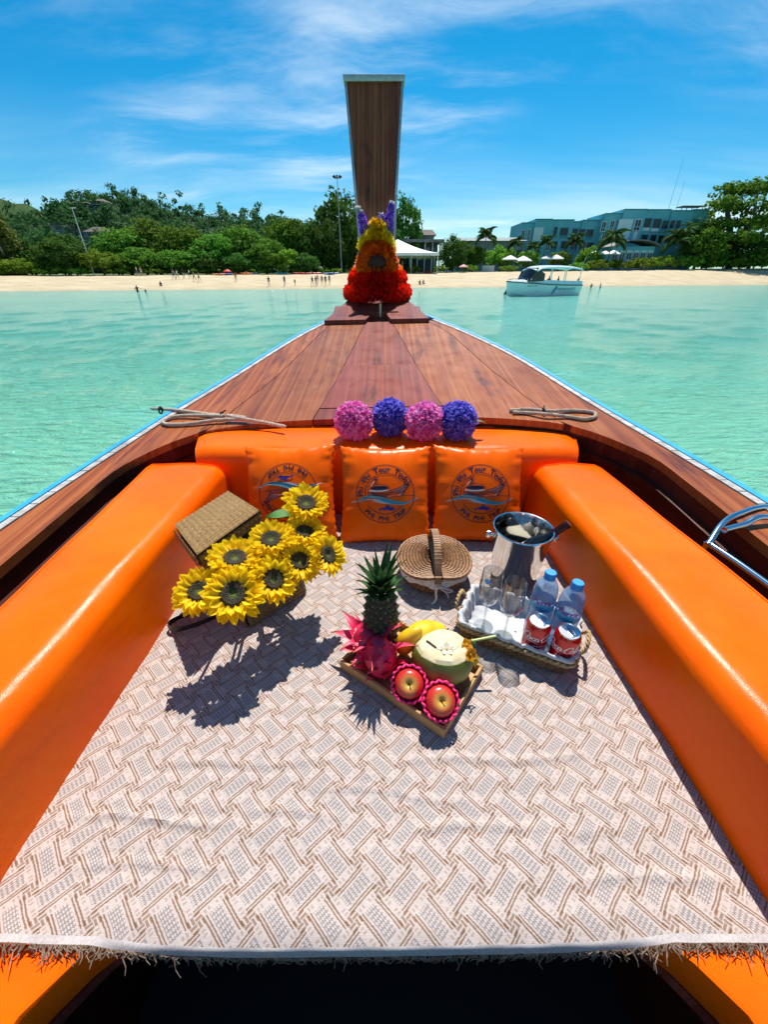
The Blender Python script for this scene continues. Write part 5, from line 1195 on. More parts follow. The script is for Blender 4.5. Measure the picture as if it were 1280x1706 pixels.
BARK = mat('grey_bark', rough=.9, fn=speckled((.09, .07, .05), (.19, .155, .12), 3, .6, .03))
def leaf_cloud(q, C, rad, n, leaf, flat=1.0, up=.35):
    """n leaf quads scattered through each clump; C (k,3) centres, rad (k,)"""
    k = len(C); idx = np.repeat(np.arange(k), n); N = len(idx)
    d = q.normal(size=(N, 3)); d /= np.linalg.norm(d, axis=1, keepdims=True); r = q.uniform(0, 1, (N, 1)) ** .45
    P = C[idx] + d * r * rad[idx, None] * np.array([1, 1, flat])
    nn = d + q.normal(size=(N, 3)) * .6 + np.array([0, 0, up]); nn /= np.linalg.norm(nn, axis=1, keepdims=True)
    a = np.cross(nn, q.normal(size=(N, 3))); a /= np.linalg.norm(a, axis=1, keepdims=True) + 1e-9; b = np.cross(nn, a)
    s = (leaf * q.uniform(.6, 1.35, (N, 1))); V = np.stack([P - a * s * .5, P - b * s * .32 + nn * s * .06, P + a * s * .5, P + b * s * .32 + nn * s * .06], 1).reshape(-1, 3)
    return V, np.arange(N * 4).reshape(N, 4)
def tree_proto(name, label, lm_, seed, rx, rz, nclump, nleaf, leaf, trunk_h, shape='round', clump=.30):
    """unit tree: crown radius rx, total height about 1 unit scale in metres; returns hidden-free root used as the first copy"""
    q = np.random.default_rng(seed); C = []
    while len(C) < nclump:
        p = q.normal(size=3); p /= np.linalg.norm(p); f = q.uniform(.25, 1) ** .5
        p = p * f
        if shape == 'dome' and p[2] < -.45: continue
        if shape == 'cone':
            z = q.uniform(-1, 1); w_ = (1 - (z + 1) / 2) ** .7 * .95 + .08; a = q.uniform(0, 6.28); p = np.array([math.cos(a) * w_ * q.uniform(.3, 1), math.sin(a) * w_ * q.uniform(.3, 1), z])
        if shape == 'tier':
            z = round(q.uniform(-1, 1) * 2.5) / 2.5; a = q.uniform(0, 6.28); w_ = math.sqrt(max(.1, 1 - z * z * .85)) * q.uniform(.2, 1); p = np.array([math.cos(a) * w_, math.sin(a) * w_, z + q.normal(0, .06)])
        C.append(p)
    C = np.array(C) * np.array([rx, rx, rz]); C[:, :2] *= 1 + q.normal(0, .06, (len(C), 1)); C[:, 2] += trunk_h + rz * .80; rad = q.uniform(.75, 1.3, len(C)) * clump * min(rx, rz)
    V, F = leaf_cloud(q, C, rad, nleaf, leaf, .75 if shape != 'tier' else .45)
    root = thing(name, label, 'tree'); mesh_from_np('crown', V, F, lm_, root)
    g = G(); zt = trunk_h + rz * .9; g.tube([(0, 0, -1.0), (q.normal(0, .05), q.normal(0, .05), trunk_h * .6), (q.normal(0, .15), q.normal(0, .15), zt)], [rx * .085, rx * .06, rx * .03], 8)
    for k in range(9):
        c = C[q.integers(len(C))]; s = np.array([0, 0, trunk_h * .7 + q.uniform(0, .4) * rz]); m_ = s * .5 + c * .5 + q.normal(0, .1, 3) * rx; g.tube([tuple(s), tuple(m_), tuple(c)], [rx * .04, rx * .026, rx * .01], 6)
    g.build('trunk', BARK, root); return root
def yline(px, n):
    k = (px - 640) / FPX / (CP + .61 * SP); return (87 + n * 1.053) / (1 - .33 * k)
def spot(px, n):
    Y = yline(px, n); p = onY(px, 461, Y); return Vector((p.x, Y, ground_z(p.x, Y)))
def px_per_m(p): return FPX / (p.y * CP - (p.z - EYE) * SP)
PROTO = {'broad': tree_proto('broadleaf_tree', 'x', LF_MID, 11, 4.2, 4.0, 84, 62, .52, 1.7, 'dome'), 'broad2': tree_proto('broadleaf_tree', 'x', LF_MID, 12, 4.2, 4.4, 90, 56, .52, 1.2, 'round', .28),
         'dark': tree_proto('evergreen_tree', 'x', LF_DARK, 13, 4.0, 4.2, 84, 60, .50, .9, 'round', .30), 'bright': tree_proto('young_tree', 'x', LF_BRI, 14, 3.0, 2.8, 56, 56, .42, .5, 'dome'),
         'cas': tree_proto('casuarina_tree', 'x', LF_CAS, 15, 4.2, 6.0, 120, 60, .50, .8, 'cone', .26), 'tier': tree_proto('sea_almond_tree', 'x', LF_MID, 16, 6.0, 5.2, 120, 66, .50, 1.8, 'tier', .26), 'bush': tree_proto('bush', 'x', LF_BRI, 17, 1.9, 1.1, 34, 52, .30, .1, 'dome', .36)}
SIZE = {'broad': (4.2, 9.9), 'broad2': (4.2, 10.0), 'dark': (4.0, 9.4), 'bright': (3.0, 6.2), 'cas': (4.2, 12.3), 'tier': (6.0, 12.0), 'bush': (1.9, 2.3)}
used = set(); tree_seen = []
def plant(kind, px, ytop, wpx, n, label, rz_=None, group=None, cat='tree'):
    p = spot(px, n); top = onY(px, ytop, p.y).z; h = top - p.z; wm = wpx / px_per_m(Vector((p.x, p.y, (p.z + top) / 2))); r0, h0 = SIZE[kind]
    sc = (wm / 2 / (r0 * 1.12), wm / 2 / (r0 * 1.12), h / h0); a = rz_ if rz_ is not None else random.uniform(0, 6.28)
    o = PROTO[kind] if kind not in used else dup(PROTO[kind]); used.add(kind)
    o.location = p; o.rotation_euler = (0, 0, a); o.scale = sc; o['label'] = label; o['category'] = cat
    if group: o['group'] = group
    return o
GB = 'trees lining the beach'
for a in [('cas', -28, 345, 100, 30, 'tall feathery tree cut by the left edge of the photo'), ('cas', 25, 334, 92, 34, 'tall feathery olive-green tree at the far left of the beach'), ('dark', 62, 396, 66, 36, 'dark round tree just right of the feathery trees'), ('dark', 118, 386, 92, 31, 'dark round tree at the foot of the leaning lamp post'),
          ('bright', 40, 428, 60, 28.6, 'low bright bush-like tree under the feathery trees'), ('bright', 176, 410, 66, 29, 'small bright green tree right of the leaning lamp post'), ('broad', 222, 372, 96, 38, 'green tree at the left shoulder of the big beach grove'), ('broad2', 270, 355, 104, 41, 'tallest green tree of the grove left of the red umbrella'),
          ('broad', 318, 368, 92, 37, 'green tree behind the group of people by the grove'), ('broad2', 247, 408, 80, 30, 'front green tree low over the sand left of the strolling group'), ('broad', 303, 412, 78, 30, 'front green tree just behind the strolling group'), ('broad2', 362, 384, 84, 34, 'green tree above and left of the red umbrella'),
          ('dark', 352, 424, 60, 29.4, 'dark low tree behind the surfboards'), ('dark', 398, 420, 60, 29.4, 'dark low tree right behind the red umbrella'), ('broad', 408, 368, 88, 38, 'green tree above and right of the red umbrella'), ('broad2', 446, 392, 74, 32, 'light green tree in the middle of the beach grove'), ('broad', 488, 350, 92, 42, 'tall green tree at the right end of the grove below the hill'),
          ('bright', 474, 408, 66, 30, 'small bright tree behind the three standing bathers'), ('dark', 524, 366, 74, 38, 'dark tree left of the tall floodlight pole'), ('dark', 512, 420, 56, 29.6, 'dark low tree behind the beached kayaks'), ('bright', 205, 425, 48, 28.8, 'small bright tree left of the front grove'),
          ('dark', 566, 306, 92, 44, 'very tall dark tree behind the floodlight pole, left of the prow'), ('dark', 548, 360, 66, 36, 'dark tree at the foot of the floodlight pole'), ('broad2', 604, 325, 80, 50, 'tall tree directly behind the prow board'), ('dark', 672, 316, 66, 50, 'very tall dark tree just right of the prow board'), ('dark', 648, 360, 50, 46, 'dark tree hidden low behind the garlands'),
          ('dark', 753, 388, 56, 33, 'dark round tree right of the white marquee'), ('broad', 786, 405, 44, 38, 'green tree between the round tree and the tall palm'), ('bright', 832, 404, 54, 42, 'bright tree behind the beach parasols, left of the hotel'), ('bright', 876, 412, 40, 40, 'small bright tree in front of the hotel left wing'), ('bright', 927, 414, 40, 36, 'small bright tree between two hotel palms'), ('bright', 975, 406, 44, 37, 'small bright tree in front of the hotel middle'),
          ('tier', 1208, 286, 185, 31, 'large spreading tree at the right edge of the beach'), ('tier', 1290, 296, 140, 30, 'large spreading tree cut off by the right edge of the photo'), ('broad', 1152, 372, 76, 29.5, 'dense green tree at the left foot of the large spreading tree'), ('dark', 1240, 385, 110, 29, 'dark undergrowth tree below the large spreading tree'), ('dark', 1165, 392, 60, 29.5, 'dark low tree beside the right end of the hedge')]:
    plant(*a, group=GB)
for k, (px, yt, wp, n, lab) in enumerate([(962, 433, 36, 28.2, 'leftmost bush of the clipped hedge behind the speedboat'), (992, 428, 46, 28.6, 'second bush of the hedge from the left'), (1028, 427, 48, 28.2, 'third hedge bush, under the vaulted pavilion'), (1064, 424, 50, 28.8, 'fourth hedge bush, right of the vaulted pavilion front'), (1100, 419, 56, 28.4, 'fifth and largest hedge bush from the left'),
                                     (1138, 420, 52, 28.8, 'sixth hedge bush, next to the dark trees on the right'), (1172, 424, 46, 28.2, 'rightmost hedge bush under the dark trees'), (1250, 418, 50, 28.2, 'bright bush under the large spreading tree at the right'), (1198, 422, 50, 28.6, 'bush at the left foot of the large spreading tree'), (1225, 424, 46, 28.3, 'bush in deep shade under the large spreading tree'), (1282, 420, 50, 28.4, 'bush cut off by the right edge of the photo'), (20, 440, 60, 28.2, 'bush under the feathery trees at far left'), (85, 442, 56, 28.3, 'low bush left of the lamp post foot'), (135, 443, 44, 28.2, 'low bush just left of the lamp post foot'), (200, 444, 50, 28.3, 'low bush right of the lamp post foot'), (262, 443, 56, 28.4, 'low bush behind the left strollers'), (330, 443, 56, 28.6, 'low bush behind the right strollers'), (372, 444, 50, 29.4, 'low bush behind the red umbrella'), (430, 445, 56, 30.5, 'low bush behind the loungers, left'), (490, 445, 56, 30.5, 'low bush behind the loungers, right'), (545, 444, 56, 30, 'low bush behind the blue kayaks'), (735, 440, 26, 28.5, 'small bush on the sand right of the marquee'), (782, 438, 30, 29, 'small bush in front of the picket fence'), (690, 440, 24, 29, 'small bush under the edge of the marquee'), (845, 440, 34, 29, 'low bush left of the beach parasols')]):
    plant('bush', px, yt, wp, n, lab, group='bushes behind the beach', cat='bush')
# palms
g = G(); nl = 26
def frond_c(t_): return Vector((0, 2.6 * t_ * (1 - .12 * t_), .9 * math.sin(t_ * 1.9) - 1.15 * t_ ** 2.4))
g.tube([frond_c(t_) for t_ in np.linspace(0, 1, 10)], [.035] * 5 + [.02] * 5, 5)
for k in range(nl):
    t_ = .12 + .88 * k / (nl - 1); c = frond_c(t_); d = (frond_c(min(1, t_ + .03)) - frond_c(t_ - .03)).normalized(); L = .85 * math.sin(math.pi * min(.96, .18 + .8 * t_)) + .12
    for s in (-1, 1):
        o_ = Vector((s, 0, 0)) * .8 + d * .6 + Vector((0, 0, -.35)); o_.normalize(); e = d * .075; g.add([c - e, c + e, c + o_ * L * .6 + e * .6 + Vector((0, 0, .02)), c + o_ * L + Vector((0, 0, -.10))], [(0, 1, 2, 3)])
o = g.build('frond', LF_PALM, None, smooth=0, recalc=False); frond_me = o.data; bpy.data.objects.remove(o)
def palm(px, ycr, n, wpx, label):
    p = spot(px, n); c = onY(px, ycr, p.y); h = c.z - p.z; wm = wpx / px_per_m(c); sc = wm / 2 / 2.5; t_ = thing('palm_tree', label, 'palm', p, group='palms in front of the hotel'); q = random.Random(px)
    g = G(); bx_ = q.uniform(-.35, .35); P = [Vector((bx_ * math.sin(u * 1.6), 0, -.5 + (h + .5) * u)) for u in np.linspace(0, 1, 12)]; off_ = P[-1].x; g.tube([v - Vector((off_, 0, 0)) for v in P], [.17 - .07 * u + .008 * (i % 2) for i, u in enumerate(np.linspace(0, 1, 12))], 8); g.build('trunk', BARK, t_)
    for k in range(22):
        a = k * 2.39996; el_ = [.75, .35, -.05, -.45][k % 4] + q.gauss(0, .1); o = link('frond', frond_me, t_, (0, 0, h), Euler((el_, 0, a))); s_ = sc * q.uniform(.85, 1.1); o.scale = (s_, s_, s_)
    return t_
for a in [(803, 396, 36, 46, 'tall palm right of the dark round tree'), (851, 408, 38, 34, 'palm above the leftmost beach parasols'), (900, 406, 37, 40, 'palm in front of the hotel left wing'), (946, 405, 36, 42, 'palm in front of the middle of the hotel'), (1006, 403, 33, 56, 'large palm left of the vaulted pavilion'), (1112, 402, 31, 66, 'low wide dark palm right of the vaulted pavilion'), (1130, 392, 33, 54, 'palm beside the dark trees at the right end of the hotel'), (772, 412, 40, 30, 'small palm half hidden behind the round tree'), (880, 414, 36, 30, 'short palm between the two left hotel palms'), (1262, 380, 29, 60, 'palm with drooping fronds in the shade at the right edge')]: palm(*a)

# ------------------------------------------------------------------ hill with forest and villas
ridge = [(-700, 350), (-300, 335), (-80, 338), (0, 342), (50, 348), (85, 346), (110, 341), (140, 330), (165, 312), (200, 304), (240, 309), (270, 319), (300, 329), (340, 338), (400, 349), (440, 350), (470, 354), (520, 362), (580, 385), (650, 420), (760, 446), (900, 458)]
RX = [a for a, b in ridge]; RYp = [b for a, b in ridge]
def hill_z(x, y):
    k = x / y; px = 640 + k * (CP + .61 * SP) * FPX; yt = float(np.interp(px, RX, RYp)); zt = onY(640, yt, 250.0).z - 5.0; b = SEA - 1.0
    u = min(1, max(0, (y - 135) / 115)); 
    if y > 250: return b + (zt - b) * max(0, 1 - (y - 250) / 260) ** 1.0
    return b + (zt - b) * (u ** 1.15)
xs = np.linspace(-620, 45, 90); ysn = np.linspace(132, 420, 44); V = [(x, y, hill_z(x, y)) for x in xs for y in ysn]; b = len(ysn)
hl = mesh_from_np('hill', V, [(i * b + j, (i + 1) * b + j, (i + 1) * b + j + 1, i * b + j + 1) for i in range(len(xs) - 1) for j in range(b - 1)], mat('forest_floor', rough=1, fn=speckled((.012, .030, .010), (.03, .06, .018), .3, .5, .5)), smooth=True); tag(hl, 'wooded hill behind the beach', kind='structure')
q = np.random.default_rng(5); C = []
while len(C) < 760:
    y = q.uniform(150, 250); k = q.uniform(-.80, .02); x = k * y; C.append((x, y, hill_z(x, y) + q.uniform(.2, 2.6)))
for vx, vy, vY in ((112, 352, 190), (130, 353, 190), (150, 354, 188), (168, 354, 186), (180, 345, 190), (100, 345, 192), (118, 360, 180), (145, 366, 178), (80, 388, 160), (100, 390, 160), (125, 396, 156), (150, 412, 154), (180, 408, 154), (186, 385, 158)):
    p = onY(vx, vy, vY); C += [(p.x + dx_, vY - 2 + dx_ * .3, p.z - 1.5 - .3 * abs(dx_)) for dx_ in (-2, 0, 2.2)]
C = np.array(C); rad = q.uniform(2.2, 4.6, len(C)); sub = np.concatenate([C + q.normal(0, 1, C.shape) * rad[:, None] * .55 for _ in range(3)]); V, F = leaf_cloud(q, np.concatenate([C, sub]), np.concatenate([rad, np.tile(rad, 3) * .5]), 34, 1.15, .8)
fo = mesh_from_np('hill_forest', V, F, LF_HILL); tag(fo, 'dense forest covering the hillside', 'forest', kind='stuff')
# far ridge at the left
xs = np.linspace(-900, -180, 60); V = []
for x in xs:
    px = 640 + x / 480 * (CP + .61 * SP) * FPX; zt = onY(640, float(np.interp(px, [-300, -60, 0, 30, 70, 100, 160], [345, 332, 331, 330, 336, 345, 365])), 480).z
    for y, f in ((420, .0), (450, .6), (480, 1.0), (520, .8), (600, .0)): V.append((x, y, SEA + 3 + (zt - SEA - 3) * f + 2.0 * math.sin(x * .21) * f + 1.5 * math.sin(x * .47 + 1) * f))
fr_ = mesh_from_np('far_hill', V, [(i * 5 + j, (i + 1) * 5 + j, (i + 1) * 5 + j + 1, i * 5 + j + 1) for i in range(59) for j in range(4)], LF_HILL, smooth=True); tag(fr_, 'far wooded ridge at the left', kind='structure')
C = []
for _ in range(300): x = q.uniform(-560, -200); px = 640 + x / 480 * (CP + .61 * SP) * FPX; zt = onY(640, float(np.interp(px, [-300, -60, 0, 30, 70, 100, 160], [345, 332, 331, 330, 336, 345, 365])), 480).z; f = q.uniform(.2, 1); C.append((x, 420 + 60 * f, SEA + 3 + (zt - SEA - 3) * f))
C = np.array(C); V, F = leaf_cloud(q, C, q.uniform(3, 7, len(C)), 40, 2.2, .7); tag(mesh_from_np('far_forest', V, F, LF_HILL), 'forest on the far ridge at the left', 'forest', kind='stuff')

# ------------------------------------------------------------------ buildings
TEALW = mat('teal_render', rough=.8, fn=speckled((.14, .42, .48), (.175, .48, .54), .4, .2, .02)); TEALD = mat('teal_trim', rough=.8, fn=speckled((.06, .23, .29), (.08, .28, .34), .6, .2, .02)); PANEL = mat('pale_panel', rough=.7, fn=speckled((.62, .68, .70), (.72, .77, .78), .8, .1)); DPANE = mat('dark_glass_and_recess', (.008, .020, .028), .25); WFRAME = mat('white_window_frame', (.72, .74, .74), .5)
GREYROOF = mat('grey_roof', rough=.8, fn=speckled((.16, .15, .14), (.26, .25, .23), .8, .3, .03)); BROWNROOF = mat('brown_roof', rough=.85, fn=speckled((.075, .055, .045), (.13, .10, .08), .8, .3, .03)); CONC = mat('grey_concrete', rough=.85, fn=speckled((.20, .23, .235), (.32, .345, .34), .5, .3, .03)); DARKW = mat('dark_villa_wall', rough=.85, fn=speckled((.055, .065, .065), (.11, .12, .115), .5, .2, .03))
def rect_at(x0, y0, x1, y1, Y): a, b = onY(x0, y1, Y), onY(x1, y0, Y); c = onY(x0, (y0 + y1) / 2, Y); d = onY(x1, (y0 + y1) / 2, Y); return (c.x, d.x, a.z, b.z)
def window(parent, base, x0, x1, z0, z1, Y, kind):
    """a framed opening standing a little proud of the wall plane at depth Y"""
    g = G(); f = .16; d = .10
    cx_, cz = (x0 + x1) / 2, (z0 + z1) / 2; w_, h_ = x1 - x0, z1 - z0
    for bx0, bz0, bw, bh in ((cx_, z1 + f / 2, w_ + 2 * f, f), (cx_, z0 - f / 2, w_ + 2 * f, f), (x0 - f / 2, cz, f, h_), (x1 + f / 2, cz, f, h_)): g.box(Vector((bx0, Y - d, bz0)) - base, (bw, .22, bh))
    if kind == 'win': g.box(Vector((cx_, Y - d + .02, cz)) - base, (.10, .12, h_)); g.box(Vector((cx_, Y - d + .02, z0 + h_ * .36)) - base, (w_, .12, .10))
    wo = g.build('window' if kind == 'win' else 'balcony', WFRAME if kind == 'win' else TEALW, parent, smooth=0)
    g = G(); g.box(Vector((cx_, Y - .03, cz)) - base, (w_, .05, h_)); g.build('pane', DPANE, wo, smooth=0)  # on balconies this flat dark sheet stands in for the shaded recess
    if kind == 'bal': g = G(); g.box(Vector((cx_, Y - .22, z0 + h_ * .13)) - base, (w_, .05, h_ * .26)); g.build('balustrade', PANEL if h_ > 3.2 else TEALD, wo, smooth=0)
def hotel(label, Y, D, segs, opens, panels, ybase):
    x0 = rect_at(segs[0][0], 400, segs[0][1], 401, Y)[0]; base = Vector((x0, Y, ground_z(x0, Y) - .5)); t_ = thing('hotel_wing', label, 'building', base)
    for k, (a, b, yt, pr) in enumerate(segs):
        r = rect_at(a, yt, b, ybase, Y); dd = D; g = G(); top = onY((a + b) / 2, yt, Y - pr).z; g.box(Vector(((r[0] + r[1]) / 2, Y + dd / 2 - pr / 2, (base.z + top) / 2)) - base, (r[1] - r[0], dd + pr, top - base.z)); g.build('wall', TEALW, t_, smooth=0)
        g = G(); g.box(Vector(((r[0] + r[1]) / 2, Y - pr - .02, top - .12)) - base, (r[1] - r[0] + .1, .3, .3)); g.build('parapet', TEALD, t_, smooth=0)
    def proud(x): return max([pr for a, b, yt, pr in segs if a <= x <= b] or [0])
    for a, b, c, d, kind in opens: Yw = Y - proud((a + c) / 2) - .02; r = rect_at(a, b, c, d, Yw); window(t_, base, *r, Yw, kind)
    for a, b, c, d in panels: Yw = Y - proud((a + c) / 2) - .02; r = rect_at(a, b, c, d, Yw); g = G(); g.box(Vector(((r[0] + r[1]) / 2, Yw - .05, (r[2] + r[3]) / 2)) - base, (r[1] - r[0], .12, r[3] - r[2])); g.build('blank_panel', PANEL, t_, smooth=0)
    return t_, base
Z = lambda x, y: (860 + x / 4.267, 320 + y / 4.267)
def zr(a, b, c, d): return (*Z(a, b), *Z(c, d))
hotel('teal three-storey hotel wing on the left, behind the palms', 168, 14, [(865.5, 886, 371, 0), (886, 913, 365, 1.0), (913.2, 950, 366, .4), (950.2, 963, 369, 0), (963.2, 998, 366.5, .7)],
      [(*zr(38, 275, 60, 340), 'win'), (*zr(82, 268, 97, 345), 'win'), (*zr(214, 255, 240, 325), 'win'), (*zr(264, 250, 290, 325), 'bal'), (*zr(310, 255, 368, 328), 'bal'), (*zr(382, 262, 430, 330), 'bal'), (*zr(442, 264, 488, 335), 'bal'), (*zr(494, 268, 545, 340), 'bal'), (*zr(250, 352, 290, 420), 'bal'), (*zr(318, 350, 372, 420), 'bal'), (*zr(385, 355, 432, 425), 'bal'), (*zr(445, 358, 490, 425), 'bal'), (*zr(496, 360, 545, 425), 'bal'), (*zr(82, 365, 97, 420), 'win'), (*zr(214, 350, 238, 415), 'win')], [zr(124, 253, 190, 350)], 436)
hotel('teal three-storey hotel wing on the right, taller and nearer', 164, 14, [(1000, 1027, 355.5, 0), (1027.2, 1064, 348.5, 1.2), (1064.2, 1105, 349, .5), (1105.2, 1141, 350.5, 1.0), (1141.2, 1168, 349, 0)],
      [(*zr(608, 215, 636, 280), 'win'), (*zr(668, 205, 692, 282), 'win'), (*zr(843, 200, 882, 276), 'win'), (*zr(906, 188, 956, 278), 'bal'), (*zr(968, 192, 1022, 282), 'bal'), (*zr(1032, 204, 1080, 282), 'bal'), (*zr(1090, 204, 1122, 275), 'bal'), (*zr(1132, 204, 1165, 275), 'bal'), (*zr(885, 304, 932, 372), 'bal'), (*zr(948, 306, 992, 378), 'bal'), (*zr(1005, 310, 1050, 380), 'bal'), (*zr(1060, 310, 1100, 380), 'bal'), (*zr(608, 300, 636, 370), 'win')], [zr(718, 194, 816, 340), zr(832, 284, 860, 340)], 436)
# roof pergola and masts
g = G(); r = rect_at(1136, 346, 1172, 351, 168); t_ = thing('roof_pergola', 'brown timber pergola on the hotel roof at the right', 'pergola', (r[0], 168, r[2]))
g.box(((r[1] - r[0]) / 2, 1.5, 1.15), (r[1] - r[0], 4, .25)); g.build('roof', BROWNROOF, t_, smooth=0)
for k in range(5): g = G(); g.box(((r[1] - r[0]) * k / 4 * .96 + .1, .2, .45), (.16, .16, 1.15)); g.build('post', BROWNROOF, t_, smooth=0)
for x, yb, yt, lab in ((1113, 352, 262, 'taller thin radio mast on the hotel roof'), (1126, 352, 302, 'shorter thin radio mast on the hotel roof')):
    Yb = 166; a = onY(x, yb, Yb); z1 = onY(x + (yb - yt) * .29, yt, Yb).z; t_ = thing('radio_mast', lab, 'mast', a, group='radio masts on the hotel roof'); g = G(); g.tube([(0, 0, 0), (0, 0, z1 - a.z)], [.07, .03], 6); g.build('pole', CONC, t_); g = G(); g.box((0, 0, .1), (.5, .5, .25)); g.build('base', CONC, t_)
# vaulted pavilion
Yp = 152; r = rect_at(1020, 403, 1092, 434, Yp); base = Vector(((r[0] + r[1]) / 2, Yp, ground_z((r[0] + r[1]) / 2, Yp) - .4)); t_ = thing('pavilion', 'pavilion with grey vaulted roof and white windows below the hotel', 'building', base); W_ = r[1] - r[0]
zt0 = onY(1055, 411, Yp).z - base.z; zt1 = onY(1055, 398.5, Yp).z - base.z
g = G(); g.box((0, 3.5, zt0 / 2), (W_ * .94, 7, zt0)); g.build('wall', TEALW, t_, smooth=0)
g = G(); P = [(W_ * .64 * math.sin(a), zt0 - .2 + (zt1 - zt0 - .3) * (math.cos(a) - math.cos(1.0)) / (1 - math.cos(1.0))) for a in np.linspace(-1.0, 1.0, 15)]; P2 = [(x, z + .28) for x, z in P]; g.prism(P + P2[::-1], 'y', (-1.6, 8)); g.build('vault_roof', GREYROOF, t_, smooth=40)
for k in range(6):
    xx = W_ * (-.40 + .16 * k); g = G(); g.box((xx, -.08, zt0 * .48), (W_ * .125, .14, zt0 * .74)); wo = g.build('window', WFRAME, t_, smooth=0)
    for s in (-1, 1):
        for zz in (.30, .62): g = G(); g.box((xx + s * W_ * .029, -.16, zt0 * zz), (W_ * .045, .05, zt0 * .26)); g.build('pane', DPANE, wo, smooth=0)
# villas on the hill
def villa(label, px, yt, yb, wpx, Y, wallm, floors, roof):
    a = onY(px, yb, Y); b = onY(px, yt, Y); wm = wpx / px_per_m(a); h = b.z - a.z; t_ = thing('hillside_villa', label, 'house', (a.x, Y, a.z - 5)); rh = h * .30
    g = G(); g.box((0, 3, (h - rh + 5) / 2), (wm * .86, 6, h - rh + 5)); g.build('wall', wallm, t_, smooth=0)
    g = G(); z0 = h - rh + 5.01
    if roof == 'hip': g.add([(-wm * .5, -1, z0), (wm * .5, -1, z0), (wm * .5, 7, z0), (-wm * .5, 7, z0), (-wm * .28, 3, z0 + rh), (wm * .28, 3, z0 + rh)], [(3, 2, 1, 0), (0, 1, 5, 4), (2, 3, 4, 5), (1, 2, 5), (3, 0, 4)])
    else: g.box((0, 3, z0 + .2), (wm, 8, .4))
    g.build('roof', BROWNROOF, t_, smooth=0)
    n = max(2, int(wm / 2.4)); fh = (h - rh) / floors
    for f in range(floors):
        g = G(); g.box((0, -.5, 5 + fh * f + .1), (wm * .95, 1.2, .22)); g.build('balcony', CONC, t_, smooth=0)
        for k in range(n): g = G(); xx = wm * .86 * ((k + .5) / n - .5); g.box((xx, -.04, 5 + fh * (f + .5)), (wm * .86 / n * .68, .1, fh * .62)); g.build('window', DPANE, t_, smooth=0)
villa('wide villa with flat hip roof high on the hill', 127, 335, 347, 42, 196, DARKW, 1, 'hip'); villa('tall narrow villa beside the wide one at the hilltop', 164, 330, 349, 22, 192, DARKW, 2, 'hip'); villa('small grey villa lower on the hill to the left', 92, 370, 386, 32, 168, CONC, 1, 'flat'); villa('three-storey grey villa lower on the hill', 165, 377, 410, 34, 160, CONC, 3, 'hip'); villa('small villa between the two lower hillside villas', 134, 380, 396, 20, 164, CONC, 1, 'flat')
# beach club behind the marquee
Yc = 142; base = Vector((onY(694, 440, Yc).x, Yc, ground_z(10, Yc) - .3)); t_ = thing('beach_club', 'beach club building with long flat roof behind the white marquee', 'building', base); r = rect_at(655, 405, 732, 442, Yc); W_ = r[1] - r[0]; z1 = r[3] - base.z
g = G(); g.box((0, 4, z1 / 2), (W_ * .9, 6, z1)); g.build('wall', DARKW, t_, smooth=0); g = G(); g.box((.4, 2, z1 + .3), (W_ * 1.04, 12, .7)); g.build('flat_roof', GREYROOF, t_, smooth=0)
for k in range(7): g = G(); g.tube([(W_ * (-.47 + .157 * k), -2.6, 0), (W_ * (-.47 + .157 * k), -2.6, z1)], .16, 8); g.build('column', WFRAME, t_)
for k in range(6): g = G(); g.box((W_ * (-.39 + .157 * k), .96, z1 * .66), (W_ * .12, .1, z1 * .40)); g.build('window', mat('club_glass', (.10, .17, .19), .1), t_, smooth=0)
za, zb = onY(708, 392, Yc + 4).z - base.z, onY(708, 381, Yc + 4).z - base.z; xa, xb = onY(684, 390, Yc + 4).x - base.x, onY(728, 390, Yc + 4).x - base.x
g = G(); g.box(((xa + xb) / 2, 8, (z1 + za) / 2 + .3), ((xb - xa) * .84, 5, za - z1 + .2)); g.build('upper_storey', CONC, t_, smooth=0)
g = G(); g.add([(xa, 4, za), (xb, 4, za), (xb, 12, za), (xa, 12, za), (xa + 1.5, 8, zb), (xb - 1.0, 8, zb)], [(3, 2, 1, 0), (0, 1, 5, 4), (2, 3, 4, 5), (1, 2, 5), (3, 0, 4)]); g.build('upper_roof', BROWNROOF, t_, smooth=0)
Yl = 165; r = rect_at(764, 402, 872, 436, Yl); bl_ = Vector(((r[0] + r[1]) / 2, Yl, ground_z(r[0], Yl) - .3)); t_ = thing('low_building', 'long low building with teal-grey roof left of the hotel', 'building', bl_); z1 = r[3] - bl_.z; W_ = r[1] - r[0]
g = G(); g.box((0, 4, z1 / 2), (W_, 8, z1)); g.build('wall', CONC, t_, smooth=0); g = G(); g.add([(-W_ * .52, -1.5, z1), (W_ * .52, -1.5, z1), (W_ * .52, 9, z1), (-W_ * .52, 9, z1), (-W_ * .5, 4, z1 + 1.3), (W_ * .5, 4, z1 + 1.3)], [(3, 2, 1, 0), (0, 1, 5, 4), (2, 3, 4, 5), (1, 2, 5), (3, 0, 4)]); g.build('roof', mat('teal_grey_roof', (.13, .19, .20), .7), t_, smooth=0)
for k in range(8): g = G(); g.box((W_ * (-.43 + .123 * k), -.05, z1 * .5), (W_ * .075, .1, z1 * .45)); g.build('window', DPANE, t_, smooth=0)
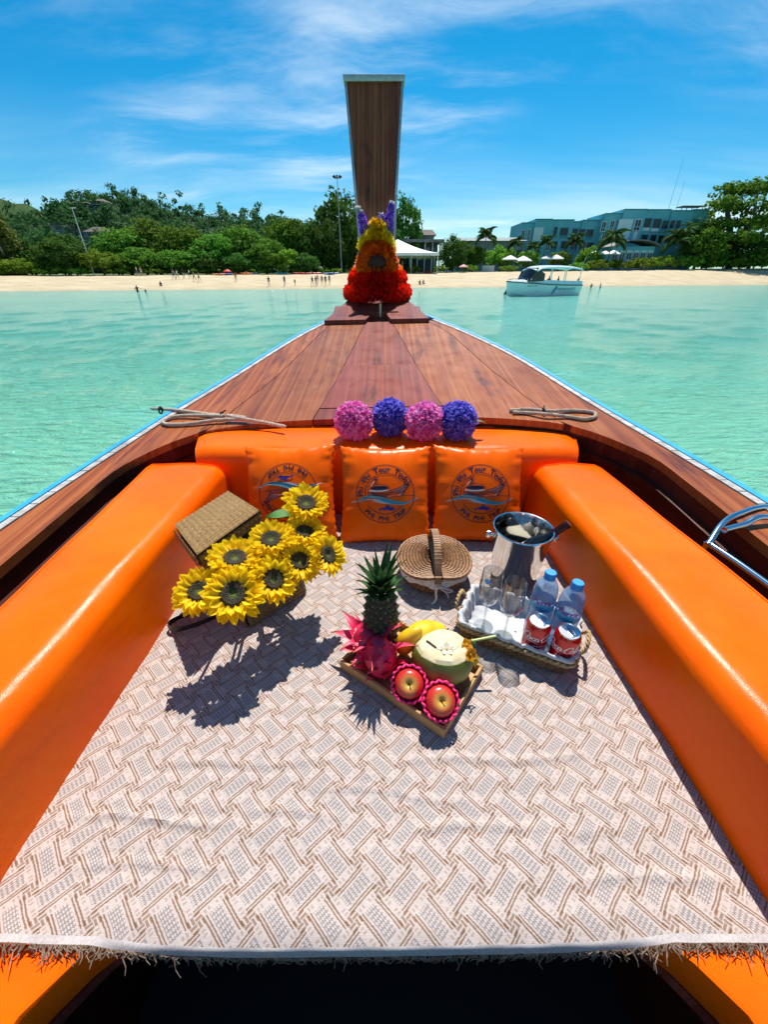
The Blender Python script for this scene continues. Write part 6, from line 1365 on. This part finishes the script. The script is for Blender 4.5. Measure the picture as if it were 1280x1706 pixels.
# marquee
CANV = mat('white_canvas', rough=.7, fn=speckled((.74, .74, .73), (.82, .82, .81), 1.5, .1, .02))
p0 = spot(662, 33); mk = thing('marquee', 'white peaked marquee tent on the beach right of the prow', 'tent', p0); k_ = px_per_m(p0); hw = 62 / k_; ze = onY(662, 424, p0.y).z - p0.z; zp_ = onY(662, 399, p0.y).z - p0.z
g = G(); N = 12
def mq(s, t_):
    sx, sy = [(-1, -1), (1, -1), (1, 1), (-1, 1)][int(s * 4) % 4], None; a = s * 4; i = int(a) % 4; f = a - int(a); c0_, c1 = [(-1, -1), (1, -1), (1, 1), (-1, 1)][i], [(-1, -1), (1, -1), (1, 1), (-1, 1)][(i + 1) % 4]
    x, y = c0_[0] + (c1[0] - c0_[0]) * f, c0_[1] + (c1[1] - c0_[1]) * f; r_ = 1 - t_; return Vector((x * hw * r_, y * hw * .8 * r_, ze + (zp_ - ze) * t_ ** 1.5))
g.grid(mq, 32, 8, wu=True); g.grid(lambda s, t_: mq(s, 0) + Vector((0, 0, -.55 * t_ - .08 * abs(math.sin(s * 60)) * t_)), 64, 2, wu=True); g.build('canopy', CANV, mk, smooth=40)
for x, y in ((-1, -1), (-.33, -1), (.33, -1), (1, -1), (1, 1), (-1, 1), (1, 0)): g = G(); g.tube([(x * hw * .98, y * hw * .78, -.3), (x * hw * .98, y * hw * .78, ze)], .07, 8); g.build('pole', WFRAME, mk)
# picket fence
p0 = spot(812, 31); fc = thing('picket_fence', 'short white picket fence on the grass left of the parasols', 'fence', p0); k_ = px_per_m(p0); hp = 10 / k_
for k in range(12): g = G(); g.prism([(-.11, 0), (.11, 0), (.11, hp * .9), (0, hp * 1.03), (-.11, hp * .9)], 'y', (0, .05)); g.build('picket', WHITE_P, fc, smooth=0, loc=((k - 5.5) * .29, 0, -.05))
g = G(); g.box((0, .08, hp * .3), (3.5, .05, .1)); g.box((0, .08, hp * .72), (3.5, .05, .1)); g.build('rail', WHITE_P, fc, smooth=0)
# parasols
def parasol(px, yt, wpx, n, m, label, grp, name='parasol'):
    p = spot(px, n); k_ = px_per_m(p); w_ = wpx / k_ / 2; h = onY(px, yt, p.y).z - p.z; t_ = thing(name, label, 'parasol', p, (0, 0, random.uniform(0, .7)), grp); rise = w_ * .45
    g = G(); g.grid(lambda s, t_: Vector((math.cos(s * 6.2832) * w_ * t_ * (1 if round(s * 16) % 2 == 0 else .95), math.sin(s * 6.2832) * w_ * t_ * (1 if round(s * 16) % 2 == 0 else .95), h - rise * t_ ** 1.15)), 16, 5, wu=True); g.grid(lambda s, t_: Vector((math.cos(s * 6.2832) * w_ * .98, math.sin(s * 6.2832) * w_ * .98, h - rise - .18 * t_)), 16, 2, wu=True); g.build('canopy', m, t_, smooth=20)
    g = G(); g.tube([(0, 0, -.3), (0, 0, h + .12)], .045, 6); g.build('pole', mat('wooden_pole', (.30, .20, .11), .7), t_)
for px, yt, wp, n, lab in ((846, 425.5, 26, 34, 'white beach parasol farthest left, under the palm'), (867, 426.5, 30, 33, 'white beach parasol second from the left'), (904, 425.5, 20, 33, 'white beach parasol left of the gap behind the speedboat roof'), (921, 424.5, 25, 32.5, 'white beach parasol above the speedboat roof'), (985, 417, 24, 36, 'white parasol on the terrace at the left'), (999, 418, 22, 37, 'white parasol in the middle of the hotel terrace'), (1012, 417, 24, 36, 'white parasol on the terrace next to the pavilion')): parasol(px, yt, wp, n, CANV, lab, 'white beach parasols by the hotel')
parasol(381, 448.5, 15, 25, mat('red_canvas', (.62, .03, .02), .7), 'red beach umbrella in front of the grove', None); parasol(533, 443, 15, 29, mat('faded_canvas', (.50, .40, .36), .7), 'faded pinkish umbrella under the trees left of the prow', None); parasol(771, 440.5, 16, 25, mat('pink_canvas', (.52, .24, .24), .7), 'low pink umbrella on the sand below the palm', None); parasol(411, 452.5, 14, 26, mat('red_canvas', (.62, .03, .02), .7), 'second red umbrella right of the first, lower down', None)
# lamp posts
p0 = spot(570, 31); t_ = thing('floodlight_pole', 'tall floodlight pole with ring of lamps left of the prow', 'lamp post', p0); h = onY(565, 297, p0.y).z - p0.z
g = G(); g.tube([(0, 0, -.3), (0, 0, h)], [.16, .08], 10); g.build('pole', CONC, t_); g = G(); g.lathe([(.35, h - .1), (.55, h), (.5, h + .12), (.1, h + .2)], 14); g.build('ring_head', CONC, t_)
for k in range(8): a = k * .7854; g = G(); g.box((math.cos(a) * .85, math.sin(a) * .85, h + .18), (.42, .34, .30), (0, -.5, a)); g.tube([(math.cos(a) * .45, math.sin(a) * .45, h + .05), (math.cos(a) * .8, math.sin(a) * .8, h + .12)], .04, 5); g.build('lamp', BLACK, t_, smooth=0)
p0 = spot(158, 28.6); t_ = thing('lamp_post', 'thin pale lamp post rising in front of the trees at the left', 'lamp post', p0); h = onY(126, 347, p0.y).z - p0.z; g = G(); g.tube([(0, 0, -.3), (0, 0, h)], [.11, .06], 8); g.build('pole', WFRAME, t_); g = G(); g.box((.35, 0, h + .02), (.8, .25, .12)); g.build('lamp_head', WFRAME, t_)

# ------------------------------------------------------------------ people
SKINS = [mat('tan_skin', (.36, .19, .11), .6), mat('brown_skin', (.20, .10, .055), .6), mat('fair_skin', (.52, .31, .22), .6)]
def body(pose):
    """one continuous skinned figure, 1.7 m, facing -y"""
    J = {'pel': (0, 0, .93, .13), 'wai': (0, 0, 1.08, .115), 'che': (0, .0, 1.28, .145), 'nec': (0, .01, 1.44, .055), 'hd': (0, -.01, 1.56, .09), 'top': (0, .0, 1.67, .075)}
    P = {'stand': (((.10, 0, .9, .09), (.12, -.01, .5, .062), (.13, .02, .08, .042), (.13, -.12, .03, .035)), ((-.10, 0, .9, .09), (-.12, .0, .5, .062), (-.13, .03, .08, .042), (-.13, -.11, .03, .035)), ((.19, 0, 1.37, .055), (.25, .02, 1.10, .042), (.25, -.05, .84, .03), (.25, -.07, .75, .028)), ((-.19, 0, 1.37, .055), (-.25, .02, 1.10, .042), (-.25, -.05, .84, .03), (-.25, -.07, .75, .028))),
         'walk': (((.09, 0, .9, .09), (.10, -.20, .52, .062), (.10, -.12, .10, .042), (.10, -.25, .05, .035)), ((-.09, 0, .9, .09), (-.10, .10, .50, .062), (-.10, .36, .16, .042), (-.10, .28, .07, .035)), ((.19, 0, 1.37, .055), (.25, .14, 1.12, .042), (.24, .08, .88, .03), (.24, .05, .80, .028)), ((-.19, 0, 1.37, .055), (-.25, -.10, 1.10, .042), (-.24, -.25, .92, .03), (-.24, -.30, .86, .028))),
         'reach': (((.10, 0, .9, .09), (.13, -.03, .5, .062), (.15, .02, .08, .042), (.15, -.12, .03, .035)), ((-.10, 0, .9, .09), (-.12, .05, .5, .062), (-.13, .08, .08, .042), (-.13, -.06, .03, .035)), ((.19, 0, 1.37, .055), (.42, -.06, 1.24, .042), (.62, -.10, 1.16, .03), (.70, -.11, 1.15, .028)), ((-.19, 0, 1.37, .055), (-.27, .04, 1.12, .042), (-.22, -.14, 1.0, .03), (-.17, -.2, 1.0, .028))),
         'sit': (((.10, 0, .9, .09), (.14, -.42, .88, .065), (.14, -.46, .46, .042), (.14, -.58, .42, .035)), ((-.10, 0, .9, .09), (-.14, -.42, .88, .065), (-.14, -.46, .46, .042), (-.14, -.58, .42, .035)), ((.19, 0, 1.37, .055), (.26, -.04, 1.12, .042), (.20, -.28, 1.02, .03), (.17, -.35, 1.02, .028)), ((-.19, 0, 1.37, .055), (-.26, -.04, 1.12, .042), (-.20, -.28, 1.02, .03), (-.17, -.35, 1.02, .028)))}[pose]
    V, E, Rr = [], [], []
    def add(p, par): V.append(p[:3]); Rr.append(p[3]); (E.append((par, len(V) - 1)) if par is not None else None); return len(V) - 1
    i = add(J['pel'], None); w_ = add(J['wai'], i); c = add(J['che'], w_); n = add(J['nec'], c); h = add(J['hd'], n); add(J['top'], h)
    for leg in P[:2]:
        k = i
        for p in leg: k = add(p, k)
    for arm in P[2:]:
        k = c
        for p in arm: k = add(p, k)
    me = bpy.data.meshes.new('body'); me.from_pydata(V, E, []); o = bpy.data.objects.new('body', me); COL.objects.link(o); sk = o.modifiers.new('s', 'SKIN'); me.skin_vertices[0].data[0].use_root = True
    for a, r_ in zip(me.skin_vertices[0].data, Rr): a.radius = (r_, r_ * .8)
    o.modifiers.new('d', 'SUBSURF').levels = 1; dg = bpy.context.evaluated_depsgraph_get(); dg.update(); m2 = bpy.data.meshes.new_from_object(o.evaluated_get(dg)); bpy.data.objects.remove(o); return m2
POSES = {k: body(k) for k in ('stand', 'walk', 'reach', 'sit')}
CL = {'black': (.012, .012, .014), 'navy': (.02, .03, .09), 'white': (.72, .70, .68), 'red': (.50, .03, .025), 'blue': (.05, .16, .42), 'teal': (.05, .25, .28), 'pink': (.6, .22, .25), 'tan': (.36, .19, .11), 'grey': (.2, .2, .21), 'khaki': (.30, .24, .14)}
HAIR = mat('dark_hair', (.012, .009, .007), .5)
def person(label, p, pose, shirt, shorts, rz_, h=1.7, skin=0, hat=None):
    t_ = thing('person', label, 'person', p, (0, 0, rz_), 'people on and off the beach', h / 1.7); me = POSES[pose].copy(); me.materials.clear()
    for m in (SKINS[skin], mat('cloth_' + shirt, CL[shirt], .8), mat('cloth_' + shorts, CL[shorts], .8), HAIR): me.materials.append(m)
    for f in me.polygons:
        c = f.center; f.use_smooth = True; i = 0
        if c.z > 1.62 or (c.z > 1.50 and c.y > .02): i = 3
        elif 1.0 < c.z < 1.43 and abs(c.x) < .26: i = 1
        elif (.62 < c.z <= 1.0 and abs(c.x) < .215 and (pose != 'sit' or c.y > -.5)): i = 2
        f.material_index = i
    link('body', me, t_)
    if hat: g = G(); g.lathe([(.16, 1.63), (.17, 1.64), (.09, 1.655), (.085, 1.73), (.02, 1.75)], 12); g.build('hat', mat('cloth_' + hat, CL[hat], .8), t_)
def beach_person(px, ypx, *a, z=None, **k):
    """feet at a pixel on the beach surface"""
    lo, hi = 60.0, 160.0; best = None
    for Y in np.arange(55, 175, .5):
        p = onY(px, ypx, Y); gz = max(ground_z(p.x, Y), SEA)
        if p.z <= gz + .02 or (ground_z(p.x, Y) > p.z and best is None): best = Vector((p.x, Y, ground_z(p.x, Y))); break
    person(a[0], best or spot(px, 26.5), *a[1:], **k)
for a in [(291, 466, 'stroller in a pink top at the left of the group by the grove', 'walk', 'pink', 'navy', 1.2), (297, 466.5, 'stroller in white beside the one in pink', 'walk', 'white', 'khaki', 1.3), (307, 465, 'stroller in dark clothes in the middle of the group', 'stand', 'black', 'grey', .5), (317, 464, 'stroller in a white shirt right of the middle', 'walk', 'white', 'navy', -1.2), (325, 469, 'bare-chested stroller nearest the water in the group', 'walk', 'tan', 'black', -1.4), (333, 469.5, 'stroller in khaki bending forward at the right of the group', 'walk', 'khaki', 'black', -1.5),
          (394, 470, 'lone person in red between the umbrella and the water', 'stand', 'red', 'khaki', .2), (449, 477.5, 'couple member in black standing at the water edge, left one', 'stand', 'black', 'navy', .3), (475, 476.5, 'person in grey shirt standing at the water edge', 'stand', 'grey', 'navy', 2.8), (492, 476.5, 'child in dark clothes at the water edge', 'stand', 'navy', 'black', 1.0), (521, 477, 'person in black crouched over bags by the water, far left of six', 'walk', 'black', 'black', .8), (527, 477.5, 'person in black beside the crouched one', 'walk', 'black', 'black', -.8), (530, 475, 'person in a pink shirt at the back of the waterside group', 'stand', 'pink', 'white', .1), (537, 475.5, 'tall person in navy in the waterside group', 'stand', 'navy', 'black', .2), (543, 476, 'person in black with broad stance in the waterside group', 'stand', 'black', 'black', -.3), (549.5, 475.5, 'rightmost person of the waterside group left of the prow, in blue', 'stand', 'blue', 'navy', -.2),
          (1200, 444, 'person in a red shirt walking under the trees at far right', 'walk', 'red', 'navy', 1.4), (508, 455, 'person in white standing among the kayaks', 'stand', 'white', 'blue', .4), (458, 456, 'person in white in the shade of the grove', 'stand', 'white', 'grey', 2.0), (230, 460, 'person in white at the edge of the trees, left', 'stand', 'white', 'blue', 2.0), (237, 460, 'person in pink at the edge of the trees, left', 'stand', 'pink', 'white', 1.0)]:
    lab = a[2]; beach_person(a[0], a[1], lab, a[3], a[4], a[5], a[6], h=1.15 if 'child' in lab else random.uniform(1.62, 1.78), skin=random.randrange(3))
def wader(px, ypx, depth, *a, **k):
    p = onz(px, ypx, SEA); person(a[0], Vector((p.x, p.y, SEA - depth)), *a[1:], **k)
wader(230, 487.5, .75, 'adult in black wading at the left with a child', 'reach', 'black', 'black', .4); wader(243, 487, .55, 'small child in the water beside the wading adult', 'stand', 'navy', 'black', .3, h=1.0); wader(270, 482.5, .35, 'person in dark swimwear standing in the shallows at left', 'stand', 'black', 'black', .9)
wader(965, 480.5, .70, 'wader in dark red shirt right behind the speedboat stern', 'stand', 'red', 'black', -1.0, skin=1); wader(985, 480, .85, 'middle wader in black holding out an arm to the next', 'reach', 'black', 'grey', .2); wader(1000, 480, .75, 'rightmost wader in blue carrying a dark bag', 'walk', 'blue', 'blue', .8); wader(961.5, 478, -.12, 'crew member standing on the stern ladder of the speedboat', 'stand', 'grey', 'black', -1.0, skin=1)
# sunbathers sitting on the sand
for px, yp, lab, cl in ((700, 473, 'sunbather in red sitting on the sand right of the prow', 'red'), (706, 472.5, 'sunbather in pink sitting beside the one in red', 'pink')):
    p = spot(px, 3.5 if cl == 'red' else 4.0); person(lab, p - Vector((0, 0, .78)), 'sit', cl, 'black', .3, 1.7)
# kayaks and boards
def kayak(px, n, m, label, rz_, L=3.0):
    p = spot(px, n); p.z += .16; t_ = thing('kayak', label, 'kayak', p, (0, 0, rz_), 'kayaks and boards on the beach'); g = G()
    def fn(s, t_): a = s * 6.2832; u = t_ * 2 - 1; w_ = .38 * max(0, 1 - abs(u) ** 2.2) + .005; return Vector((u * L / 2, math.cos(a) * w_, math.sin(a) * w_ * .5 + .22 * u * u))
    g.grid(fn, 12, 16, wu=True); g.build('hull', m, t_, smooth=60); g = G(); g.lathe([(.001, 0), (.20, 0), (.24, .06), (.20, .05)], 12, Matrix.Translation((0, 0, .17))); g.build('cockpit', BLACK, t_)
KR, KB, KO, KY = (mat('kayak_red', (.55, .03, .02), .4), mat('kayak_blue', (.03, .15, .45), .4), mat('kayak_orange', (.70, .20, .02), .4), mat('kayak_teal', (.05, .35, .40), .4))
for a in [(366, 22, KO, 'orange kayak left of the red umbrella', .3), (378, 23, KB, 'blue kayak under the red umbrella', .1), (403, 26, KR, 'red kayak right of the red umbrella', .2), (420, 26.5, KB, 'dark blue kayak right of the second red umbrella', .1), (412, 24.5, KO, 'orange kayak in front of the second red umbrella', .15), (498, 25, KR, 'red kayak under the trees, left one', .1), (510, 24, KR, 'red kayak under the trees, right one', .05), (527, 25, KR, 'red kayak behind the waterside group', .3), (548, 22, KB, 'blue kayak behind the rightmost bather', .2), (556, 24, KB, 'pale blue kayak left of the garlands', .1), (470, 25, KY, 'teal kayak in the shade of the grove', .0), (712, 27, KR, 'red kayak at the foot of the marquee', .1), (745, 27, KB, 'blue kayak right of the marquee', .2)]: kayak(*a)
# sun loungers in the shade
def lounger(px, n, label, m):
    p = spot(px, n); t_ = thing('sun_lounger', label, 'lounger', p, (0, 0, random.uniform(1.2, 1.9)), 'loungers in the shade of the trees'); g = G(); g.box((0, 0, .34), (1.3, .6, .07)); g.build('seat', m, t_, smooth=0); g = G(); g.box((.85, 0, .58), (.62, .6, .07), (0, -.85, 0)); g.build('backrest', m, t_, smooth=0)
    for x in (-.55, .55):
        for y in (-.24, .24): g = G(); g.box((x, y, .14), (.06, .06, .36)); g.build('leg', m, t_, smooth=0)
for k, px in enumerate((422, 432, 443, 455, 466, 478, 488, 519, 540, 560)):
    lounger(px, 28 + (k % 3) * 1.2, f'{["dark", "pale", "dark"][k % 3]} lounger in the shade of the grove, {["first", "second", "third", "fourth", "fifth", "sixth", "seventh", "eighth", "ninth", "tenth"][k]} from the left', [BLACK, WHITE_P, CONC][k % 3])

# ------------------------------------------------------------------ speedboat
bowp, stp = onz(866, 494, SEA), None; bowp = Vector((13.9, 50.0, SEA)); stp = Vector((23.4, 55.2, SEA)); L = (bowp - stp).length; ax = math.atan2(bowp.y - stp.y, bowp.x - stp.x)
sb = thing('speedboat', 'white speedboat with hardtop moored off the beach, bow to the left', 'boat', stp, (0, 0, ax)); HW = 1.35
HULLW = mat('white_gelcoat', rough=.22, fn=speckled((.74, .78, .76), (.80, .83, .81), 1.5, 0), Coat_Weight=.3)
def hb(u): return HW * (1 - max(0, (u - .45) / .55) ** 2.4)
def hull2(s, t_):
    u = t_; x = u * L; v = s * 2 - 1; a = abs(v); sg = 1 if v > 0 else -1; sheer = 1.08 + .42 * u * u; keel = -.45 + .62 * max(0, u - .62) ** 2 / .1444 * .9; rake = max(0, u - .75) * 1.1
    if a < .5: k = a / .5; y = hb(u) * .80 * k ** .9; z = keel + (.30 + .25 * max(0, u - .4)) * k
    else: k = (a - .5) / .5; y = hb(u) * (.80 + .20 * k ** .7); z0 = keel + .30 + .25 * max(0, u - .4); z = z0 + (sheer - z0) * k
    return Vector((x + rake * (z / 1.4), sg * y, z))
g = G(); g.grid(hull2, 33, 40); g.add([hull2(i / 32, 0) for i in range(33)], [tuple(range(33))]); hull_o = g.build('hull', HULLW, sb, smooth=30)
def gun(u, s): return hull2(1.0 if s > 0 else 0.0, u)
for s in (-1, 1): g = G(); g.tube([gun(u, s) + Vector((0, s * .02, -.03)) for u in np.linspace(0, 1, 30)], .055, 6); g.build('rub_rail', mat('grey_rubber', (.07, .08, .08), .6), sb)
g = G()
def deck2(s, t_):
    u = .45 + .55 * t_; a, b_ = gun(u, -1), gun(u, 1); p = a.lerp(b_, s); p.z += .02 + .30 * (1 - (2 * s - 1) ** 2) ** .6 * min(1, (1 - t_) * 3); return p
g.grid(deck2, 13, 20); g.build('foredeck', HULLW, sb, smooth=50)
for s in (-1, 1):
    g = G(); P = []
    for u in np.linspace(0, .78, 20): a = gun(u, s); P += [a + Vector((0, -s * .06, 0)), a + Vector((0, -s * .16, .42 - .34 * max(0, (u - .55) / .23))), a + Vector((0, -s * .24, .42 - .34 * max(0, (u - .55) / .23))), a + Vector((0, -s * .30, 0))]
    g.add(P, [(i * 4 + k, i * 4 + (k + 1) % 4, i * 4 + 4 + (k + 1) % 4, i * 4 + 4 + k) for i in range(19) for k in range(4)]); g.build('side_coaming', HULLW, sb, smooth=30)
g = G(); g.box((L * .33, 0, .35), (L * .62, 2.2, .1)); g.build('cockpit_floor', CONC, sb)
g = G()
def roof2(s, t_): x = L * (.03 + .70 * t_); v = 2 * s - 1; return Vector((x, v * 1.22, 2.86 + .20 * (1 - v * v) - .18 * abs(2 * t_ - 1) ** 3 - (.16 if t_ > .93 else 0)))
slab(g, roof2, 11, 14, .13); g.build('hardtop', HULLW, sb, smooth=45)
for u in (.05, .28, .50):
    for s in (-1, 1): g = G(); g.tube([gun(u, s) + Vector((0, -s * .2, .35)), Vector((L * u, s * 1.12, 2.86))], .045, 6); g.build('roof_post', HULLW, sb)
g = G(); g.grid(lambda s, t_: Vector((L * (.80 - .10 * t_) + .25 * (1 - (2 * s - 1) ** 2), (2 * s - 1) * (1.02 + .1 * t_), 1.42 + .05 + 1.32 * t_)), 11, 6); g.build('windscreen', mat('smoked_glass', (.012, .015, .018), .08), sb, smooth=50)
for s in (-1, 1): g = G(); g.add([(L * .79, s * 1.04, 1.5), (L * .60, s * 1.14, 1.5), (L * .60, s * 1.14, 2.2), (L * .725, s * 1.10, 2.75)], [(0, 1, 2, 3)]); g.build('side_window', mat('smoked_glass', (.012, .015, .018), .08), sb, smooth=0)
for x in np.linspace(1.2, L * .55, 5):
    for s in (-1, 1): g = G(); g.box((x, s * .72, .68), (.5, .55, .55)); g.box((x - .22, s * .72, 1.15), (.1, .55, .5)); g.build('seat', mat('cream_seat', (.5, .46, .38), .7), sb, smooth=0)
for s in (-.5, .5): g = G(); g.box((-.42, s, .95), (.55, .42, .65), taper=.8); g.box((-.35, s, .15), (.26, .2, 1.1)); g.build('outboard_motor', BLACK, sb, bevel=.05)
g = G(); NS = lambda u, z: (lambda p: Vector((p.x, p.y + .012, p.z)))(Vector((0, 0, 0)))
def side(u, z):                                                   # point on the side of the hull turned to us
    best = None
    for s_ in np.linspace(.75, 1.0, 26):
        p = hull2(s_, u)
        if best is None or abs(p.z - z) < abs(best.z - z): best = p
    return best + Vector((0, .022, 0))
def side_m(x, z): return side(min(.97, max(0.02, x)), z)
BLM = mat('boat_blue_mark', (.04, .20, .42), .4); GRM = mat('boat_grey_mark', (.25, .42, .50), .4)
g = G(); poly2d(g, [(.470, .20), (.455, .45), (.44, .75), (.425, 1.02), (.405, 1.05), (.40, .8), (.425, .5), (.445, .2)], side_m); g.build('swoosh_mark', BLM, hull_o, smooth=0, recalc=False)
g = G()
for k, xx in enumerate((.375, .335, .295, .255, .215, .17, .13)):
    stroke2d(g, [(xx + .012, .55), (xx + .012, .82), (xx - .012, .82), (xx - .012 + .012 * (k % 2), .68), (xx - .012, .55)], .012 if k % 2 else .014, lambda x, z: side_m(x, z))
    if k < 5: stroke2d(g, [(xx - .10 + .012, .36), (xx - .10 - .012, .46)], .012, lambda x, z: side_m(x, z))
g.build('hull_marks', GRM, hull_o, smooth=0, recalc=False)
g = G()
for k in range(8): xx = .80 - k * .014; stroke2d(g, [(xx, .98), (xx - .003, 1.08)], .006, lambda x, z: side_m(x, z)); stroke2d(g, [(xx, 1.03), (xx - .008, 1.035)], .03, lambda x, z: side_m(x, z)) if k % 3 else None
g.build('registration_marks', BLACK, hull_o, smooth=0, recalc=False)
g = G(); P = [gun(u, 1) + Vector((0, -.1, .1 + .32 * min(1, (1 - u) * 8))) for u in np.linspace(.80, .99, 8)] + [gun(u, -1) + Vector((0, .1, .1 + .32 * min(1, (1 - u) * 8))) for u in np.linspace(.99, .80, 8)]; g.tube(P, .02, 6)
for p in P[::2]: g.tube([p, p - Vector((0, 0, .4))], .015, 5)
g.build('bow_rail', STEEL, sb)
g = G(); g.tube([(.3, .9, 2.95), (-.1, .95, 4.1)], .02, 5); g.build('antenna', WFRAME, sb)
fnd = thing('fender', 'black fender hanging off the bow of the speedboat at the water', 'fender', onz(842, 491, SEA) + Vector((.4, .6, -.1))); g = G(); g.tube([(-.55, -.2, -.05), (0, 0, .45), (.35, .1, .95)], [.10, .24, .12], 10); g.build('bag', BLACK, fnd); g = G(); g.tube([(.35, .1, .95), (.9, .3, 1.25)], .02, 5); g.build('line', ROPE, fnd)
Ms = Matrix.Translation(stp) @ Matrix.Rotation(ax, 4, 'Z')
for k, (x, y, lab, sh_, ps) in enumerate([(L * .60, .85, 'passenger in black standing at the speedboat windscreen', 'black', 'stand'), (L * .52, -.3, 'passenger in navy seated under the front of the hardtop', 'navy', 'stand'), (L * .44, .3, 'passenger in black in the middle of the speedboat', 'black', 'stand'), (L * .22, -.4, 'passenger in grey near the speedboat stern', 'grey', 'stand')]): person(lab, Ms @ Vector((x, y, .42)), ps, sh_, 'black', k * 1.3, 1.62, k % 3)
